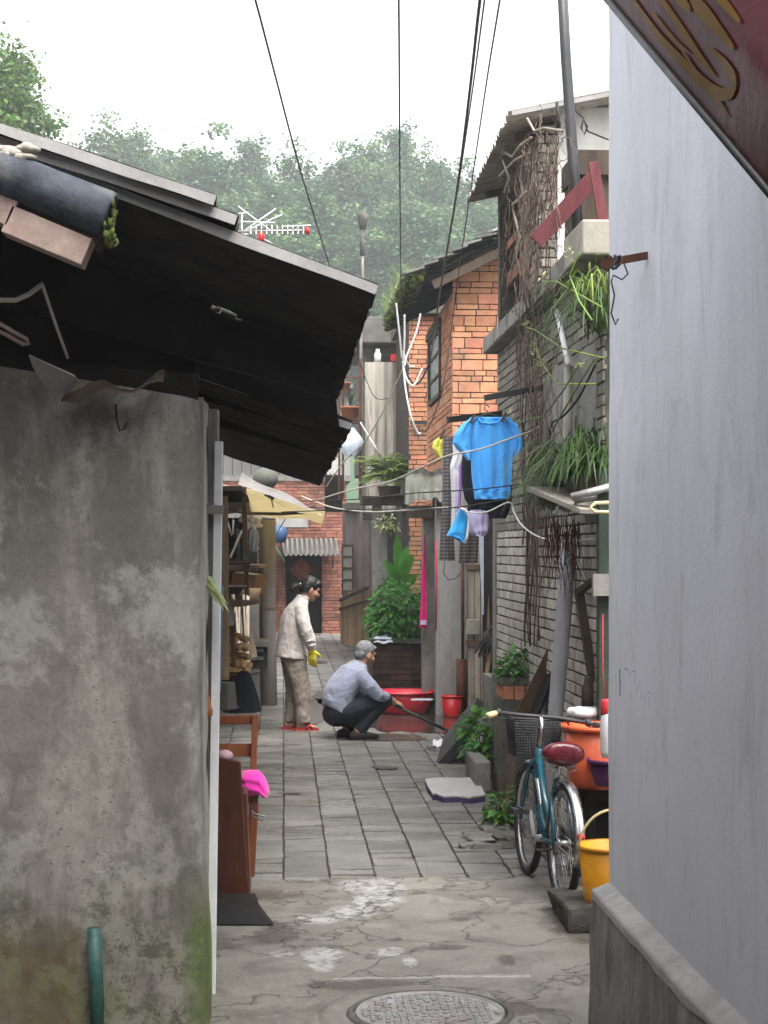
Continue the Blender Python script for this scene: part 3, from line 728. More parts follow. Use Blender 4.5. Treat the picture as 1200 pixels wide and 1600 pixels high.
for i, (a, b, d, ln) in enumerate(sheets):
    P0, P1 = WY(a[0], a[1], d), WY(b[0], b[1], d)
    e = (P1 - P0).normalized(); upv = V(0, 1, 0).cross(e); upv = upv if upv.z > 0 else -upv
    rm = MB()
    sk = None
    L = (P1 - P0).length
    if i == 2:
        # holes rusted through the sheet: find their place on the sheet
        def hole(px0, py0, px1, py1):
            u_ = []
            for (px, py) in ((px0, py0), (px1, py1)):
                # ray / sheet-plane intersection
                o = Vector(camo.location); r = W(px, py, 1) - o
                t = (P0 - o).dot(upv) / r.dot(upv); q = o + r * t - P0
                u_.append((q.dot(e) / L, q.y / ln))
            return u_
        ha = [hole(333, 470, 371, 484), hole(333, 487, 371, 501)]; hb_ = [hole(305, 466, 322, 472), hole(305, 471, 322, 477)]
        hs = []
        for q in (ha, hb_):
            us = [q[0][0][0], q[0][1][0]]; vv = [q[0][0][1], q[1][0][1]]; hs.append((min(us), max(us), min(vv), max(vv)))
        def sk(u, v, hs=hs):
            for (u0, u1, v0, v1) in hs:
                if u0 + .01 * math.sin(v * 300) <= u <= u1 + .012 * math.sin(v * 240) and v0 <= v <= v1: return True
            return False
    corr_sheet(rm, P0, P1, V(0, ln, 0), upv, .165, .022, .009, 0, 8, 150 if i == 2 else 24, 0, .012 if i == 2 else .006, sk, seed=i)
    part('roof_sheet', rm, MAT['asbestos_sooty'], lh)
    vs = MB()
    n = 60
    def strip(u, v, P0=P0, e=e, L=L, upv=upv, i=i):
        s = u * L
        w_ = .036 + .006 * smoothnoise((s * 2.5, i, 0))
        return P0 + e * s + upv * (.026 + (.016 if i == 0 else .007) * smoothnoise((s * 1.9, i, 3)) - v * (w_ + (.014 * smoothnoise((s * 3.1, i, 9)) if i == 0 else 0))) + V(0, -.012 - .004 * v, 0)
    vs.sheet(strip, n, 3, V(0, .009, 0))
    part('roof_edge', vs, MAT['asbestos_edge'], lh)
# lower second roof further down the alley
low = MB(); P1 = WY(548, 667, 7.40); P0 = WY(250, 566, 7.40)
e = (P1 - P0).normalized(); upv = V(0, 1, 0).cross(e); upv = upv if upv.z > 0 else -upv
corr_sheet(low, P0, P1, V(0, 6.4, 0), upv, .15, .02, .009, 0, 8, 14, 0, .02, seed=7)
part('lower_roof', low, MAT['asbestos_sooty'], lh)
vs = MB(); L = (P1 - P0).length
vs.bar(P0 + V(0, -.02, 0), P1 + V(0, -.02, 0), .016, .03); part('roof_edge', vs, MAT['asbestos_edge'], lh)
fb = MB(); q0 = P0 + V(0, -.03, -.01); q1 = P1 + V(-.05, -.03, -.005); fb.prism([(q0.x, q0.z), (q1.x, q1.z), (q1.x - .04, 2.635), (q0.x, 2.95)], (0, 7.36, 0), (1, 0, 0), (0, 0, 1), (0, 1, 0), .03); part('infill_boards', fb, MAT['soot'], lh)
fb = MB()
for k in range(110):
    yy = rnd(3.2, 6.3); p = P1 + V(rnd(-.14, .02), yy, rnd(-.03, .03)); fb.blade([p, p + V(rnd(-.01, .04), 0, -rnd(.03, .08)), p + V(rnd(-.02, .05), 0, -rnd(.08, .20))], .02)
part('ragged_felt', fb, MAT['wood_dark'], lh, norm=False)
# old verge: barrel tile and bricks corbelled out under the sheets
bt = MB()
A = WY(-60, 246, 5.60); B = WY(170, 338, 5.60); dirv = (B - A).normalized()
rot = dirv.to_track_quat('Z', 'Y').to_matrix()
Lb = (B - A).length
bt.lathe([(.0, 0), (.078, 0), (.080, Lb * .3), (.079, Lb * .6), (.083, Lb * .97), (.081, Lb), (.062, Lb + .004), (.06, Lb - .1), (0, Lb - .1)], A, rot, 28)
part('barrel_tile', bt, MAT['tile_blue'], lh)
mo = MB()
for k in range(90):
    c = B + V(rnd(-.01, .02), rnd(-.06, .05), rnd(-.10, .05)); mo.ell(c, (rnd(.004, .012), rnd(.004, .012), rnd(.006, .02)), nu=6, nv=4)
part('moss_clump', mo, MAT['moss'], lh)
mt_ = MB()
for k in range(16):
    q = WY(rnd(-10, 42), rnd(232, 248), 5.58); mt_.ell(q, (rnd(.02, .05), rnd(.02, .04), rnd(.012, .03)), nu=8, nv=5)
part('mortar_bed', mt_, MAT['concrete_pale'], lh)
for (x0, y0, x1, y1) in ((-70, 293, 24, 338), (14, 346, 138, 398)):
    a = WY(x0, y0, 5.62); b = WY(x1, y1, 5.62)
    kb = MB(); kb.bar(a, b, .11, .095, (0, 0, 1)); part('brick', kb, MAT['brick_pink'], lh, bevel=.003)
tb = MB(); tb.bar(WY(-80, 268, 5.92), WY(150, 372, 5.92), .5, .03); part('eave_board', tb, MAT['wood_dark'], lh)
# broken scraps hanging at the top of the wall
sc = MB()
def scrap(u, v):
    a = WY(45, 556, 6.02); b = WY(116, 588, 6.02); p = a + (b - a) * u
    return p + V(0, .10 * v, -.085 * v * math.sin(math.pi * min(1, max(0.02, u * .85 + .12))))
sc.sheet(scrap, 16, 6, V(0, .004, .006)); top('sheet_scrap', 'pale broken scrap of roofing sheet hanging at the top of the grey wall', 'scrap', sc, MAT['asbestos_edge'])
sc = MB()
def scrap2(u, v):
    a = WY(95, 628, 6.08); b = WY(255, 600, 6.08); p = a + (b - a) * u
    return p + V(0, .10 * v, .055 * v * (.7 + .4 * math.sin(u * 7)) - .012 * math.sin(u * 12) + .01 * smoothnoise((u * 9, v * 4, 3)))
sc.sheet(scrap2, 30, 6, V(0, .004, .004)); top('crumpled_sheet', 'crumpled dark roofing felt lying along the top of the grey wall', 'roofing felt', sc, MAT['wood_dark'])
hk = MB(); hk.tube([WY(181, 632, 6.2), WY(182, 655, 6.18), WY(187, 673, 6.17), WY(194, 670, 6.17), WY(199, 660, 6.17)], .0045, 6); top('wire_hook', 'thin black wire hook hanging on the grey plaster wall', 'hook', hk, MAT['wire_black'])
cb = MB(); cb.tube([WY(-40, 462, 5.95), WY(0, 469, 5.95), WY(25, 469, 5.95), WY(45, 460, 5.96), WY(66, 444, 6.0)], .009, 8); cb.tube([WY(66, 444, 6.0), WY(72, 462, 6.02), WY(88, 510, 6.05), WY(106, 560, 6.1)], .006, 6)
top('power_cable', 'pale cable bent down in the dark under the corrugated eave', 'cable', cb, MAT['wire_tan'])
cb = MB(); cb.tube([WY(-40, 480, 5.95), WY(0, 506, 5.96), WY(20, 518, 5.97), WY(42, 530, 5.98), WY(45, 537, 5.98), WY(36, 538, 5.98), WY(10, 523, 5.98), WY(-40, 500, 5.98)], .008, 8)
top('looped_hose', 'short pale hose folded in a loop beside the grey wall top', 'hose', cb, MAT['brick_pink'])
gp = MB(); a = WY(147, 1450, 6.19); b = WY(152, 1640, 6.19); gp.tube([a, (a + b) / 2 + V(.003, 0, 0), b], .026, 12)
top('drain_pipe', 'short green painted pipe standing against the foot of the grey wall', 'pipe', gp, MAT['green_paint'])
# white door frame post at the alley side of the house and its dark backing board
dp = thing('door_frame', 'narrow white door frame post at the corner of the grey house', 'door frame', (XL + .01, 6.8, 0))
m_ = MB(); m_.bar(WY(330, 1560, 6.80), WY(342, 690, 6.80), .034, .05, (0, 1, 0)); part('post', m_, MAT['plastic_white'], dp, bevel=.003)
m_ = MB(); m_.bar(WY(320, 1560, 6.86), WY(331, 640, 6.86), .06, .09, (0, 1, 0)); part('jamb', m_, MAT['plaster_grey'], dp, bevel=.006)
m_ = MB(); m_.bar(WY(318, 795, 6.74), WY(350, 797, 6.74), .03, .035); part('batten', m_, MAT['concrete'], dp)
m_ = MB(); m_.b2((XL - .05, 6.72, 0), (XL - .005, 6.95, 2.3)); part('backing', m_, MAT['wood_dark'], dp)
bk = MB(); bk.bar(WY(352, 1062, 7.3), WY(350, 775, 7.3), .035, .02, (0, 1, 0)); top('timber_plank', 'thin yellowish timber plank standing behind the white door post', 'plank', bk, MAT['wood_y'])
bk = MB(); bk.bar(WY(341, 1085, 7.05), WY(346, 915, 7.05), .012, .3, (0, 1, 0)); top('blue_board', 'narrow blue panel edge standing behind the white door post', 'panel', bk, MAT['plastic_blue'])

# unseen wall and roof added left of the viewer to shade the plaster facade
nh = thing('facade_shade_blocker', 'plain grey unseen wall and roof added on the left to shade the plaster house', 'house', (-2.5, 0, 0))
m_ = MB(); m_.b2((-4, -14, 0), (-1.35, 5.6, 3.6)); part('wall', m_, MAT['plaster_grey'], nh)
m_ = MB(); m_.add([V(-.15, -14, 3.30), V(-.15, 4.2, 3.30), V(-4, 4.2, 4.8), V(-4, -14, 4.8), V(-.15, -14, 3.34), V(-.15, 4.2, 3.34), V(-4, 4.2, 4.84), V(-4, -14, 4.84)], [(0, 1, 2, 3), (7, 6, 5, 4), (0, 4, 5, 1), (1, 5, 6, 2), (2, 6, 7, 3), (3, 7, 4, 0)]); part('roof', m_, MAT['asbestos_sooty'], nh)

# =================================================================== RIGHT NEAR HOUSE (whitewashed wall)
XR = WY(951.5, 900, 6.09).x
rh = thing('whitewashed_house', 'whitewashed house wall with a worn grey concrete plinth along the alley', 'house', (XR + .5, 3, 0))
m_ = MB()
m_.sheet(lambda u, v: V(XR + .006 * smoothnoise((u * 14, v * 7, 0)) + .003 * smoothnoise((u * 50, v * 25, 5)), -12 + u * 18.09, -.03 + v * 5.3), 120, 50)
m_.b2((XR + .012, -12, 0), (XR + 2.6, 6.085, 5.25)); part('wall', m_, MAT['whitewash'], rh)
XP = WY(925, 1385, 6.09).x; ZP = WY(925, 1385, 6.09).z
m_ = MB()
def plinth(u, v):
    y = -4 + u * 10.10
    n = .006 * smoothnoise((y * 2, 1, 0)) + .003 * smoothnoise((y * 9, 4, 0))
    if v <= .7:
        z = -.03 + (ZP + n - .012 + .03) * v / .7; x = XP + .008 * smoothnoise((y * 5, z * 6, 2)) - .012 * (1 - v / .7)
        return V(x, y, z)
    t = (v - .7) / .3
    return V(XP + (XR - XP + .015) * t + .004, y, ZP + n + .03 * t - .010 * (1 - t) ** 6 - .014)
m_.sheet(plinth, 200, 20, None, 0, False)
m_.b2((XP + .03, 5.9, -.02), (XR + .3, 6.098, ZP - .02)); part('plinth', m_, MAT['plinth'], rh)
m_ = MB()
def cap(u, v):
    y = -4 + u * 10.085; n = .006 * smoothnoise((y * 2, 1, 0)) + .003 * smoothnoise((y * 9, 4, 0))
    over = .004 + .012 * smoothnoise((y * 3.5, 7, 0)) + .006 * smoothnoise((y * 14, 2, 0))
    t = v * 1.25 - .25
    if t < 0: return V(XP - .003 + .002 * (t + .25), y, ZP + n - .012 + t * (.10 + over * 6))
    return V(XP + (XR - XP + .015) * t, y, ZP + n + .03 * t - .009)
m_.sheet(cap, 220, 16, None, 0, True); part('ledge_render', m_, MAT['ledge_pale'], rh)
# faded blue pencil scribble on the wall
sc = MB()
for (px, py, l, t) in [(968, 1045, 40, 0), (969, 1062, 26, 0), (976, 1044, 8, 1), (984, 1050, 9, 0), (989, 1048, 7, 1), (994, 1055, 12, 0), (1000, 1062, 14, 0), (986, 1078, 16, 0), (1003, 1078, 18, 0), (1008, 1085, 24, 0), (1012, 1080, 10, 1), (1005, 1105, 10, 0), (1001, 1142, 6, 0), (996, 1070, 12, 0), (1014, 1090, 22, 0), (1010, 1112, 14, 0)]:
    a = WX(px, py, XR - .003); b = WX(px + (5 if t else rnd(-1, 1)), py + (l * .3 if t else l), XR - .003)
    sc.bar(a, b, .0026, .0026, (1, 0, 0))
top('pencil_scribble', 'faded blue scribble written on the whitewashed wall', 'scribble', sc, MAT['ink_blue'])
# rusty bracket with coiled wire at the wall edge
br = thing('iron_bracket', 'rusty iron bracket with coiled wire sticking out of the whitewashed wall', 'bracket', WY(975, 400, 5.45))
m_ = MB(); m_.bar(WY(1010, 397, 5.45) + V(.03, 0, 0), WY(940, 412, 5.45), .018, .024); m_.bar(WY(958, 404, 5.45), WY(944, 420, 5.45), .02, .03); part('arm', m_, MAT['rust'], br)
m_ = MB()
for k in range(4):
    c = WY(958 + k * 3, 410, 5.43); m_.tube([c + V(.012 * math.sin(t + k) + .008 * math.cos(2 * t), .02 * math.cos(t), .024 * math.sin(t * 1.0 + k)) for t in [i * .5 for i in range(13)]], .003, 5)
m_.tube([WY(x, y, 5.43) for x, y in ((975, 412), (981, 428), (972, 437), (958, 430), (955, 440), (960, 462), (955, 490), (962, 508), (966, 498))], .003, 5)
part('wire', m_, MAT['metal_dark'], br)

# =================================================================== GREY BRICK HOUSE ON THE RIGHT
XG = 1.80
YG0, YG1, YGU = 9.25, 13.91, 11.65
gh = thing('grey_brick_house', 'vine covered grey brick house with concrete ledge and corrugated overhanging roof', 'house', (XG + .5, 11.5, 0))
m_ = MB(); m_.b2((XG, YG0, -.02), (XG + 3, YG1, 3.46)); part('mortar_core', m_, MAT['mortar_grey'], gh)
m_ = MB()
bricks(m_, (XG, YG1, .0), (0, -1, 0), (-1, 0, 0), YG1 - YG0, 1.95, ((.058, .225),), .0125, prot=.008)
part('lower_brickwork', m_, MAT['brick_white'], gh, bevel=.003)
m_ = MB()
bricks(m_, (XG, YG1, 1.96), (0, -1, 0), (-1, 0, 0), YG1 - YG0, 1.49, ((.055, .225),), .011, prot=.008)
bricks(m_, (XG + 1.2, YG1, .0), (-1, 0, 0), (0, 1, 0), 1.2, 3.45, ((.055, .225),), .011, prot=.008)
part('upper_brickwork', m_, MAT['brick_grey'], gh, bevel=.003)
m_ = MB()
m_.sheet(lambda u, v: V(XG - .012 + .004 * smoothnoise((u * 9, v * 9, 2)), YG0 + (YG1 - YG0) * (.04 + .42 * u), 2.05 + .95 * v + .10 * smoothnoise((u * 5, v * 3, 1))), 24, 14, V(.01, 0, 0))
part('render_patch', m_, MAT['concrete'], gh)
m_ = MB()
def ledge(u, v):
    y = YG0 - .05 + (YG1 - YG0 + .13) * u
    prof = [(XG + .2, 3.46), (XG - .10, 3.46), (XG - .115, 3.47), (XG - .115, 3.585), (XG - .10, 3.60), (XG + 3, 3.63)]
    i = min(int(v * 5), 4); f = v * 5 - i
    return V(prof[i][0] * (1 - f) + prof[i + 1][0] * f + .006 * smoothnoise((y * 4, v * 3, 0)), y, prof[i][1] * (1 - f) + prof[i + 1][1] * f + .006 * smoothnoise((y * 3, v, 4)))
m_.sheet(ledge, 60, 5, None, 0, False)
m_.b2((XG - .1, YG0 - .05, 3.46), (XG + 3, YG0 + .02, 3.60)); m_.b2((XG - .1, YG1, 3.46), (XG + 3, YG1 + .075, 3.60)); part('ledge', m_, MAT['concrete'], gh)
# end block of the parapet
m_ = MB(); m_.b2((XG - .135, YG0 - .07, 3.455), (XG + .4, YG0 + .55, 3.645), jit=.008); part('parapet_block', m_, MAT['concrete_pale'], gh, bevel=.012)
# upper storey
m_ = MB()
zt = 4.78
m_.b2((XG, YG1 - .10, 3.6), (XG + .25, YG1, zt))                    # far jamb
yw0 = WX(815, 400, XG).y; yw1 = YG1 - .10
m_.b2((XG, YGU + .01, 3.6), (XG + .25, yw0, zt))                        # pilaster core
m_.b2((XG, yw0, 4.66), (XG + .25, yw1, zt)); m_.b2((XG + .25, YGU + .02, 3.6), (XG + 3, YG1, zt))
part('upper_core', m_, MAT['mortar_grey'], gh)
m_ = MB(); bricks(m_, (XG, yw0, 3.6), (0, -1, 0), (-1, 0, 0), yw0 - YGU, 1.15, ((.055, .225),), .012, prot=.01); bricks(m_, (XG - .005, YGU, 3.6), (1, 0, 0), (0, -1, 0), .13, 1.2, ((.055, .12),), .012, prot=.02)
part('pilaster', m_, MAT['brick_grey'], gh, bevel=.003)
m_ = MB(); m_.sheet(lambda u, v: V(XG + .13 + u * 2.9, YGU - .004 + .004 * smoothnoise((u * 20, v * 8, 0)), 3.61 + v * 1.32), 30, 16, V(0, .03, 0)); part('gable_plaster', m_, MAT['plaster_house'], gh)
wn = MB(); wn.b2((XG + .19, yw0 + .01, 3.62), (XG + .2, yw1 - .01, 4.65))
for k in range(4): wn.b2((XG + .13, yw0, 3.75 + k * .27), (XG + .17, yw1, 3.80 + k * .27))
part('window', wn, [MAT['wood_dark']], gh)
wn2 = MB()
for (a, b) in ((3.64, 3.74), (4.0, 4.1), (4.3, 4.36)): wn2.b2((XG + .06, yw0 + .02, a), (XG + .125, yw1 - .02, b), jit=.006)
part('window_boards', wn2, MAT['brick_red'], gh)
m_ = MB()
EX = 1.55
pn = WX(795, 178, EX); pf = WX(730, 315, EX)
pin = WY(953, 147, pn.y); sl = (pin - pn); sl = sl / sl.x
P1 = pn; P0 = pn + sl * 3.6; P0.y = P1.y
run = pf - pn
upv = V(0, 1, 0).cross((P1 - P0).normalized()); upv = upv if upv.z > 0 else -upv
corr_sheet(m_, P0, P1, run, upv, .085, .017, .008, 0, 8, 12, 0, .02, seed=3)
part('corrugated_roof', m_, MAT['asbestos'], gh)
m_ = MB(); m_.bar(P1 + V(.02, -.015, 0), P0 + V(0, -.015, 0), .014, .03); part('roof_verge', m_, MAT['asbestos_edge'], gh)
for yy in (YGU + .25, YG1 - .2):
    m_ = MB(); m_.bar(V(EX + .12, yy, pn.z - .05), V(EX + 1.8, yy, pn.z - .05 + sl.z * 1.7), .06, .07); part('rafter', m_, MAT['wood_dark'], gh)
# concrete post at the far corner and footing ledge
m_ = MB(); m_.b2((XG - .02, YG1 + .09, 0), (XG + .17, YG1 + .26, 2.42), jit=.01); m_.b2((XG - .12, YG1 - .55, 0), (XG - .005, YG1 - .02, .78), jit=.012); part('corner_post', m_, MAT['concrete'], gh, bevel=.01)

# =================================================================== ORANGE BRICK HOUSE
YO = 18.2
XO = WY(707, 500, YO).x
oh = thing('orange_brick_house', 'bright orange brick house with mossy grey tile roof and small window', 'house', (XO + .7, YO + 1.6, 0))
m_ = MB(); m_.b2((XO + .012, YO + .012, 0), (XO + 3, YO + 3.2, 4.62))
m_.add([V(XO + .012, YO + .012, 4.6), V(XO + 3, YO + .012, 4.6), V(XO + 3, YO + .012, 6.2), V(XO + 3, YO + 3.2, 6.2), V(XO + 3, YO + 3.2, 4.6), V(XO + .012, YO + 3.2, 4.6)], [(0, 1, 2), (5, 3, 4), (0, 2, 3, 5)])
part('mortar_core', m_, MAT['mortar_dark'], oh)
m_ = MB(); pat = ((.053, .235), (.052, .235), (.108, .235))
bricks(m_, (XO, YO, 2.2), (1, 0, 0), (0, -1, 0), 1.6, 2.92, pat, .010, prot=.004, jit=.003); part('front_brickwork', m_, MAT['brick_orange'], oh, bevel=.004)
wa = WX(690, 520, XO); wb = WX(672, 520, XO); wz1 = WX(681, 522, XO).z; wz0 = WX(681, 627, XO).z
m_ = MB(); bricks(m_, (XO, YO + 3.2, 1.9), (0, -1, 0), (-1, 0, 0), 3.2, 2.75, pat, .010, holes=[(YO + 3.2 - wb.y, wz0 - 1.9, YO + 3.2 - wa.y, wz1 - 1.9)], prot=.004, jit=.003)
part('side_brickwork', m_, MAT['brick_orange'], oh, bevel=.004)
wf = MB(); xw = XO - .002
for (a, b) in (((wa.y, wz0), (wa.y + .07, wz1)), ((wb.y - .07, wz0), (wb.y, wz1)), ((wa.y + .07, wz0), (wb.y - .07, wz0 + .05)), ((wa.y + .07, wz1 - .05), (wb.y - .07, wz1))):
    wf.b2((xw - .03, a[0], a[1]), (xw + .02, b[0], b[1]))
for k in (1, 2): zz = wz0 + (wz1 - wz0) * k / 3; wf.b2((xw - .02, wa.y + .07, zz - .015), (xw + .012, wb.y - .07, zz + .015))
win = part('window', wf, MAT['wood_dark'], oh)
gl = MB(); gl.b2((xw - .004, wa.y + .07, wz0 + .05), (xw + .004, wb.y - .07, wz1 - .05)); part('pane', gl, MAT['glass_dull'], oh, sub=win)
gl = MB(); gl.b2((xw - .05, wa.y - .06, wz1), (xw + .01, wb.y + .06, wz1 + .09)); part('lintel', gl, MAT['concrete_dark'], oh)
# roof
YV = 17.72
E0 = WY(641, 432, YV); E1 = WY(776, 366, YV); sl = (E1 - E0) / (E1.x - E0.x)
top_x = 3.4
m_ = MB()
m_.sheet(lambda u, v: E0 + sl * (u * top_x) + V(.01, .03 + v * 3.75, -.075), 3, 3, V(0, 0, .02)); part('roof_boards', m_, MAT['soot'], oh)
m_ = MB(); m_.bar(E0 + V(.25, .08, -.08), E0 + sl * 3 + V(0, .08, -.19), .04, .09); part('barge_board', m_, MAT['wood_dark'], oh)
m_ = MB()
rot = Matrix.Rotation(-math.atan(sl.z), 3, 'Y')
for r in range(22):
    for c in range(22):
        p = E0 + sl * (r * .155 + .04) + V(0, c * .175 + .03, .035)
        a = Matrix.Rotation(-math.atan(sl.z) + R(9) + rnd(-.05, .05), 3, 'Y') @ Matrix.Rotation(rnd(-.05, .05), 3, 'Z')
        m_.box(p + V(rnd(-.012, .012), rnd(-.01, .01), rnd(-.006, .006) + (.028 if c % 2 else 0)), (.22, .19, .022), a, jit=.004)
part('roof_tiles', m_, MAT['tile_grey'], oh, bevel=.003)
m_ = MB()
for k in range(420):
    t = rnd(0, 1) ** 1.2; p = E0 + V(rnd(-.07, .16), t * 3.6 + .02, rnd(-.10, .03)); p.z += (p.x - E0.x) * sl.z
    m_.ell(p, (rnd(.015, .05), rnd(.02, .07), rnd(.012, .04)), nu=7, nv=5)
part('roof_moss', m_, MAT['moss'], oh)
for k in range(9):
    m_ = MB(); m_.bar(E0 + V(-.02, .1 + k * .42, -.10), E0 + sl * 1.2 + V(0, .1 + k * .42, -.10), .05, .06); part('rafter', m_, MAT['soot'], oh)
m_ = MB()
for k in range(140):
    p = E0 + V(rnd(-.1, .1), rnd(.3, 3.6), .02); m_.blade([p, p + V(rnd(-.1, .05), rnd(-.05, .05), rnd(.08, .2)), p + V(rnd(-.2, .1), rnd(-.1, .1), rnd(.12, .32))], .012)
part('roof_grass', m_, MAT['leaf_fern'], oh, norm=False)

# lower lean-to in front of the orange house: grey wall, pillar, tarp roof
YL = 18.05
ln = thing('lean_to_shed', 'grey plaster lean-to with concrete pillar under the orange brick house', 'shed', (XO + .1, YL + .6, 0))
m_ = MB(); a = WY(681, 1000, YL); b = WY(731, 1000, YL); m_.b2((a.x, YL, -.02), (b.x, YL + .12, 2.5), jit=.004); part('wall', m_, MAT['plaster_grey'], ln, bevel=.008)
m_ = MB(); a = WY(660, 1000, YL + .5); b = WY(680, 1000, YL + .5); m_.b2((a.x, YL + .45, -.02), (b.x, YL + .62, 2.3), jit=.006); part('pillar', m_, MAT['concrete'], ln, bevel=.01)
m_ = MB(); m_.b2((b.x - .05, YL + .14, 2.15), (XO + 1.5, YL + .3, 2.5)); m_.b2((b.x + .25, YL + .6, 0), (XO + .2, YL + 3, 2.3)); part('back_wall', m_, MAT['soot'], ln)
m_ = MB(); a = WY(638, 815, YL + .3); b = WY(705, 790, YL + .1)
m_.bar(WY(640, 800, YL + .5), WY(735, 800, YL + .05), .12, .14); part('beam', m_, MAT['wood_dark'], ln)
tp = MB()
def tarp(u, v):
    a = WY(632 + 72 * u, 752 + 4 * math.sin(u * 5), YL - .25); b = WY(640 + 62 * u, 734, YL + 1.7)
    p = a * (1 - v) + b * v
    p.z += .03 * math.sin(u * 8) * (1 - v * .5) + .04 * smoothnoise((u * 5, v * 4, 1))
    if v < .22:
        k_ = (.22 - v) / .22; p.z -= k_ * (.20 + .05 * math.sin(u * 7 + 1) + .05 * smoothnoise((u * 6, 3, 0))); p.y += .09 * k_ * math.sin(u * 15 + 2 * math.sin(u * 4)) + .05 * smoothnoise((u * 8, v * 20, 2))
    p.z += .03 * smoothnoise((u * 7, v * 9, 5))
    return p
tp.sheet(tarp, 40, 20, V(0, 0, .006)); top('tarpaulin', 'sagging grey tarpaulin over the lean-to below the orange brick house', 'tarpaulin', tp, MAT['tarp_grey'])
# weathered timber between the lean-to and the grey house
m_ = MB(); wd = thing('plank_door', 'weathered grey plank door standing between the lean-to and the grey brick house', 'door', WY(755, 1115, 17.6))
for k in range(4):
    xx = 732 + k * 10; m_.bar(WY(xx + 4, 1128, 17.5), WY(xx + 4, 818 + 5 * (k % 2), 17.5), .062, .025, (0, 1, 0), m=0)
part('planks', m_, MAT['wood_pale'], wd, bevel=.003)
m_ = MB(); m_.b2(WY(728, 890, 17.46), WY(772, 882, 17.49)); m_.b2(WY(728, 1010, 17.46), WY(772, 1000, 17.49)); part('cross_battens', m_, MAT['wood'], wd)
m_ = MB(); m_.b2(WY(728, 968, 17.43), WY(748, 990, 17.40), jit=.01); part('lock_box', m_, MAT['concrete_pale'], wd)
m_ = MB(); m_.bar(WY(757, 960, 17.4), WY(752, 830, 17.4), .05, .02, (0, 1, 0)); top('blue_grey_rag', 'narrow blue grey rag hanging on the weathered plank door', 'rag', m_, MAT['cloth_paleblue'])
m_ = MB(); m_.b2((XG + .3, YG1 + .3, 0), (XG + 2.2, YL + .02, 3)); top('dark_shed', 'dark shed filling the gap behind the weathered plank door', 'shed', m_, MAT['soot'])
m_ = MB(); m_.bar(WY(758, 1125, 16.6), WY(770, 835, 17.2), .035, .035); top('timber_post', 'slim brown timber post leaning in front of the plank door', 'post', m_, MAT['wood'])
m_ = MB(); m_.tube([WY(723, 845, 17.95), WY(723, 1035, 17.95)], .016, 8); m_.tube([WY(721, 1030, 17.93), WY(721, 1112, 17.9)], .055, 12); top('rust_downpipe', 'rusty red downpipe running into a wide dark drain against the grey wall', 'downpipe', m_, MAT['rust'])

# =================================================================== HOUSES FURTHER BACK
bs = thing('red_brick_house', 'narrow red brick house front beyond the orange brick house', 'house', (2.4, 23.3, 0))
x0 = WY(639, 600, 23.2).x
m_ = MB(); m_.b2((x0 + .01, 23.21, 0), (x0 + 2.5, 26, 5.1)); part('mortar_core', m_, MAT['mortar_dark'], bs)
m_ = MB(); bricks(m_, (x0, 23.2, 1.2), (1, 0, 0), (0, -1, 0), .8, 3.88, ((.055, .23),), .012, prot=.004); part('brickwork', m_, MAT['brick_orange'], bs)
m_ = MB(); m_.b2((x0 - .06, 23.05, 5.1), (x0 + 2.5, 26.2, 5.25)); part('roof_slab', m_, MAT['concrete_dark'], bs)
m_ = MB(); m_.b2(WY(641, 659, 23.15), WY(668, 663, 23.1)); part('string_course', m_, MAT['metal_dark'], bs)

YB = 27.0
bh = thing('balcony_house', 'grey concrete house with roof slab and a corrugated sheet screen on its balcony', 'house', (2.2, 28, 0))
m_ = MB(); xa = WY(566, 500, YB).x; m_.b2((xa, YB, 4.62), (xa + 3, YB + .2, 5.12)); m_.b2((xa, YB + .25, 3.1), (xa + 3, YB + 3, 4.3)); m_.b2((WY(594, 900, YB).x, YB + .3, 0), (xa + 3, YB + 3, 3.1)); part('wall', m_, MAT['concrete_dark'], bh)
m_ = MB(); m_.b2((xa - .15, YB - .35, 5.13), (xa + 3, YB + 3, 5.55)); part('roof_slab', m_, MAT['concrete_dark'], bh, bevel=.02)
m_ = MB(); m_.b2((xa + .15, YB - .02, 4.63), (xa + .85, YB - .005, 4.95)); part('blind_panel', m_, MAT['wood_dark'], bh)
m_ = MB(); P0 = WY(570, 566, 26.3); 
corr_sheet(m_, WY(570, 566, 26.2), WY(571, 800, 26.2), WY(643, 566, 26.2) - WY(570, 566, 26.2), V(0, -1, 0), .145, .02, .01, 0, 8, 10, 0, .01, seed=5); part('sheet_screen', m_, mat('screen_sheet', (.56, .52, .45), .3, 2, .9, .2, 60, stretch=(2, 2, .25), spot=(.20, .175, .14), spotscale=5, spotstr=(3, 3, .2), spotamt=.75), bh)
m_ = MB(); m_.b2(WY(566, 800, 26.3), WY(700, 812, 27.2)); part('balcony_floor', m_, MAT['concrete_dark'], bh)
m_ = MB(); m_.b2(WY(641, 566, 26.25), WY(645, 735, 26.3)); m_.b2(WY(562, 470, 26.35), WY(566, 820, 26.4)); m_.b2(WY(586, 812, 26.6), WY(604, 1010, 26.8)); part('post', m_, MAT['concrete'], bh)
m_ = MB(); m_.b2(WY(611, 553, 26.4), WY(627, 566, 26.6)); top('red_crate', 'small red crate behind the top of the corrugated screen', 'crate', m_, MAT['plastic_red'])
m_ = MB(); m_.lathe([(.0, 0), (.055, 0), (.055, .15), (.03, .19), (.03, .23), (0, .23)], WY(590, 568, 26.6), n=12); top('white_bottle', 'white bottle standing behind the top edge of the corrugated screen', 'bottle', m_, MAT['plastic_white'])
m_ = MB(); m_.tube([WY(567, 480, 26.0), WY(566, 335, 26.0)], .022, 8); 
mst = top('antenna_mast', 'tall thin pole with a dark drum on top in front of the trees', 'pole', m_, MAT['wood_pale'])
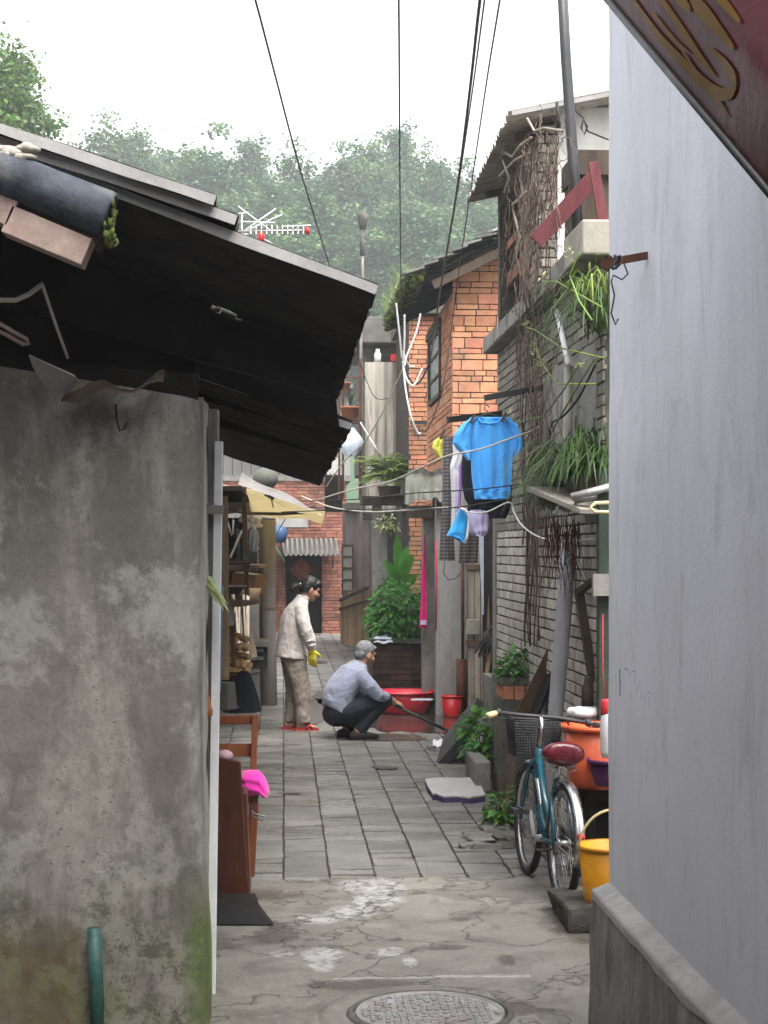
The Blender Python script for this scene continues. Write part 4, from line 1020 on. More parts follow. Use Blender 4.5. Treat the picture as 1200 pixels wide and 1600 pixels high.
m_ = MB(); m_.lathe([(.0, 0), (.05, 0), (.06, .10), (.08, .14), (.085, .24), (.04, .27), (0, .27)], WY(567, 358, 26.0), n=10); m_.tube([WY(566, 400, 26.0), WY(566, 358, 26.0)], .035, 8); part('drum', m_, MAT['rag_grey'], mst)
# pot shelf on the balcony side
ps = thing('balcony_rack', 'rusty iron balcony rack holding pots beside the corrugated screen', 'rack', WY(545, 700, 25.5))
m_ = MB()
for (x, yy) in ((530, 25.2), (562, 25.2), (536, 26.0), (564, 26.0)): m_.bar(WY(x, 780, yy), WY(x, 560, yy), .03, .03)
for z in (590, 660, 700): m_.bar(WY(528, z, 25.2), WY(563, z, 25.2), .03, .025); m_.bar(WY(563, z, 25.2), WY(564, z, 26), .03, .025); m_.bar(WY(528, z, 25.2), WY(536, z, 26), .03, .025)
part('frame', m_, MAT['rust'], ps)
m_ = MB(); m_.b2(WY(529, 657, 25.22), WY(563, 661, 25.95)); m_.b2(WY(529, 698, 25.22), WY(563, 702, 25.95)); part('shelf', m_, MAT['wood_dark'], ps)

# red brick end wall with the doorway
YE = 36.0
eh = thing('end_house', 'dark red brick house with a doorway closing the far end of the alley', 'house', (.6, YE + 1, 0))
xe0 = -1.6; xe1 = WY(541, 900, YE).x
da = WY(446, 868, YE); db = WY(503, 868, YE); dz = WY(470, 868, YE).z
m_ = MB()
m_.b2((xe0, YE + .02, 0), (da.x, YE + .3, 3.3)); m_.b2((db.x, YE + .02, 0), (xe1, YE + .3, 3.3)); m_.b2((da.x, YE + .02, dz), (db.x, YE + .3, 3.3)); part('mortar_core', m_, MAT['mortar_dark'], eh)
m_ = MB(); bricks(m_, (xe0, YE, 0), (1, 0, 0), (0, -1, 0), xe1 - xe0, 3.3, ((.06, .23),), .012, holes=[(da.x - xe0, 0, db.x - xe0, dz)], prot=.01); part('brickwork', m_, MAT['brick_red'], eh)
m_ = MB(); m_.b2((da.x, YE + .31, 0), (db.x, YE + .34, dz)); part('door', m_, MAT['soot'], eh)
m_ = MB(); m_.b2((xe0, YE - .05, 3.3), (xe1 + .1, YE + 4, 3.42)); m_.b2((xe0, YE + .36, 0), (xe1, YE + 4, 3.3)); part('roof', m_, MAT['tile_grey'], eh)
m_ = MB(); m_.b2((xe0 + .1, YE - .03, 2.3), (db.x - .3, YE - .012, 2.75)); part('render_patch', m_, MAT['plaster_grey'], eh)
pt = thing('door_poster', 'red diamond new year poster with a gold character on the dark far door', 'poster', WY(471, 905, YE + .1))
c = WY(471, 890, YE + .29); s_ = .27
m_ = MB(); m_.prism([(0, -s_), (s_, 0), (0, s_), (-s_, 0)], c, (1, 0, 0), (0, 0, 1), (0, -1, 0), .006); part('paper', m_, MAT['poster_red'], pt)
m_ = MB(); 
for (x0_, z0_, x1_, z1_) in [(-.10, .10, -.06, .07), (-.13, .05, -.03, .05), (-.03, .05, -.10, -.02), (-.075, .02, -.075, -.13), (-.07, -.01, -.03, -.04), (.0, .10, .13, .10), (.015, .065, .115, .065), (.015, .065, .015, .02), (.115, .065, .115, .02), (.015, .02, .115, .02), (.0, -.02, .13, -.02), (.0, -.02, .0, -.13), (.13, -.02, .13, -.13), (.0, -.13, .13, -.13), (.0, -.075, .13, -.075), (.065, -.02, .065, -.13)]:
    m_.bar(c + V(x0_, -.008, z0_), c + V(x1_, -.008, z1_), .004, .014, (0, 0, 1) if abs(x1_ - x0_) > abs(z1_ - z0_) else (1, 0, 0))
part('character', m_, MAT['poster_gold'], pt)
dw = thing('door_awning', 'striped corrugated awning over the dark doorway at the alley end', 'awning', WY(485, 860, YE - .3))
m_ = MB(); corr_sheet(m_, WY(440, 842, YE - .02), WY(443, 868, YE - .75), WY(527, 842, YE - .02) - WY(440, 842, YE - .02), V(0, -.5, 1), .105, .022, .008, 0, 8, 6, 0, .01, seed=9)
part('sheet', m_, MAT['striped_awning'], dw)
m_ = MB(); m_.bar(WY(445, 868, YE - .65), WY(445, 880, YE), .03, .03); m_.bar(WY(520, 868, YE - .65), WY(520, 885, YE), .03, .03); part('strut', m_, MAT['wood_dark'], dw)
# upper storey set back above the end house, with a railing
ub = thing('upper_balcony', 'shadowy upper balcony with a plain railing above the end house', 'balcony', (.2, YE + 1.5, 3.42))
m_ = MB(); m_.b2((-1.6, YE + 1.6, 3.43), (1.5, YE + 1.8, 5.3)); part('back_wall', m_, MAT['plaster_grey'], ub)
m_ = MB()
for k in range(14): m_.bar(V(-1.5 + k * .2, YE + .1, 3.43), V(-1.5 + k * .2, YE + .1, 4.05), .025, .025)
m_.bar(V(-1.55, YE + .1, 4.06), V(1.2, YE + .1, 4.06), .05, .05); part('railing', m_, MAT['metal_dark'], ub)
m_ = MB(); m_.b2((-1.6, YE - .1, 5.3), (1.5, YE + 2, 5.4)); part('roof', m_, MAT['tile_grey'], ub)

# mauve plank shed and the fence boards before it
sh = thing('plank_shed', 'pale mauve plank shed wall beside the far brick house', 'shed', WY(565, 950, 31))
m_ = MB()
for k in range(5):
    x = 541 + k * 9; m_.b2(WY(x, 1010, 31), WY(x + 8.4, 796 + rnd(-3, 3), 31.04), jit=.006)
part('planks', m_, MAT['plank_mauve'], sh)
m_ = MB(); m_.b2(WY(538, 790, 30.9), WY(590, 800, 31.8)); m_.b2(WY(541, 1010, 31.06), WY(640, 790, 33)); part('roof', m_, MAT['concrete_dark'], sh)
lt = thing('louvred_shutter', 'narrow shutter of four grey panels fixed to the mauve plank shed', 'shutter', WY(542, 930, 30.8))
m_ = MB(); m_.b2(WY(534, 850, 30.75), WY(536, 930, 30.8)); m_.b2(WY(550, 850, 30.75), WY(552, 930, 30.8)); 
for k in range(5): m_.b2(WY(536, 851 + k * 18, 30.75), WY(550, 854 + k * 18, 30.8))
part('frame', m_, MAT['wood_dark'], lt)
m_ = MB()
for k in range(4): m_.b2(WY(536, 855 + k * 18, 30.77), WY(550, 868 + k * 18, 30.79))
part('panels', m_, MAT['concrete_pale'], lt)
fd = thing('plank_gate', 'rough gate of upright brown planks leaning beside the green bush', 'gate', WY(556, 1012, 29.5))
m_ = MB()
for k in range(7):
    x = 532 + k * 6.6; yb = 1006 + k * 2.0; m_.bar(WY(x + 3, yb, 30 - k * .12), WY(x + 3 + rnd(-1, 1), 925 + rnd(-6, 12) - (18 if k in (5, 6) else 0), 30 - k * .12), .072, .03, (0, 1, 0))
part('planks', m_, MAT['wood_y'], fd, bevel=.004)
m_ = MB(); m_.bar(WY(531, 938, 29.9), WY(575, 918, 29.1), .05, .05); m_.bar(WY(531, 952, 29.9), WY(575, 938, 29.1), .05, .04); part('rail', m_, MAT['wood_dark'], fd)
# =================================================================== TREES
def crown(mb, c, r, ncl, nleaf, L, seed, mix_=0, hollow=.35):
    rs = random.Random(seed)
    for k in range(ncl):
        while True:
            p = Vector((rs.uniform(-1, 1), rs.uniform(-1, 1), rs.uniform(-1, 1)))
            if hollow < p.length < 1.0: break
        # uneven outline
        k_ = 1 + .28 * noise.noise(p * 1.9 + Vector((seed, 0, 0)))
        taper = 1 - .38 * max(0, p.z)
        q = Vector((p.x * r[0] * k_ * taper, p.y * r[1] * k_ * taper, p.z * r[2] * k_)) + c
        cr = rs.uniform(.28, .60) * min(r) * .5; mix_ = 1 if rs.random() < .3 + .35 * max(0, p.z) else 0  # brighter leaf material likelier towards the top, light painted into the crown
        vs = []; n0 = len(mb.v)
        for j in range(nleaf):
            d = Vector((rs.gauss(0, 1), rs.gauss(0, 1), rs.gauss(0, .8)))
            pos = q + d * cr * .5
            dr = Vector((rs.gauss(0, 1), rs.gauss(0, 1), rs.gauss(-.4, .7))).normalized(); a = dr.cross(Vector((rs.gauss(0, .6), rs.gauss(0, .6), 1)))
            if a.length < 1e-3: continue
            a.normalize(); l = L * rs.uniform(.6, 1.3); w_ = l * .42
            vs += [pos, pos + dr * l * .5 + a * w_, pos + dr * l, pos + dr * l * .5 - a * w_]
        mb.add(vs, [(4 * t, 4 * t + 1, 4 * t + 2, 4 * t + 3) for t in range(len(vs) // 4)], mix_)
TS = 1.55
CROWNS = []
for q in range(5):
    cw = MB(); crown(cw, V(0, 0, 0), (1, 1, 2.3), 330, 105, .075, 300 + q * 17, 0, .0)
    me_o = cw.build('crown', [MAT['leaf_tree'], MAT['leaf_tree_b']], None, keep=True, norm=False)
    CROWNS.append(me_o.data); bpy.data.objects.remove(me_o)
cw = MB(); crown(cw, V(0, 0, 0), (1, 1, 1.7), 260, 110, .062, 411, 0, .15)
me_o = cw.build('crown', [MAT['leaf_tree_c'], MAT['leaf_tree_b']], None, keep=True, norm=False); NEARCROWN = me_o.data; bpy.data.objects.remove(me_o)
def tree(px, pytop, d, rw, rh, seed, label, group='tall trees behind the roofs', mesh=None):
    if d < 90 and mesh is None: d, rw, rh = d * TS, rw * TS, rh * TS
    topz = W(px, pytop, d); b = V(topz.x, topz.y, -.03)
    t = thing('tree', label, 'tree', b, group)
    cz = topz.z - rh * .98
    tk = MB(); hh = topz.z
    sw_ = rnd(-.3, .3)
    tk.tube([b, b + V(sw_ * .3, 0, hh * .3), b + V(sw_, .1, hh * .6), b + V(sw_ * .6, 0, hh * .93)], [.30, .24, .15, .03], 9)
    for k in range(9):
        a = rnd(0, 6.28); z0 = cz - rh * .75 + rnd(0, rh * 1.1); p = b + V(sw_ * .7, 0, z0)
        e = p + V(math.cos(a) * rw * .75, math.sin(a) * rw * .75, rnd(.5, 1.3)); tk.tube([p, (p + e) / 2 + V(0, 0, -.1), e], [.09, .06, .02], 6)
    part('trunk', tk, MAT['bark'], t)
    o = bpy.data.objects.new('crown', mesh or CROWNS[seed % 5]); COL.objects.link(o); o.parent = t
    o.location = (0, 0, cz + .03); o.scale = (rw, rw, rh / (1.7 if mesh else 2.3)); o.rotation_euler = (0, 0, rnd(0, 6.28))
    return t
tl = [(158, 198, 66, 2.1, 5.0, 'hazy tree beside the gap in the treeline, with a rounded top'), (205, 206, 70, 1.9, 5.0, 'narrow hazy tree at the right side of the first clump'),
      (318, 208, 68, 2.5, 5.4, 'hazy tree with a broad peaked top above the left roof slope'), (262, 238, 74, 2.0, 5, 'lower hazy tree between two peaked ones above the left roof'),
      (385, 243, 72, 1.8, 5, 'smaller hazy tree left of the sloping black wire'), (475, 243, 70, 1.9, 5, 'hazy tree right behind the sloping black wire'),
      (430, 282, 66, 2.0, 4.6, 'lower hazy tree above the television aerial'), (525, 236, 72, 1.8, 5, 'hazy tree rising above the thin mast'),
      (572, 222, 70, 2.0, 5.2, 'tallest hazy tree just left of the vertical wire'), (620, 226, 74, 2.0, 5.2, 'hazy tree crossed by the vertical black wire'),
      (652, 246, 68, 1.8, 5, 'hazy tree right of the vertical black wire'), (694, 252, 72, 2.0, 5, 'hazy tree crossed by the thick slanting cable'),
      (745, 262, 70, 2.0, 5, 'hazy tree partly hidden by the corrugated roof'), (795, 300, 76, 2.2, 4.6, 'hazy tree seen through the upper window of the grey house')]
for i, (px, py, d, rw, rh, lab) in enumerate(tl):
    tree(px, py, d, rw * 1.12, rh, 20 + i, lab)
for i, px in enumerate((190, 290, 360, 440, 510, 580, 640, 700, 770)):
    tree(px, 322 + 22 * (i % 2), 61 + 2 * (i % 3), 2.6, 4.6, 60 + i, 'lower leafy tree in the front row, ' + ['above the end of the left roof', 'behind the roof edge step', 'behind the television aerial', 'over the sloping black wire foot', 'left of the thin mast', 'between the thin mast and the vertical wire', 'right of the vertical wire above the moss roof', 'behind the slanting cable', 'behind the corrugated roof of the grey house'][i], 'lower trees in front of the treeline')
tree(-34, 22, 42, 2.0, 3.4, 91, 'bright green leafy tree nearest to the camera, above the left house', None, NEARCROWN)
# far hill behind
hl = MB(); hl.sheet(lambda u, v: V(-160 + 320 * u, 130 + 60 * v, -1 + 26 * math.sin(math.pi * min(1, v * 1.0)) * (.75 + .25 * math.sin(u * 7 + 1))), 40, 8); setting('hills', hl, MAT['leaf_tree'])

# =================================================================== PLANTS
def bush(name, label, cat, c, r, n, L, wd, m, stems=8, base=None, group=None, droop=.3, low=-.2, up=.5):
    c = Vector(c); base = Vector(base) if base is not None else c - V(0, 0, r[2])
    t = thing(name, label, cat, base, group)
    st = MB(); lf = MB()
    for k in range(stems):
        a = rnd(0, 6.28); rr = rnd(.2, .85)
        e = c + V(math.cos(a) * r[0] * rr, math.sin(a) * r[1] * rr, r[2] * rnd(.0, .8))
        st.tube([base + V(rnd(-.04, .04), rnd(-.04, .04), 0), (base + e) / 2 + V(rnd(-.05, .05), rnd(-.05, .05), .05), e], [.008, .006, .003], 5)
    part('stems', st, MAT['leaf_fern'], t)
    k = 0
    while k < n:
        p = Vector((rnd(-1, 1), rnd(-1, 1), rnd(-1, 1)))
        if p.length > 1 or p.z < low - .8: continue
        kk = 1 + .3 * noise.noise(p * 2.1 + c)
        q = c + Vector((p.x * r[0] * kk, p.y * r[1] * kk, p.z * r[2] * kk))
        if p.length < .45 and random.random() < .7: continue
        d = Vector((p.x, p.y, p.z * .3)).normalized() + Vector((rnd(-.6, .6), rnd(-.6, .6), rnd(-.5, .3)))
        lf.leaf(q, d, Vector((rnd(-.5, .5), rnd(-.5, .5), 1)), L * rnd(.6, 1.25), wd * rnd(.7, 1.2), 0, droop); k += 1
    part('leaves', lf, MAT[m], t, norm=False)
    return t
# big bush in the brick planter
pc_ = WY(622, 1000, 21.6)
bp = thing('brick_planter', 'dark mossy brick planter under the big leafy bush', 'planter', V(pc_.x, 21.6, 0))
xa, xb = WY(583, 1040, 21.2).x, WY(664, 1040, 21.2).x
m_ = MB(); m_.b2((xa + .01, 21.21, 0), (xb, 22.3, .60)); part('core', m_, MAT['mortar_dark'], bp)
m_ = MB(); bricks(m_, (xa, 21.2, 0), (1, 0, 0), (0, -1, 0), xb - xa, .62, ((.062, .235),), .013, prot=.01, jit=.008); bricks(m_, (xa, 22.3, 0), (0, -1, 0), (-1, 0, 0), 1.1, .62, ((.062, .235),), .013); part('brickwork', m_, MAT['brick_dark'], bp)
m_ = MB(); m_.b2((xa - .03, 21.14, .615), (xb, 22.35, .665), jit=.01); part('coping', m_, MAT['concrete_dark'], bp)
bush('leafy_bush', 'big dense green bush growing in the dark brick planter', 'bush', WY(626, 968, 21.7), (.44, .5, .50), 1500, .105, .07, 'leaf_bush', 14)
b2_ = bush('leafy_bush', 'lower overhanging side of green foliage at the plank gate end of the planter', 'bush', WY(606, 975, 21.6), (.22, .4, .30), 420, .10, .065, 'leaf_bush', 8)
m_ = MB()
m_.sheet(lambda u, v: WY(584 + 30 * u, 1001 + 4 * v, 21.1) + V(0, .25 - .25 * v, .012 * math.sin(u * 9) + .07 * math.sin(u * 2.6) * (1 - v) ** .5), 16, 5, V(0, 0, .006)); top('pale_rag', 'pale blue white rag lying on the rim of the brick planter', 'rag', m_, MAT['cloth_paleblue'])
# banana-like plant behind
bn = thing('broad_leaf_plant', 'broad leaved plant with upright shiny leaves behind the bush', 'plant', WY(620, 1000, 23))
m_ = MB()
for (x0, y0, x1, y1, wd, bend) in [(620, 930, 617, 832, .13, .02), (624, 930, 636, 862, .17, .05), (619, 935, 606, 872, .13, -.05), (624, 945, 643, 893, .15, .07), (618, 945, 602, 900, .12, -.06), (627, 935, 632, 850, .14, .03), (621, 940, 614, 880, .15, -.03)]:
    a = WY(x0, y0, 22.9 + rnd(-.2, .25)); b = WY(x1, y1, 22.6 + rnd(-.45, .3)); yawl = rnd(-.5, .5)
    N = 9; vs = []
    for i in range(N):
        t = i / (N - 1); p = a.lerp(b, t) + V(bend * t * t, -.05 * t, .06 * math.sin(math.pi * t) - .10 * max(0, t - .7))
        w2 = wd * (.16 + .84 * max(0, math.sin(math.pi * min(1, max(0, (t - .22) / .78)))) ** .6) * (1 if t < .97 else .15)
        s_ = V(math.cos(yawl), math.sin(yawl), 0); cup = V(-math.sin(yawl), math.cos(yawl), 0) * w2 * .3
        vs += [p - s_ * w2 / 2 - cup, p, p + s_ * w2 / 2 - cup]
    m_.add(vs, [f for i in range(N - 1) for f in ((3 * i, 3 * i + 1, 3 * i + 4, 3 * i + 3), (3 * i + 1, 3 * i + 2, 3 * i + 5, 3 * i + 4))], 0, True)
part('leaves', m_, MAT['leaf_banana'], bn, norm=False)
m_ = MB(); m_.tube([WY(620, 1000, 23), WY(622, 930, 22.9)], .03, 8); part('stem', m_, MAT['leaf_fern'], bn)
bush('climbing_plant', 'small yellow green plant under the edge of the balcony above the broad leaves', 'plant', WY(606, 818, 22.5), (.16, .16, .13), 70, .08, .045, 'leaf_pale', 5)
# fern on the balcony
fn_ = thing('fern', 'bushy yellow green fern spilling over the balcony below the corrugated screen', 'fern', WY(605, 765, 24.2))
m_ = MB()
for k in range(70):
    a = rnd(0, 6.28); c = WY(608, 748, 23.6); sp = rnd(.25, .68); upz = rnd(.02, .45)
    e = c + V(math.cos(a) * sp * .85, math.sin(a) * sp * .5, upz - sp * .25); mid = (c + e) / 2 + V(0, 0, .14 + upz * .2)
    for j in range(1, 15):
        t = j / 15; p = c.lerp(mid, t).lerp(mid.lerp(e, t), t); dd = (e - c).normalized(); sd_ = dd.cross(V(0, 0, 1)).normalized()
        for s_ in (-1, 1): m_.leaf(p, sd_ * s_ + dd * .5 + V(0, 0, -.15), V(0, 0, 1), .12 * (1 - t * .5), .042)
part('fronds', m_, MAT['leaf_fern'], fn_, norm=False)
m_ = MB(); m_.lathe([(.0, 0), (.14, 0), (.17, .14), (.15, .14), (0, .12)], WY(608, 775, 23.8), n=16); part('pot', m_, MAT['wood_dark'], fn_)
m_ = MB(); m_.b2(WY(566, 775, 23.9), WY(650, 790, 24.7)); top('balcony_shelf', 'dark wooden shelf carrying the fern below the corrugated screen', 'shelf', m_, MAT['wood_dark'])
m_ = MB()
for (x, yy) in ((589, 24.2), (640, 24.5)): m_.bar(WY(x, 1000, yy), WY(x, 786, yy), .17 if x == 589 else .1, .14)
top('timber_props', 'thick grey timber props under the fern shelf', 'prop', m_, MAT['concrete'])

def potted(px, py, d, pr, ph, label, leaf='leaf_grass', n=26, ll=.28, lean=.35):
    c = WY(px, py, d); t = thing('potted_plant', label, 'potted plant', c)
    m_ = MB(); m_.lathe([(0, 0), (pr * .72, 0), (pr, ph * .85), (pr * 1.08, ph * .85), (pr * 1.08, ph), (pr * .92, ph), (pr * .88, ph * .9), (0, ph * .88)], c, n=18); part('pot', m_, MAT['terracotta'], t)
    m_ = MB()
    for k in range(n):
        a = rnd(0, 6.28); b = c + V(0, 0, ph * .88); l = ll * rnd(.6, 1.2); o = V(math.cos(a) * l * lean, math.sin(a) * l * lean, l)
        m_.blade([b, b + o * .5 + V(0, 0, .03), b + o + V(o.x * .4, o.y * .4, -.05)], .022)
    part('leaves', m_, MAT[leaf], t, norm=False); return t
potted(547, 656, 25.6, .15, .20, 'terracotta pot with upright grassy leaves on the rusty balcony rack')
potted(538, 610, 25.7, .10, .12, 'small pot with pale leaves on top of the rusty balcony rack', 'leaf_pale', 18, .2)
m_ = MB()
def bagf(u, v):
    a = u * 6.28; z = v; rr = (.10 + .08 * math.sin(math.pi * min(1, z * 1.05))) * (1 - .65 * z ** 3)
    return WY(549, 712, 25.0) + V(rr * math.cos(a) * (1 + .15 * math.sin(5 * a)), rr * .7 * math.sin(a), .42 * z + .01 * math.sin(7 * a))
m_.sheet(bagf, 28, 12); top('plastic_bag', 'pale white plastic bag hanging under the balcony rack', 'bag', m_, MAT['cloth_paleblue'])
m_ = MB(); m_.sheet(lambda u, v: WY(512 + 18 * u + 3 * v * (u - .5), 716 + 26 * v + 1.5 * math.sin(u * 20) * (v > .9), 27) + V(0, -.3 * v + .03 * math.sin(u * 20), 0), 30, 5, V(0, .01, 0)); top('scalloped_awning', 'small white scalloped awning beyond the lower dark roof', 'awning', m_, MAT['tarp_white'])
m_ = MB(); m_.b2(WY(508, 742, 27.3), WY(534, 800, 27.6)); top('dark_window', 'dark window box below the white scalloped awning', 'window', m_, MAT['soot'])

# --- plants on the right side, nearer
bush('leafy_plant', 'bright green leafy plant beside the leaning dark board', 'plant', WY(762, 1150, 13.2), (.20, .24, .22), 300, .11, .062, 'leaf_bright', 9, group=None)
bush('leafy_plant', 'low green plant growing from the rubble next to the front bicycle wheel', 'plant', WY(785, 1262, 10.6), (.11, .13, .11), 90, .085, .042, 'leaf_bright', 7)
bush('leafy_plant', 'green leafy plant growing out of the small brick planter box', 'plant', WY(810, 1042, 12.2), (.17, .16, .11), 170, .075, .055, 'leaf_bush', 9)
pb = thing('planter_box', 'small planter box of concrete and red bricks with a green plant', 'planter', WY(812, 1130, 12.2) * 1); pb.location.z = 0; pb.location = V(WY(812, 1100, 12.2).x, 12.2, 0)
x0, x1 = WY(784, 1100, 12.1).x, WY(840, 1100, 12.1).x; zt_ = WY(800, 1060, 12.1).z
m_ = MB(); m_.b2((x0, 12.1, 0), (x1, 12.6, zt_ - .16), jit=.006); m_.b2((x0 - .01, 12.09, zt_ - .05), (x1 + .01, 12.6, zt_), jit=.004); part('body', m_, MAT['concrete_dark'], pb, bevel=.008)
m_ = MB()
for k in range(3): m_.b2((x0 + .01 + k * .085, 12.095, zt_ - .155), (x0 + .085 + k * .085, 12.5, zt_ - .055), jit=.004)
part('bricks', m_, MAT['brick_orange'], pb, bevel=.004)
# grass hanging from the bracket shelf
sf = thing('plant_shelf', 'bracket shelf of pale boards with grey pipes on the grey brick wall', 'shelf', WY(900, 790, 9.6))
m_ = MB(); m_.bar(WY(875, 765, 9.6), WY(960, 800, 9.2), .5, .03); m_.bar(WY(862, 768, 9.7), WY(895, 790, 9.5), .10, .05); part('board', m_, MAT['concrete_pale'], sf, bevel=.005)
m_ = MB(); m_.tube([WY(893, 777, 9.1), WY(960, 759, 9.1)], .024, 10); m_.tube([WY(897, 784, 9.15), WY(960, 772, 9.15)], .016, 10); part('pipes', m_, MAT['steel_dull'], sf)
m_ = MB(); m_.tube([WY(960, 785, 9.0), WY(930, 786, 9.0), WY(922, 793, 9.0), WY(930, 800, 9.0), WY(960, 800, 9.0)], .010, 8); part('hose', m_, MAT['plastic_cream'], sf)
m_ = MB(); m_.b2(WY(885, 745, 9.55), WY(950, 770, 9.3)); part('trough', m_, MAT['soil'], sf)
def grass(name, label, px, py, d, n, ll, spread, tilt=(-.5, -.2), wd=.016, m='leaf_grass', droop=1.0):
    c = WY(px, py, d); t = thing(name, label, 'plant', c); m_ = MB()
    for k in range(n):
        b = c + V(rnd(-spread, spread), rnd(-spread, spread) * 1.2, rnd(-.03, .05)); a = rnd(0, 6.28); l = ll * rnd(.5, 1.15)
        o = V(math.cos(a) * .6 + tilt[0], math.sin(a) * .6 + tilt[1], rnd(.3, 1.0)).normalized() * l
        e = b + o + V(o.x * .45, o.y * .45, -l * rnd(.3, .95) * droop)
        mid = b + o * .72 + V(0, 0, l * .12)
        m_.blade([b, b.lerp(mid, .5) + V(0, 0, .03), mid, mid.lerp(e, .55) + V(o.x * .08, o.y * .08, .02), e], wd * rnd(.7, 1.3))
    part('leaves', m_, MAT[m], t, norm=False)
    return t
grass('trailing_grass', 'long dark green grassy leaves trailing over the bracket shelf', 925, 752, 9.45, 300, .36, .13, (-.45, -.2), .013)
grass('trailing_grass', 'shorter grassy clump at the outer end of the bracket shelf hanging low', 868, 790, 9.8, 130, .26, .08, (-.3, -.2), .013)
grass('spider_plant', 'light green arching spider plant leaves below the rusty bracket', 945, 520, 9.3, 110, .42, .09, (-.5, -.2), .011, 'leaf_grass')
grass('spider_plant', 'yellowish spider plant tuft at the top of the grey brick wall under the cream block', 935, 470, 9.25, 50, .26, .06, (-.5, -.1), .010, 'leaf_fern')
m_ = MB()
for k in range(80):
    p = WY(rnd(850, 905), rnd(800, 838), 9.75 + rnd(-.1, .1)); m_.tube([p, p + V(rnd(-.03, .03), 0, -rnd(.1, .2)), p + V(rnd(-.05, .05), 0, -rnd(.2, .42))], [.003, .002, .001], 4)
top('hanging_roots', 'reddish brown dead roots hanging below the bracket shelf', 'roots', m_, MAT['root'])
# runners with pale flower buds
m_ = MB()
ru = [[(940, 480), (870, 440), (848, 440), (830, 470)], [(945, 560), (880, 545), (835, 515), (822, 512)], [(930, 600), (870, 600), (845, 565), (838, 545)], [(905, 395), (890, 430), (905, 470), (925, 500)], [(800, 662), (850, 650), (880, 610), (905, 570)], [(840, 720), (870, 660), (905, 600), (930, 560)]]
for r_ in ru: m_.tube([WX(x, y, XG - .18 - .02 * i) for i, (x, y) in enumerate(r_)], .005, 5)
rn = top('plant_runner', 'thin pale runners with buds trailing from the spider plants', 'plant', m_, MAT['leaf_fern'])
for (x, y) in [(848, 438), (824, 512), (836, 545), (846, 570), (888, 400), (905, 575), (795, 652), (852, 590)]:
    m_ = MB(); c = WX(x, y, XG - .22)
    for k in range(9): m_.leaf(c + V(rnd(-.02, .02), rnd(-.02, .02), rnd(-.03, .03)), V(rnd(-1, 1), rnd(-1, 1), rnd(-.3, 1)), V(0, 0, 1), .05, .018)
    bo = part('bud', m_, MAT['leaf_pale'], rn, norm=False)

# --- dead vine over the grey house
vn = thing('dead_vine', 'tangled bare vine climbing the grey brick house up to its roof', 'vine', V(XG - .08, 12.1, 0))
m_ = MB(); rs = random.Random(3)
for k in range(17):
    x = rs.uniform(820, 846); pts = []
    yb = rs.choice([1010, 1000, 960, 900, 850]); yt = rs.uniform(190, 330)
    n = 22; ph = rs.uniform(0, 6)
    for i in range(n + 1):
        t = i / n; y = yb + (yt - yb) * t
        xx = x + 9 * math.sin(t * 7 + ph) * (.3 + t) + rs.uniform(-2.5, 2.5) + (rs.uniform(-8, 8) if t > .7 else 0) + (-6 * t)
        pts.append(WX(xx, max(y, 205), XG - .04 - .08 * (y < 480) - .05 * rs.random()))
    m_.tube(pts, [rs.uniform(.004, .009) * (1 - .6 * i / n) for i in range(n + 1)], 5)
part('stems', m_, MAT['vine'], vn)
m_ = MB()
for k in range(230):
    x, y = rs.uniform(785, 874), rs.uniform(205, 470)
    if rs.random() < .3: x, y = rs.uniform(800, 865), rs.uniform(470, 720)
    if rs.random() < .25: x, y = rs.uniform(815, 866), rs.uniform(205, 330)
    pts = [WX(x, y, XG - .06 - .16 * rs.random())]; a = rs.uniform(0, 6.28)
    for i in range(rs.randint(5, 11)):
        a += rs.uniform(-.8, .8); pts.append(pts[-1] + V(rs.uniform(-.02, .02), math.cos(a) * .07, math.sin(a) * .055 - .018))
    pts = [V(min(p.x, XG - .02), p.y, min(p.z, 4.66)) for p in pts]
    m_.tube(pts, [.0038 * (1 - .7 * i / len(pts)) for i in range(len(pts))], 4)
part('twigs', m_, MAT['vine'], vn)
m_ = MB()
for line in ([(760, 245), (785, 235), (800, 245), (812, 228), (830, 215)], [(768, 262), (772, 240), (790, 240)], [(782, 240), (790, 262), (796, 278), (788, 300)], [(824, 185), (835, 205), (850, 200), (880, 205)], [(780, 275), (805, 250), (825, 240)], [(822, 300), (800, 320), (812, 370), (800, 420)]):
    m_.tube([WX(x, y, XG - .16) for x, y in line], .009, 6)
part('loose_stems', m_, MAT['wood_pale'], vn)
# utility pole and things on the terrace
up = MB(); up.tube([WY(903, 390, 10.2), WY(894, 250, 10.2), WY(883, 90, 10.2), WY(872, -120, 10.2)], [.029, .029, .028, .027], 12); up.tube([WY(911, 380, 10.2), WY(901, 250, 10.2), WY(889, 90, 10.2), WY(878, -120, 10.2)], .013, 8)
top('utility_pole', 'dark leaning pole standing on the terrace of the grey brick house', 'pole', up, MAT['metal_dark'])
m_ = MB(); m_.bar(WY(837, 378, 10.05), WY(928, 278, 10.0), .10, .022, (0, -1, .0), m=0); top('maroon_board', 'maroon board leaning diagonally across the pole on the terrace', 'board', m_, MAT['maroon'], bevel=.003)
m_ = MB(); m_.bar(WY(943, 352, 9.85), WY(927, 253, 9.85), .062, .022, (0, -1, 0)); top('maroon_post', 'short upright maroon post beside the dark hatch on the terrace', 'post', m_, MAT['maroon'], bevel=.003)
m_ = MB(); m_.b2(WY(903, 356, 10.4), WY(953, 268, 10.9)); m_.b2(WY(900, 272, 10.35), WY(957, 266, 10.9)); top('wooden_hatch', 'dark wooden hatch box behind the maroon boards on the terrace', 'hatch', m_, MAT['wood_dark'])
m_ = MB()
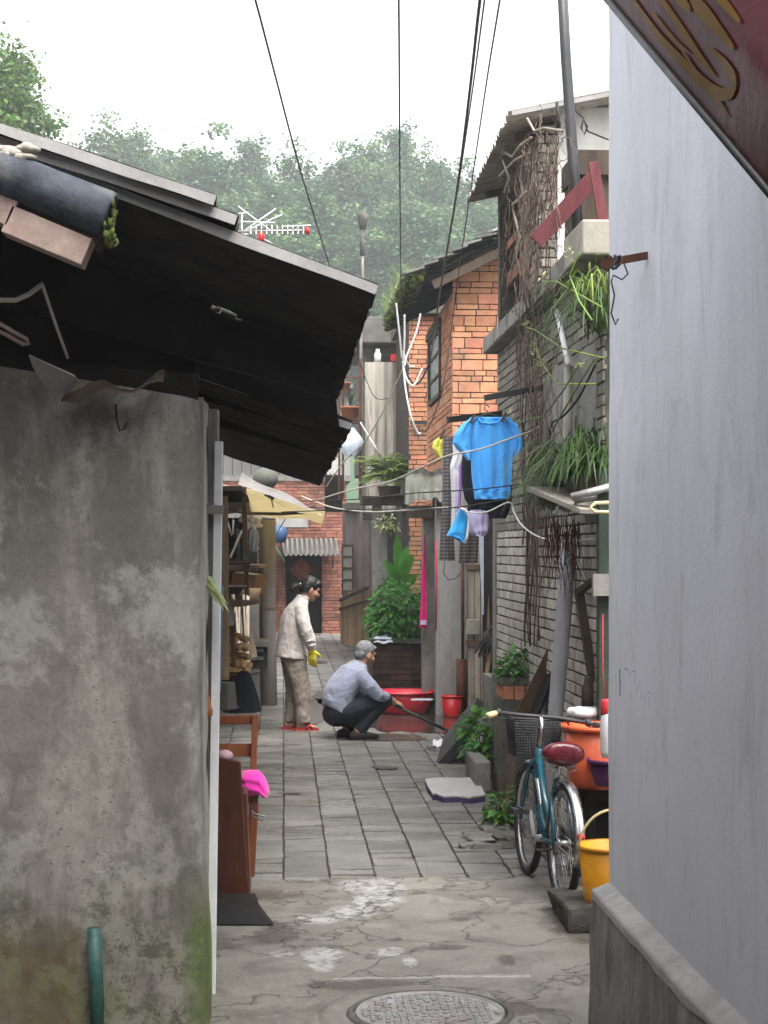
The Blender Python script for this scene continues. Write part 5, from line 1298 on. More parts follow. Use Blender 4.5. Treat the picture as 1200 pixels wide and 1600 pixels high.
m_.tube([WY(896, 170, 11.4), WY(912, 185, 11.4), WY(918, 205, 11.5), WY(935, 212, 11.55), WY(960, 222, 11.6)], .006, 5); m_.tube([WY(912, 185, 11.4), WY(908, 200, 11.4), WY(913, 210, 11.4), WY(918, 198, 11.4), WY(912, 187, 11.4)], .007, 5); m_.tube([WY(870, 160, 11.3), WY(874, 200, 11.3)], .012, 6)
top('loose_cable', 'thin dark cable looped on the white gable wall', 'cable', m_, MAT['wire_black'])
pp = MB(); pp.tube([WX(871, 487, XG - .09), WX(888, 570, XG - .09)], .018, 10); top('white_conduit', 'short white conduit pipe slanting on the grey brick wall', 'pipe', pp, MAT['plastic_white'])
pp = MB(); pp.tube([WX(889, 572, XG - .07), WX(886, 720, XG - .07), WX(884, 800, XG - .07)], .030, 12); top('wall_pipe', 'pale grey pipe fixed upright on the grey brick wall below the white conduit', 'pipe', pp, MAT['asbestos'])
pp = MB(); pp.tube([WY(888, 850, 10.2), WY(881, 960, 10.05), WY(868, 1115, 9.9), WY(856, 1330, 9.72)], [.050, .049, .047, .046], 16); top('grey_pipe', 'thick grey blue pipe leaning upright against the grey brick wall', 'pipe', pp, MAT['pipe_blue'])
# iron bars that carry the washing
m_ = MB(); m_.bar(WX(854, 605, XG + .02), WX(854, 605, XG + .02) + (WY(757, 622, 11.35) - WX(854, 605, XG + .02)), .025, .04); top('iron_bar', 'dark iron bar sticking out of the grey brick wall above the blue shirt', 'bar', m_, MAT['metal_dark'])
m_ = MB(); m_.bar(WY(786, 646, 13.6), WY(700, 656, 13.2), .03, .05); top('iron_bar', 'dark iron bar carrying the blue shirt hanger', 'bar', m_, MAT['metal_dark'])

# =================================================================== LAUNDRY
def cloth(mb, rows, y0, th=.012, ncol=14, nsub=4, fold=.012, fq=5.0, m=0, seed=0, infl=.02, tilt=0):
    pts = []
    for i in range(len(rows) - 1):
        for k in range(nsub):
            t = k / nsub; pts.append([rows[i][j] * (1 - t) + rows[i + 1][j] * t for j in range(3)])
    pts.append(list(rows[-1])); nr = len(pts)
    def f(u, v, s):
        t = v * (nr - 1); i = min(int(t), nr - 2); q = t - i
        py, xl, xr = [pts[i][j] * (1 - q) + pts[i + 1][j] * q for j in range(3)]
        p = WY(xl + (xr - xl) * u, py, y0)
        fd = fold * (.3 + .7 * v) * math.sin(u * fq * 6.28 + seed + 1.5 * math.sin(v * 3 + seed)) + .010 * smoothnoise((u * 4 + seed, v * 5, seed))
        p.y += fd + s * (th / 2 + infl * math.sin(math.pi * u) ** .6) + tilt * u
        return p
    nu = ncol
    for s in (-1, 1): mb.sheet(lambda u, v, s=s: f(u, v, s), nu, nr - 1, None, m, True)
    # close the sides
    for uu in (0, 1): mb.sheet(lambda a, v, uu=uu: f(uu, v, -1 + 2 * a), 1, nr - 1, None, m, True)
    mb.sheet(lambda u, a: f(u, 1, -1 + 2 * a), nu, 1, None, m, True); mb.sheet(lambda u, a: f(u, 0, -1 + 2 * a), nu, 1, None, m, True)
YC = 11.35
ts = thing('blue_shirt', 'bright blue short sleeved top hanging on a wire hanger', 'shirt', WY(762, 650, YC))
m_ = MB(); cloth(m_, [(655, 742, 788), (652, 735, 795), (662, 728, 803), (690, 732, 804), (712, 736, 801), (740, 737, 799), (765, 740, 797), (779, 742, 794)], YC, fold=.016, fq=3.3, ncol=36, infl=.022)
cloth(m_, [(652, 738, 748), (662, 722, 740), (678, 710, 737), (692, 707, 735), (702, 714, 735), (712, 724, 734), (719, 730, 735)], YC - .01, fold=.010, fq=1.5, seed=2, infl=.022)
cloth(m_, [(653, 784, 795), (663, 794, 808), (678, 800, 814), (690, 803, 817), (702, 804, 816), (711, 803, 808)], YC - .01, fold=.010, fq=1.5, seed=4, infl=.022)
part('body', m_, MAT['cloth_blue'], ts)
m_ = MB(); m_.tube([WY(747, 654, YC - .03), WY(752, 660, YC - .035), WY(765, 662, YC - .037), WY(778, 660, YC - .035), WY(783, 654, YC - .03)], .006, 6); part('neckline', m_, MAT['cloth_blue'], ts)
m_ = MB(); cloth(m_, [(764, 739.5, 799), (771, 741, 797), (780, 742, 794)], YC - .008, ncol=30, fold=.016, fq=3.3, infl=.026); part('hem', m_, MAT['cloth_blue'], ts)
m_ = MB(); m_.tube([WY(737, 654, YC), WY(762, 646, YC), WY(790, 653, YC)], .006, 6); m_.tube([WY(762, 646, YC), WY(761, 642, YC), WY(757, 640, YC), WY(757, 634, YC), WY(762, 633, YC), WY(765, 637, YC)], .004, 6); part('hanger', m_, MAT['metal_dark'], ts)
m_ = MB(); cloth(m_, [(690, 722, 760), (760, 722, 800), (780, 726, 800), (798, 738, 796), (810, 756, 790)], YC + .35, fold=.01, fq=3, ncol=20, seed=5); top('black_garment', 'black garment hanging behind the bright blue top', 'garment', m_, MAT['cloth_black'])
ws = thing('white_shirt', 'white and purple striped shirt sleeve hanging between checked trousers and black garment', 'shirt', WY(715, 690, YC + .5))
m_ = MB(); cloth(m_, [(690, 707, 728), (710, 708, 726), (730, 703, 722), (742, 704, 722), (790, 706, 718), (832, 704, 715)], YC + .48, fold=.008, fq=2, infl=.03); part('body', m_, MAT['cloth_white'], ws)
m_ = MB(); cloth(m_, [(728, 717, 722), (760, 717, 721.5), (800, 714, 718)], YC + .44, fold=.003, fq=1, ncol=4); part('stripe', m_, MAT['cloth_purple'], ws)
ct = thing('checked_trousers', 'dark checked trousers hanging beside the blue top', 'trousers', WY(705, 680, YC + .9))
m_ = MB(); cloth(m_, [(683, 694, 711), (720, 692, 710), (780, 691, 708), (830, 689, 708), (876, 686, 711)], YC + .9, fold=.010, fq=1.6, infl=.05); part('left_leg' if False else 'leg', m_, MAT['check'], ct)
m_ = MB(); cloth(m_, [(800, 722, 748), (840, 719, 748), (880, 717, 746)], YC + .95, fold=.01, fq=1.6, infl=.05, seed=3); part('leg', m_, MAT['check'], ct)
m_ = MB(); cloth(m_, [(795, 717, 727), (805, 713, 732), (818, 708, 733), (832, 700, 732), (838, 697, 730), (842, 712, 729), (849, 722, 726)], YC - .1, fold=.008, fq=2, infl=.04, seed=1)
cy = top('cyan_cap', 'bright cyan cloth cap with white edge clipped on the low line', 'cap', m_, MAT['cloth_cyan'])
m_ = MB(); m_.tube([WY(718, 794, YC - .16), WY(727, 797, YC - .17), WY(733, 806, YC - .17), WY(732, 822, YC - .17), WY(730, 838, YC - .17), WY(726, 849, YC - .16)], .010, 7); part('edging', m_, MAT['cloth_white'], cy)
m_ = MB(); cloth(m_, [(797, 735, 758), (806, 732, 764), (820, 731, 765), (832, 734, 763), (838, 740, 757)], YC + .1, fold=.012, fq=3, infl=.08, seed=6); top('lilac_bonnet', 'lilac cloth bonnet hanging beside the cyan cap', 'cap', m_, MAT['cloth_lilac'])
m_ = MB(); cloth(m_, [(681, 689, 692), (690, 677, 692), (700, 675, 691), (712, 684, 691), (720, 690, 691.5)], YC + 1.3, fold=.006, fq=1.5, infl=.02, seed=2); top('yellow_cloth', 'small bright yellow cloth pinned at the end of the washing', 'cloth', m_, MAT['cloth_yellow'])
for (x, y, lb_) in ((738, 655, 'dark clothes peg on the left shoulder of the blue top'), (787, 653, 'dark clothes peg on the right shoulder of the blue top'), (691, 680, 'dark clothes peg holding the yellow cloth')):
    m_ = MB(); m_.bar(WY(x - 3, y + 6, YC - .06), WY(x + 4, y - 8, YC - .06), .012, .02); top('clothes_peg', lb_, 'peg', m_, MAT['wood_dark'], 'clothes pegs')
mg = thing('magenta_towel', 'long narrow magenta towel hanging on the concrete pillar', 'towel', WY(660, 980, 18.4))
m_ = MB(); cloth(m_, [(835, 662, 664), (860, 661, 665), (900, 659, 666), (950, 657, 667), (981, 655, 667)], 18.35, fold=.006, fq=1.5, infl=.015); part('cloth', m_, MAT['cloth_magenta'], mg)
m_ = MB(); m_.b2(WY(657, 976, 18.30), WY(666, 969, 18.31)); part('border', m_, MAT['cloth_lilac'], mg)
m_ = MB(); m_.tube([WY(681, 845, 17.95), WY(682, 900, 17.95), WY(681, 985, 17.95)], .010, 6); top('red_rope', 'thin red rope hanging down the grey lean-to wall', 'rope', m_, MAT['rope_red'])
m_ = MB(); m_.tube([WY(695, 875, 17.9), WY(693, 895, 17.9), WY(700, 906, 17.9), WY(712, 904, 17.9), WY(720, 895, 17.9)], .005, 5); top('wire_loop', 'thin black wire loop hanging on the grey lean-to wall', 'wire', m_, MAT['wire_black'])

# =================================================================== WIRES
def wire(label, pts, r, m='wire_black', name='overhead_wire', cat='wire', group='overhead wires', n=6):
    P = [W(x, y, d) for x, y, d in pts]
    out = []
    for i in range(len(P) - 1):     # Catmull-Rom
        a = P[max(i - 1, 0)]; b = P[i]; c = P[i + 1]; e = P[min(i + 2, len(P) - 1)]
        for k in range(6):
            t = k / 6
            out.append(.5 * ((2 * b) + (c - a) * t + (2 * a - 5 * b + 4 * c - e) * t * t + (3 * b - a - 3 * c + e) * t ** 3))
    out.append(P[-1])
    mb = MB(); mb.tube(out, r, n); return top(name, label, cat, mb, MAT[m], group)
wire('black wire sagging from the sky down behind the end of the left roof', [(380, -60, 8), (399, 0, 8.4), (430, 118, 9.5), (462, 240, 11), (490, 335, 13), (520, 432, 16), (560, 560, 20), (585, 620, 24), (608, 622, 26)], .006)
wire('straight vertical black wire dropping to the mossy eave', [(622, -60, 9), (623, 0, 9.3), (624, 120, 10.5), (625, 300, 13.5), (627, 470, 17.9), (632, 600, 18.2)], .006)
wire('thick black cable slanting to the corner of the orange house', [(762, -60, 8.5), (750, 0, 9), (733, 150, 11), (712, 310, 14), (686, 465, 17.6), (672, 560, 18.0), (652, 600, 18.2), (635, 585, 18.2)], .0095)
wire('second slanting black wire running down over the orange brickwork', [(790, -60, 9), (781, 0, 9.6), (760, 130, 11.5), (735, 300, 15), (712, 460, 17.8), (695, 590, 18.0), (678, 650, 18.2), (664, 675, 18.3)], .006)
wire('thin doubled wire alongside the thick slanting cable', [(764, -60, 9), (757, 0, 9.2), (737, 150, 11.3), (715, 300, 14)], .006)
for lab, pts in (('white cable hanging straight from the mossy eave', [(619, 474, 17.8), (624, 520, 17.9), (628, 560, 18)]), ('white cable forming a V below the eave', [(632, 492, 17.8), (632, 530, 17.9), (630, 570, 18)]),
                 ('white cable running back up to the orange house corner', [(657, 490, 18.0), (650, 520, 18), (636, 555, 18), (632, 572, 18)]), ('white cable curling in a short loop to the right', [(630, 548, 18), (634, 562, 18), (640, 572, 18.1), (648, 573, 18.1)]),
                 ('white cable curving down in a longer loop', [(629, 565, 18), (633, 585, 18), (640, 600, 18), (648, 600, 18.1), (660, 575, 18.1)]), ('white cable drooping the lowest beside the orange house', [(630, 570, 18), (634, 610, 18), (642, 650, 18), (652, 675, 18.1), (658, 677, 18.1)])):
    wire(lab, pts, .011, 'wire_white', 'hanging_cable', 'cable', 'white cables hanging below the mossy eave')
wire('pale rope slanting from the orange house to the left down past the screen', [(630, 575, 18), (600, 640, 19), (570, 690, 20), (540, 718, 21), (510, 760, 22)], .009, 'wire_tan', 'slanting_rope', 'rope', None)
wire('pale rope crossing the corrugated screen down to the fern', [(563, 660, 23), (575, 680, 23), (590, 705, 23), (600, 722, 23.5)], .012, 'wire_white', 'slanting_rope', 'rope', None)
wire('pale thin rope along the edge of the corrugated screen', [(573, 600, 23), (576, 640, 23), (585, 690, 23), (596, 720, 23.2)], .010, 'wire_tan', 'slanting_rope', 'rope', None)
wire('thick pale clothes rope crossing the alley in front of the blue top', [(500, 780, 14), (550, 765, 13.5), (610, 752, 13), (660, 730, 11.6), (700, 712, 11.2), (750, 702, 11.1), (800, 684, 11.1), (840, 668, 11.3), (862, 640, 11.8)], .006, 'wire_tan', 'clothes_line', 'line', 'clothes lines across the alley')
wire('thin dark line crossing the alley below the thick pale rope', [(470, 783, 14), (560, 780, 13.6), (640, 771, 12.0), (740, 765, 11.2), (830, 755, 11.4)], .005, 'wire_black', 'clothes_line', 'line', 'clothes lines across the alley')
wire('thin wire holding the cyan cap', [(440, 800, 14.4), (560, 796, 13.8), (660, 795, 12.0), (720, 792, 11.2), (790, 780, 11.2), (860, 768, 11.2)], .005, 'wire_black', 'clothes_line', 'line', 'clothes lines across the alley')
wire('grey wire from the yellow awning to the washing', [(470, 775, 16), (520, 793, 15), (580, 800, 14), (640, 797, 12.6), (700, 793, 11.6)], .007, 'wire_tan', 'clothes_line', 'line', 'clothes lines across the alley')
wire('white cord sagging from the cyan cap to the bracket shelf', [(728, 800, 11.2), (760, 800, 11.2), (795, 785, 11.3), (803, 800, 11.3), (815, 820, 11.2), (840, 838, 11), (880, 846, 10.2), (930, 841, 9.4)], .006, 'wire_white', 'sagging_cord', 'cord', None)
wire('thin black cord above the bracket shelf', [(835, 720, 11.5), (880, 708, 10.5), (945, 692, 9.3)], .006, 'wire_black', 'sagging_cord', 'cord', None)
wire('black cable curling down among the spider plants', [(930, 570, 9.4), (905, 620, 9.6), (880, 650, 9.9), (862, 662, 10.2), (858, 690, 10.3), (850, 730, 10.5)], .007, 'wire_black', 'sagging_cord', 'cord', None)
# television aerial
an = thing('television_aerial', 'white television aerial with red connector above the left roof', 'aerial', W(408, 400, 14))
m_ = MB(); D_ = 14
def AP(x, y, dd=0): return W(x, y, D_ + dd)
m_.tube([AP(408, 420), AP(408, 372)], .012, 8); part('mast', m_, MAT['plastic_white'], an)
m_ = MB(); m_.tube([AP(370, 362), AP(484, 360)], .010, 6)
for k in range(11): x = 392 + k * 8.2; m_.tube([AP(x, 366, -.22), AP(x, 352, .22)], .006, 5); m_.tube([AP(x, 352, -.05), AP(x, 366, -.05)], .005, 5)
part('boom', m_, MAT['steel_dull'], an)
m_ = MB()
for (a, b, c_, e) in ((368, 370, 431, 326), (368, 368, 441, 335), (372, 322, 425, 362), (378, 335, 378, 380), (370, 380, 392, 380), (372, 334, 388, 332), (375, 346, 430, 348), (372, 366, 388, 366), (425, 380, 408, 372), (440, 354, 486, 352)): m_.tube([AP(a, b), AP(c_, e)], .006, 6)
part('elements', m_, MAT['wire_white'], an)
m_ = MB(); m_.lathe([(0, 0), (.024, 0), (.03, .03), (.03, .07), (.015, .085), (0, .085)], AP(408, 379), n=12); m_.lathe([(0, 0), (.018, 0), (.022, .04), (.012, .06), (0, .06)], AP(480, 366), n=10); part('connector', m_, MAT['plastic_red'], an)

# =================================================================== MAROON BANNER top right
bnr = thing('banner_awning', 'glossy maroon awning sheet with gold calligraphy hanging over the whitewashed wall', 'awning', W(1080, 145, 3.0))
A = W(930, -30, 3.6); B = W(1225, 320, 2.7)
ed = (B - A); upd = V(.42, -.55, .62).normalized()
NB = ed.cross(upd).normalized()
if NB.y > 0: NB = -NB
def ban(s, t):
    # t = distance up the sheet
    b = .05 * math.sin(s * 3.1) * t
    return A + ed * s + upd * t * 1.0 + NB * (.05 * math.sin(min(1, t / .16) * math.pi / 2) + b + .012 * math.sin(t * 26 + s * 5) * min(1, t * 4))
m_ = MB(); m_.sheet(lambda u, v: ban(-.4 + 1.8 * u, v * 1.5), 50, 50, NB * -.004); part('sheet', m_, MAT['banner_red'], bnr)
m_ = MB(); m_.tube([A + ed * (-.4) - upd * .006, A + ed * 1.4 - upd * .006], .0075, 10); part('pole', m_, MAT['metal_dark'], bnr)
def onban(px, py):
    o = Vector(camo.location); r = W(px, py, 1) - o; n0 = NB
    t = (A - o).dot(n0) / r.dot(n0); q = o + r * t - A
    e_ = ed.normalized(); s = q.dot(e_); uu = q - e_ * s; up_ = upd - e_ * upd.dot(e_)
    tt = uu.dot(up_) / up_.length_squared
    return ((q - upd * tt).dot(e_) / ed.length, tt)
def stroke(mb, pts, wd):
    st = [onban(x, y) for x, y in pts]
    # smooth
    P = []
    for i in range(len(st) - 1):
        a = st[max(i - 1, 0)]; b = st[i]; c = st[i + 1]; e = st[min(i + 2, len(st) - 1)]
        for k in range(8):
            t = k / 8; P.append(tuple(.5 * (2 * b[j] + (c[j] - a[j]) * t + (2 * a[j] - 5 * b[j] + 4 * c[j] - e[j]) * t * t + (3 * b[j] - a[j] - 3 * c[j] + e[j]) * t ** 3) for j in (0, 1)))
    P.append(st[-1]); N = len(P); vs = []
    for i, p in enumerate(P):
        q = P[min(i + 1, N - 1)]; r_ = P[max(i - 1, 0)]
        dx = (q[0] - r_[0]) * ed.length; dy = q[1] - r_[1]; l = math.hypot(dx, dy) or 1
        w_ = wd * (.25 + .75 * math.sin(math.pi * min(1, .08 + .9 * i / (N - 1))))
        ox, oy = -dy / l * w_ / 2 / ed.length, dx / l * w_ / 2
        vs += [ban(p[0] + ox, p[1] + oy) + NB * .004, ban(p[0] - ox, p[1] - oy) + NB * .004]
    mb.add(vs, [(2 * i, 2 * i + 1, 2 * i + 3, 2 * i + 2) for i in range(N - 1)], 0, True)
m_ = MB()
stroke(m_, [(1000, 0), (1040, 60), (1085, 110), (1130, 150), (1165, 158), (1178, 140), (1165, 115), (1140, 92)], .022)
stroke(m_, [(1050, -5), (1085, 50), (1120, 105), (1141, 132)], .014)
stroke(m_, [(1080, -5), (1095, 15), (1113, 34)], .022)
stroke(m_, [(1112, -5), (1130, 30), (1150, 52), (1188, 98)], .028)
stroke(m_, [(1135, -8), (1165, 15), (1205, 60)], .018)
stroke(m_, [(1085, 90), (1110, 130), (1140, 170), (1148, 190)], .009)
stroke(m_, [(1040, 30), (1075, 75), (1100, 95)], .008)
part('lettering', m_, MAT['banner_gold'], bnr)
# =================================================================== LEFT SIDE CLUTTER
sd = thing('storage_shed', 'open dark storage shed of old boards along the left side of the alley', 'shed', (-.9, 14, 0))
m_ = MB()
for k in range(46):
    y = 7.2 + k * .29; m_.b2((-.80, y, 0), (-.76 + rnd(-.01, .01), y + .275, 2.25 + rnd(-.1, .05)))
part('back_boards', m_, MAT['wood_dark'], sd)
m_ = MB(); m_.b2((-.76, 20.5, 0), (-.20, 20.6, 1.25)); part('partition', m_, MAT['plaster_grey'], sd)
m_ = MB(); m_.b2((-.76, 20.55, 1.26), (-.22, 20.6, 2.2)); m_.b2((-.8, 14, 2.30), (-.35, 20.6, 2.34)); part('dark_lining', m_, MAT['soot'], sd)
for a_, b_ in ((WY(389, 1060, 17), WY(381, 760, 15.5)),):
    m_ = MB(); m_.bar(a_, b_, .045, .05); part('upright', m_, MAT['wood'], sd)
for a_, b_, w_ in ((WY(345, 945, 12.6), WY(380, 940, 14), .3), (WY(345, 888, 12.6), WY(392, 884, 14.5), .25)):
    m_ = MB(); m_.bar(a_, b_, w_, .03); part('shelf', m_, MAT['wood'], sd)
fb = thing('left_far_house', 'dark brick house front on the left behind the round grey post', 'house', (-1.2, 30, 0))
m_ = MB(); m_.b2((-3, 27, 0), (-.30, 36, 2.3)); part('wall', m_, MAT['brick_dark'], fb)
m_ = MB(); m_.b2((-3, 26.7, 2.31), (-.15, 36, 2.4)); part('roof', m_, MAT['tile_grey'], fb)
fb.name = 'dark_brick_house'
# round post and the yellow awning
ps = thing('round_post', 'round grey asbestos post standing in the paving under the yellow awning', 'post', G(420, 1101))
m_ = MB(); b = G(420, 1101); m_.tube([b, W(418, 950, 19.42), W(418, 812, 19.42)], [.098, .096, .094], 24); part('shaft', m_, MAT['pipe_grey'], ps)
m_ = MB(); m_.lathe([(.0965, 0), (.101, .004), (.101, .02), (.0965, .026)], W(419, 953, 19.42), n=24); part('collar', m_, MAT['concrete_pale'], ps)
ya = thing('yellow_awning', 'sagging yellow plastic awning with white top on the round grey post', 'awning', W(425, 790, 17))
m_ = MB()
def yel(u, v):
    a = W(330 + 178 * u, 748 + 50 * u + 4 * math.sin(u * 9), 15.6 + .6 * u); b = W(330 + 172 * u, 802 + 16 * u ** 2 + 3 * math.sin(u * 12 + 1) - 10 * (1 - u) * 0, 19.8)
    p = a.lerp(b, v); p.z += -.035 * math.sin(v * 3.1) + .015 * smoothnoise((u * 6, v * 4, 9)); return p
m_.sheet(yel, 40, 14, V(0, 0, .006)); part('underside', m_, MAT['tarp_yellow'], ya)
m_ = MB()
def whi(u, v):
    a = W(378 + 124 * u, 738 + 64 * u + 3 * math.sin(u * 8), 15.2 + .6 * u); b = W(372 + 130 * u, 757 + 46 * u, 15.4 + .6 * u)
    p = a.lerp(b, v); p.y -= .04 * math.sin(v * 3.1) + .02 * math.sin(u * 16 + v * 2); return p
m_.sheet(whi, 40, 8, V(0, .008, 0)); part('white_valance', m_, MAT['tarp_white'], ya)
m_ = MB(); m_.tube([W(345, 790, 15), W(380, 802, 16), W(440, 803, 17), W(490, 800, 17.2), W(506, 797, 17.2)], .016, 8); 
for k in range(10): c = W(482 + rnd(-16, 20), 798 + rnd(-6, 6), 17.1); m_.tube([c + V(rnd(-.05, .05), 0, rnd(-.04, .04)) for _ in range(5)], .004, 4)
m_.bar(W(414, 772, 15.6), W(428, 780, 15.6), .02, .03); m_.bar(W(424, 780, 15.6), W(427, 793, 15.6), .012, .012)
part('wire_frame', m_, MAT['metal_dark'], ya)
m_ = MB(); m_.ell(W(415, 748, 21), (.16, .2, .14)); top('green_bundle', 'greenish cloth bundle stored above the yellow awning', 'cloth', m_, MAT['tarp_grey'])
# firewood
rs = random.Random(12)
rows = [('top', 1000, 3), ('second', 1013, 4), ('middle', 1026, 4), ('fourth', 1038, 5), ('lowest', 1050, 4)]
for (rn_, y0, n_) in rows:
    for c_ in range(n_):
        x = 352 + c_ * 36 / (n_ - 1) + rs.uniform(-1.5, 1.5) + (3 if rn_ in ('middle', 'fourth') else 0); y = y0 + rs.uniform(-2.5, 2.5); d = 13.9 + rs.uniform(-.12, .12)
        e = W(x, y, d - .2); s_ = e + V(-.32 - rs.uniform(0, .12), .30 + rs.uniform(-.1, .25), rs.uniform(.0, .09)); r = rs.uniform(.026, .040)
        m_ = MB(); n = rs.choice([5, 6, 7, 9]); m_.tube([s_, s_.lerp(e, .5) + V(0, 0, rs.uniform(-.01, .01)), e], [r * .9, r, r * rs.uniform(.85, 1.05)], n, 0, True, n > 7)
        pos = ['leftmost', 'second from the left', 'third from the left', 'fourth from the left', 'fifth from the left'][c_] if c_ < n_ - 1 else 'rightmost'
        top('firewood_log', 'pale split log in the firewood stack, %s of the %s row' % (pos, rn_), 'log', m_, MAT['logs'], 'logs stacked as firewood', bevel=.002)
m_ = MB()
for k in range(3): m_.bar(W(338, 1002 + k * 24, 14.3), W(392, 998 + k * 26 + 4, 14.2), .4, .02) if k == 2 else None
m_.b2(W(343, 1056, 13.9), W(385, 1062, 14.6)); top('log_rack', 'dark plank rack under the firewood stack', 'rack', m_, MAT['wood_dark'])
m_ = MB()
for k in range(5): m_.b2(W(346, 985 - k * 6.3, 14.1), W(368, 989.5 - k * 6.3, 14.5), jit=.004)
top('stacked_boards', 'small pile of reddish boards on top of the firewood', 'boards', m_, MAT['maroon'])
m_ = MB()
def coat(u, v):
    a = u * 6.28; wd = .05 + .105 * v ** .8 + .012 * math.sin(a * 5) * v
    c = W(381 - 3 * v, 1052 + 60 * v, 13.6); return c + V(wd * math.cos(a), wd * .8 * math.sin(a), 0)
m_.sheet(coat, 40, 10); m_.ell(W(381, 1053, 13.6), (.05, .04, .03)); top('black_cloth', 'black cloth cone draped to the ground beside the firewood', 'cloth', m_, MAT['cloth_black'])
bs_ = thing('plastic_crate', 'upturned grey green crate under the firewood stack', 'crate', W(352, 1108, 12.6))
m_ = MB(); c = W(350, 1108, 12.6); m_.lathe([(.10, 0), (.105, .02), (.088, .20), (.08, .205), (0, .205)], c, Matrix.Rotation(.3, 3, 'Z'), 4, smooth=False); part('body', m_, MAT['concrete_dark'], bs_, bevel=.006)
m_ = MB(); m_.lathe([(.112, 0), (.116, .01), (.112, .022)], c, Matrix.Rotation(.3, 3, 'Z'), 4, smooth=False); part('rim', m_, MAT['rag_grey'], bs_)
wsn = thing('wash_basin', 'old shallow grey basin stored on the shed shelf behind the door post', 'basin', W(362, 925, 13))
m_ = MB(); m_.lathe([(0, 0), (.07, 0), (.115, .055), (.122, .06), (.11, .05), (.065, .012), (0, .012)], W(360, 928, 12.6), n=24); part('bowl', m_, MAT['rag_grey'], wsn)
m_ = MB(); m_.lathe([(.114, .058), (.124, .056), (.126, .066), (.116, .066)], W(360, 928, 12.6), n=24); part('rim', m_, MAT['wire_tan'], wsn)
m_ = MB(); m_.b2(W(346, 978, 12.6), W(366, 935, 12.8)); top('grey_tin', 'grey square tin below the basin on the shed shelf', 'tin', m_, MAT['steel_dull'], bevel=.004)
m_ = MB(); m_.b2(W(352, 889, 13.0), W(391, 877, 13.4)); top('shallow_tray', 'shallow wooden tray lying on the upper shed shelf', 'tray', m_, MAT['wood_dark'], bevel=.004)
bx = thing('cardboard_box', 'brown cardboard box with a white paper on top behind the round post', 'box', W(400, 920, 17.5))
m_ = MB(); m_.box(W(388, 911, 17.6), (.26, .34, .20), Matrix.Rotation(-.3, 3, 'Z') @ Matrix.Rotation(.12, 3, 'Y'), jit=.006); part('carton', m_, mat('cardboard', (.33, .18, .10), .25, 5, .85, .15, 30, island=.1), bx, bevel=.005)
m_ = MB(); m_.box(W(388, 896, 17.55), (.22, .26, .008), Matrix.Rotation(-.3, 3, 'Z') @ Matrix.Rotation(.12, 3, 'Y')); part('paper', m_, MAT['plastic_white'], bx)
for k, (x0, x1, y1, y0, lab) in enumerate([(371, 388, 952, 1030, 'narrow pale plank'), (377, 394, 948, 1032, 'wider pale plank with grey face'), (383, 398, 944, 1028, 'last pale plank nearest the round post')]):
    m_ = MB(); m_.bar(W(x1, y0, 17.6 - .1 * k), W(x0, y1, 17.9), .06, .02, (0, 1, 0)); top('leaning_plank', lab + ' leaning in the shed beside the round post', 'plank', m_, MAT['wood_pale'], 'planks leaning in the shed')
m_ = MB(); m_.bar(W(360, 872, 13.0), W(378, 830, 13.4), .016, .016); top('thin_stick', 'thin stick leaning under the dark awning edge of the shed', 'stick', m_, MAT['wood_pale'])
m_ = MB(); m_.bar(W(366, 1040, 13.4), W(354, 880, 13.2), .03, .025, (0, 1, 0)); top('thin_stick', 'brown stake standing in front of the shed shelves', 'stake', m_, MAT['wood'])
tb_ = thing('low_table', 'low dark grey table behind the round grey post', 'table', W(397, 1042, 19))
m_ = MB(); m_.b2(W(386, 1002, 18.6), W(420, 1006, 19.2)); part('top', m_, MAT['concrete'], tb_)
m_ = MB(); m_.b2(W(388, 1006, 18.8), W(418, 1042, 19.1)); part('box', m_, MAT['metal_dark'], tb_)
m_ = MB()
for j in range(2): m_.b2(W(390, 1014 + 12 * j, 18.78), W(412, 1019 + 12 * j, 18.79))
part('slats', m_, MAT['steel_dull'], tb_)
m_ = MB(); P0 = W(426, 850, 21); corr_sheet(m_, W(424, 846, 21.8), W(445, 878, 20.6), V(.0, 1.2, .0), V(0, 0, 1), .1, .015, .006, 0, 8, 5, 0, .02, seed=11); top('green_awning', 'small torn green plastic awning behind the round post', 'awning', m_, MAT['plastic_green'])
m_ = MB(); m_.lathe([(0, 0), (.09, 0), (.12, .10), (.125, .19), (.05, .25), (.03, .25), (0, .26)], W(436, 848, 24), n=18); top('blue_lantern', 'blue tin lamp shade hanging behind the round post', 'lamp shade', m_, MAT['plastic_blue'])
m_ = MB(); m_.tube([W(433, 832, 24), W(447, 808, 22)], .01, 5); top('lamp_cord', 'pale slanting cord above the blue lamp shade', 'cord', m_, MAT['wire_tan'])
m_ = MB()
for k in range(14):
    c = W(392 + rnd(-12, 12), 818 + rnd(-10, 10), 18.5); m_.ell(c, (rnd(.03, .07), rnd(.03, .06), rnd(.03, .06)), nu=8, nv=5)
top('plastic_bundle', 'bundle of pale plastic bags tied under the yellow awning', 'bundle', m_, MAT['plastic_white'])
m_ = MB(); m_.tube([W(365, 812, 13), W(364, 835, 13)], .008, 6); m_.tube([W(356, 815, 13), W(362, 838, 13)], .006, 5); top('hanging_string', 'white string hanging in the dark under the yellow awning', 'string', m_, MAT['wire_white'])
m_ = MB(); m_.tube([W(403, 862, 17.5), W(403, 890, 17.5)], .008, 6); m_.ell(W(403, 857, 17.5), (.018,) * 3); top('pull_cord', 'white pull cord with a knob in the dark shed', 'cord', m_, MAT['wire_white'])
st_ = MB()
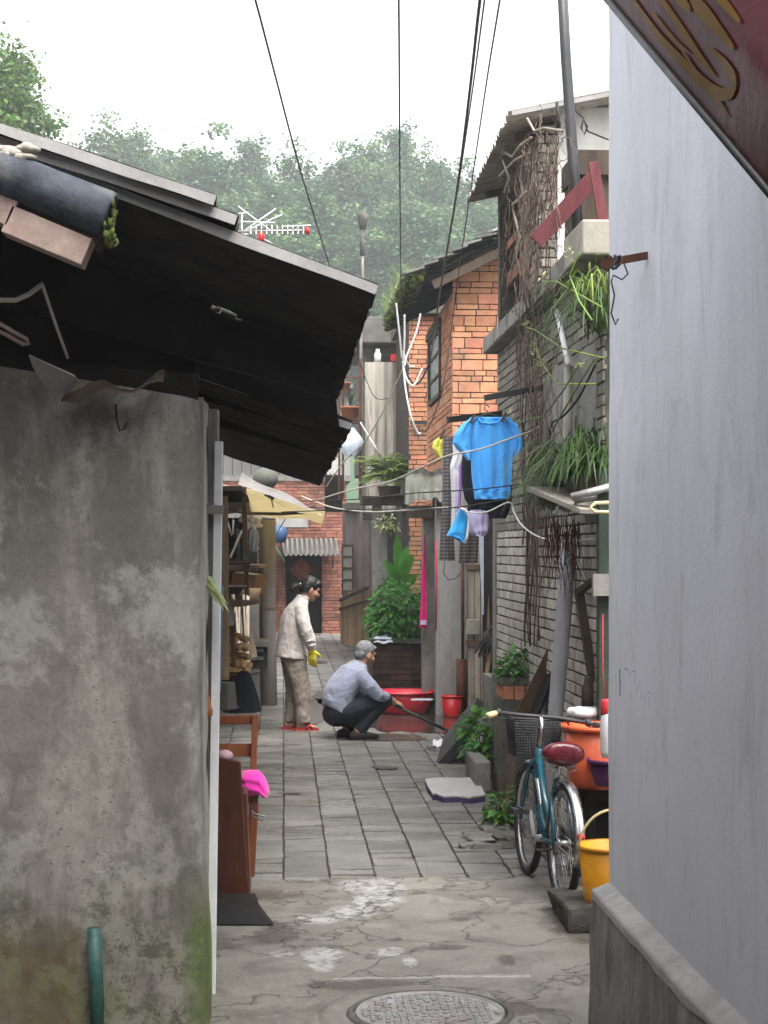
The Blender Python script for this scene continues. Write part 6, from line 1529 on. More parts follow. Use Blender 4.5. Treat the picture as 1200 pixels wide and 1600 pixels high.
for k in range(16):
    x = rnd(368, 392); st_.tube([W(x + rnd(-3, 3), 1058, 15.6 + rnd(-.2, .2)), W(x + rnd(-8, 4), rnd(925, 975), 15.9)], rnd(.008, .014), 5)
top('stick_bundle', 'bundle of thin sticks standing behind the firewood stack', 'sticks', st_, MAT['wood_pale'])
m_ = MB(); m_.lathe([(0, 0), (.09, 0), (.13, .10), (.135, .16), (.125, .16), (.12, .10), (.08, .02), (0, .02)], W(386, 944, 16.5), n=20); top('woven_basket', 'round brown basket on the shed shelf above the leaning planks', 'basket', m_, MAT['wood_y'])
m_ = MB(); cloth(m_, [(826, 366, 386), (850, 365, 385), (874, 367, 388)], 16.0, fold=.03, fq=2, infl=.04, seed=3); top('green_cloth', 'dark green cloth hanging in the shed under the yellow awning', 'cloth', m_, MAT['door_green'])
m_ = MB(); cloth(m_, [(828, 390, 404), (846, 389, 405), (862, 391, 403)], 17.5, fold=.03, fq=2, infl=.04, seed=5); top('pale_cloth', 'pale blue rag hanging beside the round post under the awning', 'cloth', m_, MAT['cloth_paleblue'])
# corn leaves tied by the door post, gourd
cl = thing('dry_leaves', 'pale green strappy leaves sticking out past the white door post', 'leaves', W(322, 915, 6.75))
m_ = MB()
for (x1, y1) in ((356, 945), (350, 955), (345, 930), (358, 957), (340, 945), (336, 925)):
    a = W(316 + rnd(-3, 3), 905 + rnd(-8, 8), 6.72); b = W(x1, y1, 6.55); m_.blade([a, a.lerp(b, .4) + V(0, -.02, .025), a.lerp(b, .75) + V(0, -.02, .012), b], .03)
part('blades', m_, MAT['leaf_pale'], cl, norm=False)
m_ = MB(); m_.lathe([(0, 0), (.016, .008), (.02, .03), (.013, .05), (.010, .065), (.005, .085), (0, .09)], W(325, 1122, 6.7), n=14); m_.tube([W(325, 1090, 6.7), W(324, 1068, 6.72)], .003, 5); top('dried_gourd', 'orange brown dried gourd hanging by the white door post', 'gourd', m_, MAT['gourd'])
m_ = MB()
for k in range(4): m_.tube([W(316 + k * 2, 960 + 20 * k, 6.72), W(314 + k * 3, 1080 + 20 * k, 6.7), W(318 + k, 1180, 6.72)], .006, 5)
top('dry_stalks', 'thin dry stalks leaning along the corner of the grey house', 'stalks', m_, MAT['straw'])
# chair
ch = thing('wooden_chair', 'reddish brown wooden chair with open back standing by the white door post', 'chair', G(360, 1370))
dz = 9.22
def cp(px, z, d): return W(px, 860 + (H - z) * 2600 / d, d)
xr_f, xr_b = 396, 398
m_ = MB(); m_.b2(cp(292, .40, 9.2), cp(402, .45, 9.52) + V(.01, 0, 0)); part('seat', m_, MAT['chair_wood'], ch, bevel=.006)
for (x, d0, zt) in ((394, 9.2, .40), (300, 9.2, .40)):
    m_ = MB(); m_.bar(cp(x - 1, 0, d0), cp(x + 4, zt, d0), .034, .04, (0, 1, 0), w2=.045, h2=.045); part('leg', m_, MAT['chair_wood'], ch, bevel=.004)
for (x, x2) in ((398, 398), (300, 296)):
    m_ = MB(); m_.bar(cp(x - 6, 0, 9.56), cp(x - 3, .45, 9.52), .034, .036, (0, 1, 0)); m_.bar(cp(x - 3, .45, 9.52), cp(x2 + 1, .855, 9.58), .036, .034, (0, 1, 0)); part('back_post', m_, MAT['chair_wood'], ch, bevel=.004)
m_ = MB(); m_.b2(cp(300, .80, 9.56), cp(395, .85, 9.59)); part('top_rail', m_, MAT['chair_wood'], ch, bevel=.005)
m_ = MB(); m_.b2(cp(300, .615, 9.545), cp(394, .69, 9.565)); part('back_slat', m_, mat('chair_slat', (.27, .095, .03), .4, 4, .42, .12, 30, stretch=(5, 5, .8), spec=.5), ch, bevel=.004)
m_ = MB(); m_.b2(cp(300, .18, 9.2), cp(394, .21, 9.22)); part('stretcher', m_, MAT['chair_wood'], ch)
m_ = MB()
def pink(u, v):
    a = u * 2 * math.pi; ph = math.pi * v
    sx = math.copysign(abs(math.cos(a)) ** .55, math.cos(a)) * math.sin(ph) ** .5; sy = math.copysign(abs(math.sin(a)) ** .55, math.sin(a)) * math.sin(ph) ** .5; sz = math.copysign(abs(math.cos(ph)) ** .8, math.cos(ph))
    p = Vector((sx * .085, sy * .16, sz * .062)); p *= 1 + .10 * noise.noise(Vector((sx * 1.3, sy * 1.3, sz * 2.2 + 4))) + .05 * noise.noise(Vector((sx * 4, sy * 4, sz * 5)))
    if p.x > .03: p.z -= (p.x - .03) * .9
    return cp(396, .505, 9.30) + p
m_.sheet(pink, 36, 24); top('pink_cloth', 'bright pink folded cloth lying on the wooden chair seat', 'cloth', m_, MAT['cloth_pink'])
m_ = MB(); m_.tube([cp(393, .385, 9.05), cp(398, .375, 9.0), cp(413, .36, 9.0), cp(414, .345, 9.0), cp(409, .34, 9.0), cp(396, .355, 9.02), cp(392, .37, 9.05)], .005, 6, closed=True); top('wire_ring', 'bent metal ring sticking out below the chair seat', 'ring', m_, MAT['steel_dull'])
cbn = thing('wooden_cabinet', 'tall dark reddish wooden side panel with slanting edge in front of the chair', 'panel', G(355, 1410))
def wp(px, py, d): return W(px, py, d)
m_ = MB()
f = [wp(292, 1408, 8.5), wp(389, 1402, 8.5), wp(376, 1190, 8.5), wp(292, 1172, 8.5)]; bkk = [p + V(0, .035, 0) for p in f]
m_.add(f + bkk, [(0, 1, 2, 3), (7, 6, 5, 4), (0, 4, 5, 1), (1, 5, 6, 2), (2, 6, 7, 3), (3, 7, 4, 0)]); part('panel', m_, MAT['cabinet_wood'], cbn, bevel=.008)
m_ = MB(); f = [wp(387, 1395, 8.54), wp(381, 1240, 8.54)]; m_.bar(f[0] + V(.004, .12, 0), f[1] + V(.004, .12, 0), .26, .02, (1, 0, 0)); part('side_board', m_, MAT['cabinet_wood'], cbn, bevel=.004)
m_ = MB(); 
a = [wp(336, 1402, 8.45), wp(402, 1404, 8.45), wp(430, 1446, 7.95), wp(336, 1443, 7.95)]
tpv = [V(p.x, p.y, .012) for p in a]; hi = [V(a[0].x, a[0].y, .06), V(a[1].x - .01, a[1].y, .06), V(a[2].x - .07, a[2].y + .1, .055), V(a[3].x, a[3].y + .1, .055)]
m_.hexa(tpv + hi); top('black_board', 'black slanted board lying on the concrete at the foot of the wooden panel', 'board', m_, MAT['black'], bevel=.005)
m_ = MB(); m_.ell(W(350, 1180, 9.1), (.05, .06, .03)); m_.b2(W(340, 1185, 9.0), W(360, 1190, 9.2)); top('pale_pink_pad', 'pale pink pad behind the top of the wooden panel', 'pad', m_, mat('pad_pink', (.42, .28, .32), .2, 6, .9, .1, 40))

# =================================================================== RIGHT SIDE CLUTTER
def bucket(name, label, cat, c, rb, rt, h, m, n=32, rim=.008, handle=None, th=.004):
    c = Vector(c); t = thing(name, label, cat, c)
    m_ = MB(); m_.lathe([(0, .004), (rb * .92, .004), (rb, .0), (rb + (rt - rb) * .12, h * .1), (rt, h), (rt - th, h), (rb - th, .014), (0, .012)], c, n=n); part('body', m_, MAT[m], t)
    m_ = MB(); m_.lathe([(rt - .002, h - rim * 2.2), (rt + rim, h - rim * 2.2), (rt + rim, h + rim * .4), (rt - th, h + rim * .4)], c, n=n); part('rim', m_, MAT[m], t)
    return t
yc = W(955, 1413, 7.95)
st = MB()
a = G(884, 1452); st.b2((W(882, 1440, 7.9).x, 7.75, 0), (1.75, 8.3, yc.z - .004), jit=.03)
top('stone_block', 'rough dark stone block under the yellow bucket', 'stone', st, mat('block_stone', (.075, .068, .06), .5, 5, .85, .7, 22, bdist=.02, spot=(.17, .155, .13), spotscale=5), bevel=.02)
yb = bucket('yellow_bucket', 'bright yellow plastic bucket with a pale curved handle at the wall plinth', 'bucket', yc, .128, .156, .285, 'plastic_yellow', rim=.006)
m_ = MB(); c = yc + V(0, 0, .27); m_.tube([c + V(-.160 * math.cos(t), -.02 - .03 * math.sin(t), .19 * math.sin(t)) for t in [i * math.pi / 16 for i in range(17)]], .010, 8, flat=.6); part('handle', m_, MAT['plastic_cream'], yb)
st = MB(); st.b2((W(908, 1300, 9).x, 8.75, .47), (2.0, 9.3, .525)); st.b2((W(912, 1300, 9).x, 8.8, 0), (W(925, 1300, 9).x, 8.9, .47)); st.b2((W(912, 1300, 9).x, 9.1, 0), (1.9, 9.2, .47)); st.b2((1.55, 8.82, .2), (1.95, 8.86, .23))
top('low_bench', 'low dark bench in the shade behind the bicycle carrying the orange bucket', 'bench', st, MAT['soot'], bevel=.006)
bucket('orange_bucket', 'large orange plastic bucket standing on the dark bench', 'bucket', W(938, 1228, 9.0), .165, .205, .33, 'plastic_orange', rim=.010)
bucket('purple_basin', 'purple plastic basin in front of the orange bucket', 'basin', W(962, 1226, 8.78) , .11, .145, .135, 'plastic_purple', rim=.008)
bt_ = thing('plastic_bottle', 'white plastic bottle with a red cap hanging on a red cord beside the wall', 'bottle', W(946, 1186, 8.55))
m_ = MB(); m_.lathe([(0, 0), (.03, .0), (.04, .03), (.042, .15), (.036, .22), (.022, .255), (0, .26)], W(950, 1184, 8.55), n=18); part('body', m_, MAT['plastic_white'], bt_)
m_ = MB(); m_.lathe([(0, 0), (.03, 0), (.033, .02), (.03, .075), (.02, .085), (0, .085)], W(948, 1118, 8.55), n=16); part('cap', m_, MAT['plastic_red'], bt_)
m_ = MB(); m_.tube([W(946, 1095, 8.55), W(942, 1050, 8.6), W(942, 960, 8.7)], .003, 6); part('cord', m_, MAT['rope_red'], bt_)
m_ = MB(); m_.lathe([(0, 0), (.10, 0), (.11, .03), (.095, .05), (0, .055)], W(915, 1120, 9.35), n=20); m_.ell(W(905, 1112, 9.3), (.05, .04, .03)); top('white_bowl', 'white enamel bowl in the shade behind the handlebar', 'bowl', m_, MAT['plastic_white'])
m_ = MB(); m_.lathe([(0, 0), (.035, 0), (.035, .11), (.02, .14), (.02, .17), (0, .17)], W(918, 1105, 9.5), n=14); top('brown_jar', 'brown glass jar standing behind the white enamel bowl', 'jar', m_, MAT['wood_dark'])
dd_ = thing('green_door', 'dark green door standing open in the shade at the near end of the grey brick wall', 'door', (XG + .05, 9.1, 0))
m_ = MB(); m_.b2((XG - .06, 9.12, 0), (XG + .8, 9.19, 2.25)); part('leaf', m_, MAT['door_green'], dd_, bevel=.006)
m_ = MB(); m_.b2((XG - .10, 9.06, 1.55), (XG + .1, 9.11, 1.67)); part('hinge_block', m_, MAT['concrete'], dd_)
m_ = MB(); m_.bar(W(905, 925, 9.75), W(925, 1055, 9.6), .05, .03); m_.bar(W(905, 925, 9.7), W(930, 905, 9.6), .05, .03); m_.bar(W(925, 1055, 9.6), W(900, 1160, 9.6), .04, .03); top('broken_timber', 'broken dark timber frame leaning behind the thick grey pipe', 'timber', m_, MAT['wood_dark'])
# leaning boards under the pipe
lb = thing('leaning_board', 'wide brown board leaning diagonally beside the thick grey pipe', 'board', W(815, 1110, 11.3))
m_ = MB(); m_.bar(W(808, 1135, 11.6), W(868, 1013, 11.3), .10, .028, (0, -1, .3)); part('board', m_, MAT['wood'], lb, bevel=.004)
m_ = MB(); m_.bar(W(828, 1135, 11.3), W(872, 1026, 11.2), .35, .02, (-.9, 0, .5)); part('panel', m_, MAT['soot'], lb)
# broom and mop
bm_ = thing('bamboo_mop', 'bamboo handled mop with grey rag head standing upside down by the wall', 'mop', W(756, 1110, 15.4))
m_ = MB(); m_.tube([W(752, 1118, 15.2), W(762, 1050, 15.3), W(773, 990, 15.4)], .018, 8); part('handle', m_, MAT['wood_y'], bm_)
m_ = MB()
for k in range(60):
    a = W(772 + rnd(-5, 8), 985 + rnd(-4, 4), 15.35); e = a + V(rnd(-.16, .06), rnd(-.06, .06), -rnd(.05, .3)); m_.tube([a, (a + e) / 2 + V(rnd(-.03, .03), -.03, .05), e], .008, 4)
part('head', m_, MAT['rag_grey'], bm_)
# dark leaning slab, white slab, kerb block, rubble
m_ = MB()
P = [G(680, 1187), G(706, 1192), W(757, 1133, 14.0), W(744, 1122, 14.7)]
nrm = V(.03, .02, .05)
dl = [G(682, 1186), G(702, 1192), W(754, 1128, 13.5), W(744, 1120, 14.3)]
nx = V(.075, -.01, -.05)
m_.hexa([dl[0], dl[1] , dl[1] + nx * 0 + V(.0, -.001, .0), dl[0]][:0] or [dl[0] + V(0, 0, -.0), dl[1], dl[2], dl[3], dl[0] + V(.03, .03, .05), dl[1] + V(.0, .03, .05), dl[2] + V(-.03, .03, .05), dl[3] + V(-.03, .03, .05)][:8])
m_ = MB(); a = (G(688, 1186) + G(704, 1191)) / 2; b = W(751, 1124, 14.1)
m_.bar(a + V(0, .25, .03), b + V(0, .3, .02), .95, .075, V(-.7, 0, .72)); top('dark_slab', 'dark thick board leaning on its edge beside the water puddle', 'board', m_, mat('slab_dark', (.055, .053, .052), .45, 6, .6, .4, 40, spot=(.13, .125, .12), spotscale=5, spotamt=.5), bevel=.008)
sl_ = thing('white_slab', 'broken white stone slab with a purple edge lying on the paving', 'slab', G(712, 1235))
m_ = MB(); pts_ = [(664, 1217), (684, 1214.5), (715, 1215), (746, 1214), (752, 1226), (758, 1241), (735, 1245), (714, 1243), (692, 1243.5), (681, 1239), (676, 1240), (672, 1233), (668, 1228)]
pg = [G(x, y, .05) for x, y in pts_]; m_.prism([(p.x, p.y) for p in pg], (0, 0, .035), (1, 0, 0), (0, 1, 0), (0, 0, 1), .015); part('face', m_, MAT['slab_white'], sl_, bevel=.003)
m_ = MB(); m_.prism([(p.x * 1.0 + .002, p.y + .004) for p in pg], (0, 0, .0), (1, 0, 0), (0, 1, 0), (0, 0, 1), .034); part('edge', m_, MAT['purple_edge'], sl_)
m_ = MB(); m_.b2(G(744, 1238), V(G(766, 1238).x, G(744, 1238).y + .8, .22), jit=.012); top('kerb_block', 'pale concrete kerb block at the end of the white slab', 'kerb stone', m_, MAT['concrete'], bevel=.012)
def rock(name, label, c, r, m='stone', cat='stone', group=None, seed=0, flat=.6):
    m_ = MB(); c = Vector(c); nu, nv = 14, 9; vs = []
    for i in range(nv + 1):
        ph = math.pi * i / nv
        for k in range(nu):
            t = 2 * math.pi * k / nu; p = Vector((math.sin(ph) * math.cos(t), math.sin(ph) * math.sin(t), math.cos(ph)))
            q = Vector([max(-.72, min(.72, x)) for x in p]) * (1.15 + .3 * noise.noise(p * 1.6 + Vector((seed * 3.1, 0, 0))))
            vs.append(c + Vector((q.x * r[0], q.y * r[1], q.z * r[2] + r[2] * .72)))
    m_.add(vs, [(i * nu + k, (i + 1) * nu + k, (i + 1) * nu + (k + 1) % nu, i * nu + (k + 1) % nu) for i in range(nv) for k in range(nu)], 0, False)
    return top(name, label, cat, m_, MAT[m], group)
for k, (x, y, r, lab) in enumerate([(776, 1302, (.11, .12, .035), 'flat dark stone below the low green plant'), (790, 1322, (.09, .10, .05), 'brownish broken stone beside the front wheel'), (760, 1318, (.14, .14, .03), 'wide flat grey flagstone with grooves by the front wheel'), (742, 1308, (.10, .07, .022), 'thin slate lying on the edge of the paving'), (790, 1236, (.10, .14, .13), 'dark lump of rubble behind the low green plant'), (775, 1215, (.09, .12, .16), 'tall dark rubble lump beside the kerb block'), (812, 1200, (.10, .14, .2), 'brown heap of rubble under the bicycle basket'), (770, 1283, (.07, .09, .07), 'small dark stone under the low green plant'), (728, 1325, (.05, .05, .02), 'small chip of stone on the paving'), (800, 1290, (.07, .08, .10), 'dark stone right behind the front wheel')]):
    rock('rubble_stone', lab, G(x, y), r, 'stone' if k in (0, 2, 3, 8) else 'concrete_dark', 'stone', 'rubble along the right side', k)
m_ = MB(); m_.bar(W(778, 1262, 11.2), W(806, 1165, 11.5), .07, .03, (0, -1, .2)); m_.bar(W(790, 1262, 11.0), W(808, 1160, 11.3), .035, .03, (0, -1, .2)); top('rotten_board', 'dark rotten board propped on the rubble behind the front wheel', 'board', m_, MAT['wood_dark'], bevel=.003)
for k in range(3):
    m_ = MB(); a = G(735 + k * 3, 1316 + k * 6); m_.b2(a, a + V(.17, .022, .03), jit=.004); top('broken_tile', ['upper', 'middle', 'lower'][k] + ' broken grey tile strip lying on the paving edge', 'tile', m_, MAT['stone'], 'broken tile strips')
m_ = MB()
m_.sheet(lambda u, v: G(676 + 24 * u, 1160 + 9 * v) + V(0, 0, .02 + .03 * math.sin(math.pi * u) * math.sin(math.pi * v) + .008 * math.sin(u * 14)), 16, 8, V(0, 0, -.01)); top('white_rag', 'small wet white rag lying by the puddle next to the dark leaning board', 'rag', m_, MAT['cloth_white'])
# red basins and bucket
def basin(label, c, rb, rt, h, m):
    t = thing('wash_tub', label, 'wash tub', c); c = Vector(c)
    m_ = MB(); m_.lathe([(0, .006), (rb, .0), (rb + .02, .012), (rb + (rt - rb) * .6, h * .5), (rt, h), (rt - .005, h), (rb + (rt - rb) * .55, h * .5), (rb, .02), (0, .016)], c, n=40); part('bowl', m_, MAT[m], t)
    m_ = MB(); m_.lathe([(rt - .004, h - .012), (rt + .012, h - .016), (rt + .022, h - .004), (rt + .014, h + .006), (rt - .006, h + .004)], c, n=40); part('rim', m_, MAT[m], t); return t
bc = G(631, 1113, 0.01); basin('wide round pinkish red plastic wash tub standing in the water', bc, .24, .335, .235, 'plastic_pinkred')
wt2 = MB(); wt2.lathe([(0, 0), (.312, 0)], bc + V(0, 0, .19), n=40); top('soapy_water', 'cloudy water standing inside the pinkish red wash tub', 'water', wt2, mat('soapy', (.45, .42, .42), .2, 8, .1, .1, 20))
bucket('red_bucket', 'small dark red bucket against the grey lean-to wall', 'bucket', G(706, 1121), .085, .118, .235, 'plastic_red', rim=.006)
m_ = MB(); m_.bar(W(644, 1093, 17.3), W(676, 1093, 17.2), .06, .015); top('scrub_board', 'pale blue scrubbing board resting on the rim of the wash tub', 'washboard', m_, MAT['cloth_paleblue'])

# =================================================================== BICYCLE
Pr = G(877, 1411); Pf = W(823, 1364, 9.28); Pf.z = 0
hd = (Pf - Pr); WB = hd.length; rz = math.atan2(hd.y, hd.x)
bk = thing('bicycle', 'old teal bicycle with a red wrapped saddle parked beside the wall', 'bicycle', Pr, rz=rz)
bk.rotation_euler = (R(2.5), 0, rz)
RW = .305
def wheel(x, steer=0):
    c = V(x, 0, RW)
    m_ = MB(); m_.tube([c + V(math.cos(t) * (RW - .02), 0, math.sin(t) * (RW - .02)) for t in [i * 2 * math.pi / 48 for i in range(48)]], .021, 10, closed=True)
    ty = part('wheel', m_, MAT['rubber'], bk, local=True)
    m_ = MB()
    ring = []
    for i in range(48):
        t = i * 2 * math.pi / 48; ring.append(t)
    prof = [(RW - .036, -.014), (RW - .052, -.012), (RW - .056, 0), (RW - .052, .012), (RW - .036, .014)]
    vs = [c + V(math.cos(t) * r, yy, math.sin(t) * r) for t in ring for r, yy in prof]
    n = len(prof); m_.add(vs, [(i * n + k, i * n + k + 1, ((i + 1) % 48) * n + k + 1, ((i + 1) % 48) * n + k) for i in range(48) for k in range(n - 1)], 0, True)
    part('rim', m_, MAT['steel'], bk, sub=ty, local=True)
    m_ = MB()
    for k in range(28):
        a = k * 2 * math.pi / 28; b = a + (.5 if k % 2 else -.5); sd = .028 if (k // 2) % 2 else -.028
        m_.tube([c + V(math.cos(b) * .022, sd, math.sin(b) * .022), c + V(math.cos(a) * (RW - .052), 0, math.sin(a) * (RW - .052))], .0014, 4)
    part('spokes', m_, MAT['steel_dull'], bk, sub=ty, local=True)
    m_ = MB(); m_.lathe([(0, -.05), (.008, -.05), (.008, -.034), (.024, -.032), (.024, -.026), (.014, -.022), (.014, .022), (.024, .026), (.024, .032), (.008, .034), (.008, .05), (0, .05)], c, Matrix.Rotation(R(90), 3, 'X'), 16); part('hub', m_, MAT['steel_dull'], bk, sub=ty, local=True)
wheel(0); wheel(WB)
def fender(x, a0, a1, name='mudguard', wd=.030):
    c = V(x, 0, RW); m_ = MB(); n = 26; vs = []
    for i in range(n + 1):
        a = R(a0 + (a1 - a0) * i / n)
        for k in range(7):
            q = -1 + 2 * k / 6; r = RW + .022 - .016 * q * q
            vs.append(c + V(math.cos(a) * r, wd * q, math.sin(a) * r))
    m_.add(vs, [(i * 7 + k, i * 7 + k + 1, (i + 1) * 7 + k + 1, (i + 1) * 7 + k) for i in range(n) for k in range(6)], 0, True)
    o = part(name, m_, MAT['steel'], bk, local=True)
    s_ = o.modifiers.new('solid', 'SOLIDIFY'); s_.thickness = .002
    m_ = MB(); a = R(a1 - 8)
    for sg in (-1, 1): m_.tube([c + V(0, sg * .045, 0), c + V(math.cos(a) * (RW + .02), sg * wd, math.sin(a) * (RW + .02))], .0025, 5)
    part('mudguard_stay', m_, MAT['steel_dull'], bk, sub=o, local=True)
fender(0, 60, 192); fender(WB, 20, 175)
BB = V(.36, 0, .27); ST = V(.20, 0, .60); HT0 = V(WB - .15, 0, .56); HT1 = V(WB - .185, 0, .70)
m_ = MB()
m_.tube([BB + V(-.02, 0, .0), BB.lerp(HT0, .35) + V(0, 0, -.03), BB.lerp(HT0, .7) + V(0, 0, -.01), HT0 + V(0, 0, .03)], [.034, .034, .032, .028], 12)
m_.tube([BB.lerp(ST, .25), BB.lerp(HT0, .45) + V(-.02, 0, .08), HT1 + V(0, 0, -.04)], .02, 10)
m_.tube([BB, ST], .019, 12); m_.tube([HT0 + V(.01, 0, -.03), HT1 + V(-.005, 0, .02)], .023, 12)
for sg in (-1, 1):
    m_.tube([BB + V(0, sg * .03, 0), V(.18, sg * .045, .285), V(0, sg * .052, RW)], .011, 8); m_.tube([ST + V(.01, sg * .015, -.06), V(.12, sg * .045, .50), V(0, sg * .054, RW)], .010, 8)
part('frame', m_, MAT['teal_paint'], bk, local=True)
m_ = MB()
for sg in (-1, 1): m_.tube([V(WB, sg * .048, RW), V(WB - .03, sg * .046, .42), V(WB - .115, sg * .036, .62), V(WB - .15, sg * .01, .655)], .012, 8)
part('fork', m_, MAT['teal_paint'], bk, local=True)
m_ = MB(); m_.tube([HT1, V(WB - .20, 0, .80), V(WB - .19, 0, .875), V(WB - .165, 0, .89)], .014, 10); part('stem', m_, MAT['steel'], bk, local=True)
m_ = MB()
hb = [V(WB - .30, .30, .905), V(WB - .24, .25, .912), V(WB - .17, .10, .895), V(WB - .165, 0, .89), V(WB - .17, -.10, .885), V(WB - .24, -.25, .87), V(WB - .30, -.30, .86)]
m_.tube(hb, .012, 10); hbo = part('handlebar', m_, MAT['metal_dark'], bk, local=True)
m_ = MB(); m_.tube([hb[0] + V(-.05, .03, .0), hb[0], hb[0].lerp(hb[1], .5)], .017, 10); part('grip', m_, MAT['plastic_cream'], bk, sub=hbo, local=True)
m_ = MB(); m_.tube([hb[6] + V(-.05, -.03, 0), hb[6], hb[6].lerp(hb[5], .5)], .017, 10); part('grip', m_, MAT['metal_dark'], bk, sub=hbo, local=True)
for sg in (0, 1):
    p = hb[1] if sg == 0 else hb[5]; s2 = 1 if sg == 0 else -1
    m_ = MB(); m_.tube([p + V(.03, 0, -.01), p + V(.05, s2 * .03, -.03), p + V(-.02, s2 * .09, -.035)], .006, 6); m_.ell(p + V(.0, 0, 0), (.022, .02, .022)); part('brake_lever', m_, MAT['metal_dark'], bk, sub=hbo, local=True)
m_ = MB(); m_.tube([hb[1] + V(.05, .03, -.03), V(WB - .1, .1, .86), V(WB - .12, .03, .75), V(WB - .15, .02, .6), V(WB - .2, .02, .5)], .0035, 5); part('brake_cable', m_, MAT['wire_black'], bk, local=True)
m_ = MB(); m_.tube([ST, V(.165, 0, .70)], .014, 10); part('seat_post', m_, MAT['steel'], bk, local=True)
m_ = MB()
rings = [(-.125, .09, .04), (-.10, .118, .064), (-.04, .115, .068), (.02, .085, .058), (.08, .045, .042), (.13, .03, .034), (.15, .018, .022)]
vs = []; n = 18
for (x, wy, hz) in rings:
    for k in range(n):
        a = 2 * math.pi * k / n; wob = 1 + .10 * noise.noise(Vector((x * 22, math.cos(a) * 1.5, math.sin(a) * 1.5)))
        vs.append(V(.155 + x, wy * math.cos(a) * wob, .745 + hz * math.sin(a) * wob + (.012 if x < -.05 else 0)))
m_.add(vs, [(i * n + k, i * n + (k + 1) % n, (i + 1) * n + (k + 1) % n, (i + 1) * n + k) for i in range(len(rings) - 1) for k in range(n)] + [tuple(range(n)), tuple(range((len(rings) - 1) * n, len(rings) * n))], 0, True)
sdl = part('saddle', m_, MAT['saddle_red'], bk, local=True); sdl.modifiers.new('sub', 'SUBSURF').render_levels = 2
m_ = MB()
for sg in (-1, 1):
    m_.tube([V(.12, sg * .04, .62) + V(0, 0, .01 * math.sin(t * 1.0)) if False else V(.10 + .022 * math.cos(t), sg * .05 + .022 * math.sin(t), .655 + t * .0035) for t in [i * .6 for i in range(26)]], .004, 5)
part('saddle_springs', m_, MAT['steel_dull'], bk, sub=sdl, local=True)
m_ = MB(); m_.tube([BB + V(0, -.07, 0), BB + V(0, .07, 0)], .02, 12); m_.lathe([(.02, -.003), (.085, -.003), (.088, 0), (.085, .003), (.02, .003)], BB + V(0, -.045, 0), Matrix.Rotation(R(90), 3, 'X'), 24)
crk = part('crankset', m_, MAT['steel_dull'], bk, local=True)
for sg, ang in ((1, 50), (-1, 230)):
    e = BB + V(math.cos(R(ang)) * .165, sg * .075, math.sin(R(ang)) * .165)
    m_ = MB(); m_.bar(BB + V(0, sg * .072, 0), e, .016, .022, (0, 1, 0)); part('crank_arm', m_, MAT['metal_dark'], bk, sub=crk, local=True)
    m_ = MB(); m_.box(e + V(0, sg * .055, 0), (.085, .09, .026)); m_.box(e + V(0, sg * .055, .016), (.09, .02, .008)); part('pedal', m_, MAT['rubber'], bk, sub=crk, local=True)
m_ = MB()
for dzz in (.088, -.088): m_.bar(BB + V(0, -.045, dzz * .95), V(0, -.045, RW + dzz * .42), .006, .009)
m_.box(V(.19, -.06, .285), (.46, .012, .13)); part('chain_guard', m_, MAT['metal_dark'], bk, local=True)
m_ = MB(); m_.tube([V(.02, .06, .27), V(.12, .07, .245), V(.26, .075, .225)], .007, 8); part('kickstand', m_, MAT['metal_dark'], bk, local=True)
# front basket
m_ = MB(); bx0 = V(WB - .02, 0, .66)
for z in [i * .015 for i in range(15)]:
    s_ = .8 + z * .9; m_.tube([bx0 + V(-.11 * s_, -.14 * s_, z), bx0 + V(.11 * s_, -.14 * s_, z), bx0 + V(.11 * s_, .14 * s_, z), bx0 + V(-.11 * s_, .14 * s_, z)],   .0042 if z < .2 else .006, 5, closed=True)
for k in range(17):
    q = -1 + k / 8
    for (xx, yy) in ((-.11, .14 * q), (.11, .14 * q), (.11 * q, -.14), (.11 * q, .14)): m_.tube([bx0 + V(xx * .8, yy * .8, 0), bx0 + V(xx * .989, yy * .989, .21)], .0034, 4)
m_.box(bx0, (.18, .22, .01)); part('basket', m_, MAT['metal_dark'], bk, local=True)
m_ = MB(); m_.lathe([(0, 0), (.018, 0), (.022, .01), (.018, .02), (0, .022)], V(-.0, 0, .0) + V(math.cos(R(165)) * (RW + .03), 0, RW + math.sin(R(165)) * (RW + .03)), Matrix.Rotation(R(-90), 3, 'Y'), 12); part('reflector', m_, MAT['plastic_red'], bk, local=True)

# =================================================================== PEOPLE
def fuse(o, vox, it=4, fac=.5, disp=0, dscale=.1):
    r = o.modifiers.new('remesh', 'REMESH'); r.mode = 'VOXEL'; r.voxel_size = vox; r.use_smooth_shade = True
    s_ = o.modifiers.new('smooth', 'SMOOTH'); s_.iterations = it; s_.factor = fac
    if disp:
        tx = bpy.data.textures.new('folds', 'CLOUDS'); tx.noise_scale = dscale; tx.noise_depth = 2
        d = o.modifiers.new('folds', 'DISPLACE'); d.texture = tx; d.strength = disp; d.mid_level = .5; d.texture_coords = 'LOCAL'
def loft(mb, rings, n=20, m=0):
    # rings: (center, (ax vector), (ay vector)) elliptical sections
    vs = []
    for c, a, b in rings:
        c = Vector(c); a = Vector(a); b = Vector(b)
        for k in range(n):
            t = 2 * math.pi * k / n; vs.append(c + a * math.cos(t) + b * math.sin(t))
    N = len(rings)
    mb.add(vs, [(i * n + k, i * n + (k + 1) % n, (i + 1) * n + (k + 1) % n, (i + 1) * n + k) for i in range(N - 1) for k in range(n)] + [tuple(range(n))[::-1], tuple(range((N - 1) * n, N * n))], m, True)
def capsule(mb, pts, rr, n=14):
    mb.tube(pts, rr, n)
    mb.ell(pts[0], (rr[0],) * 3, nu=12, nv=8); mb.ell(pts[-1], (rr[-1],) * 3, nu=12, nv=8)
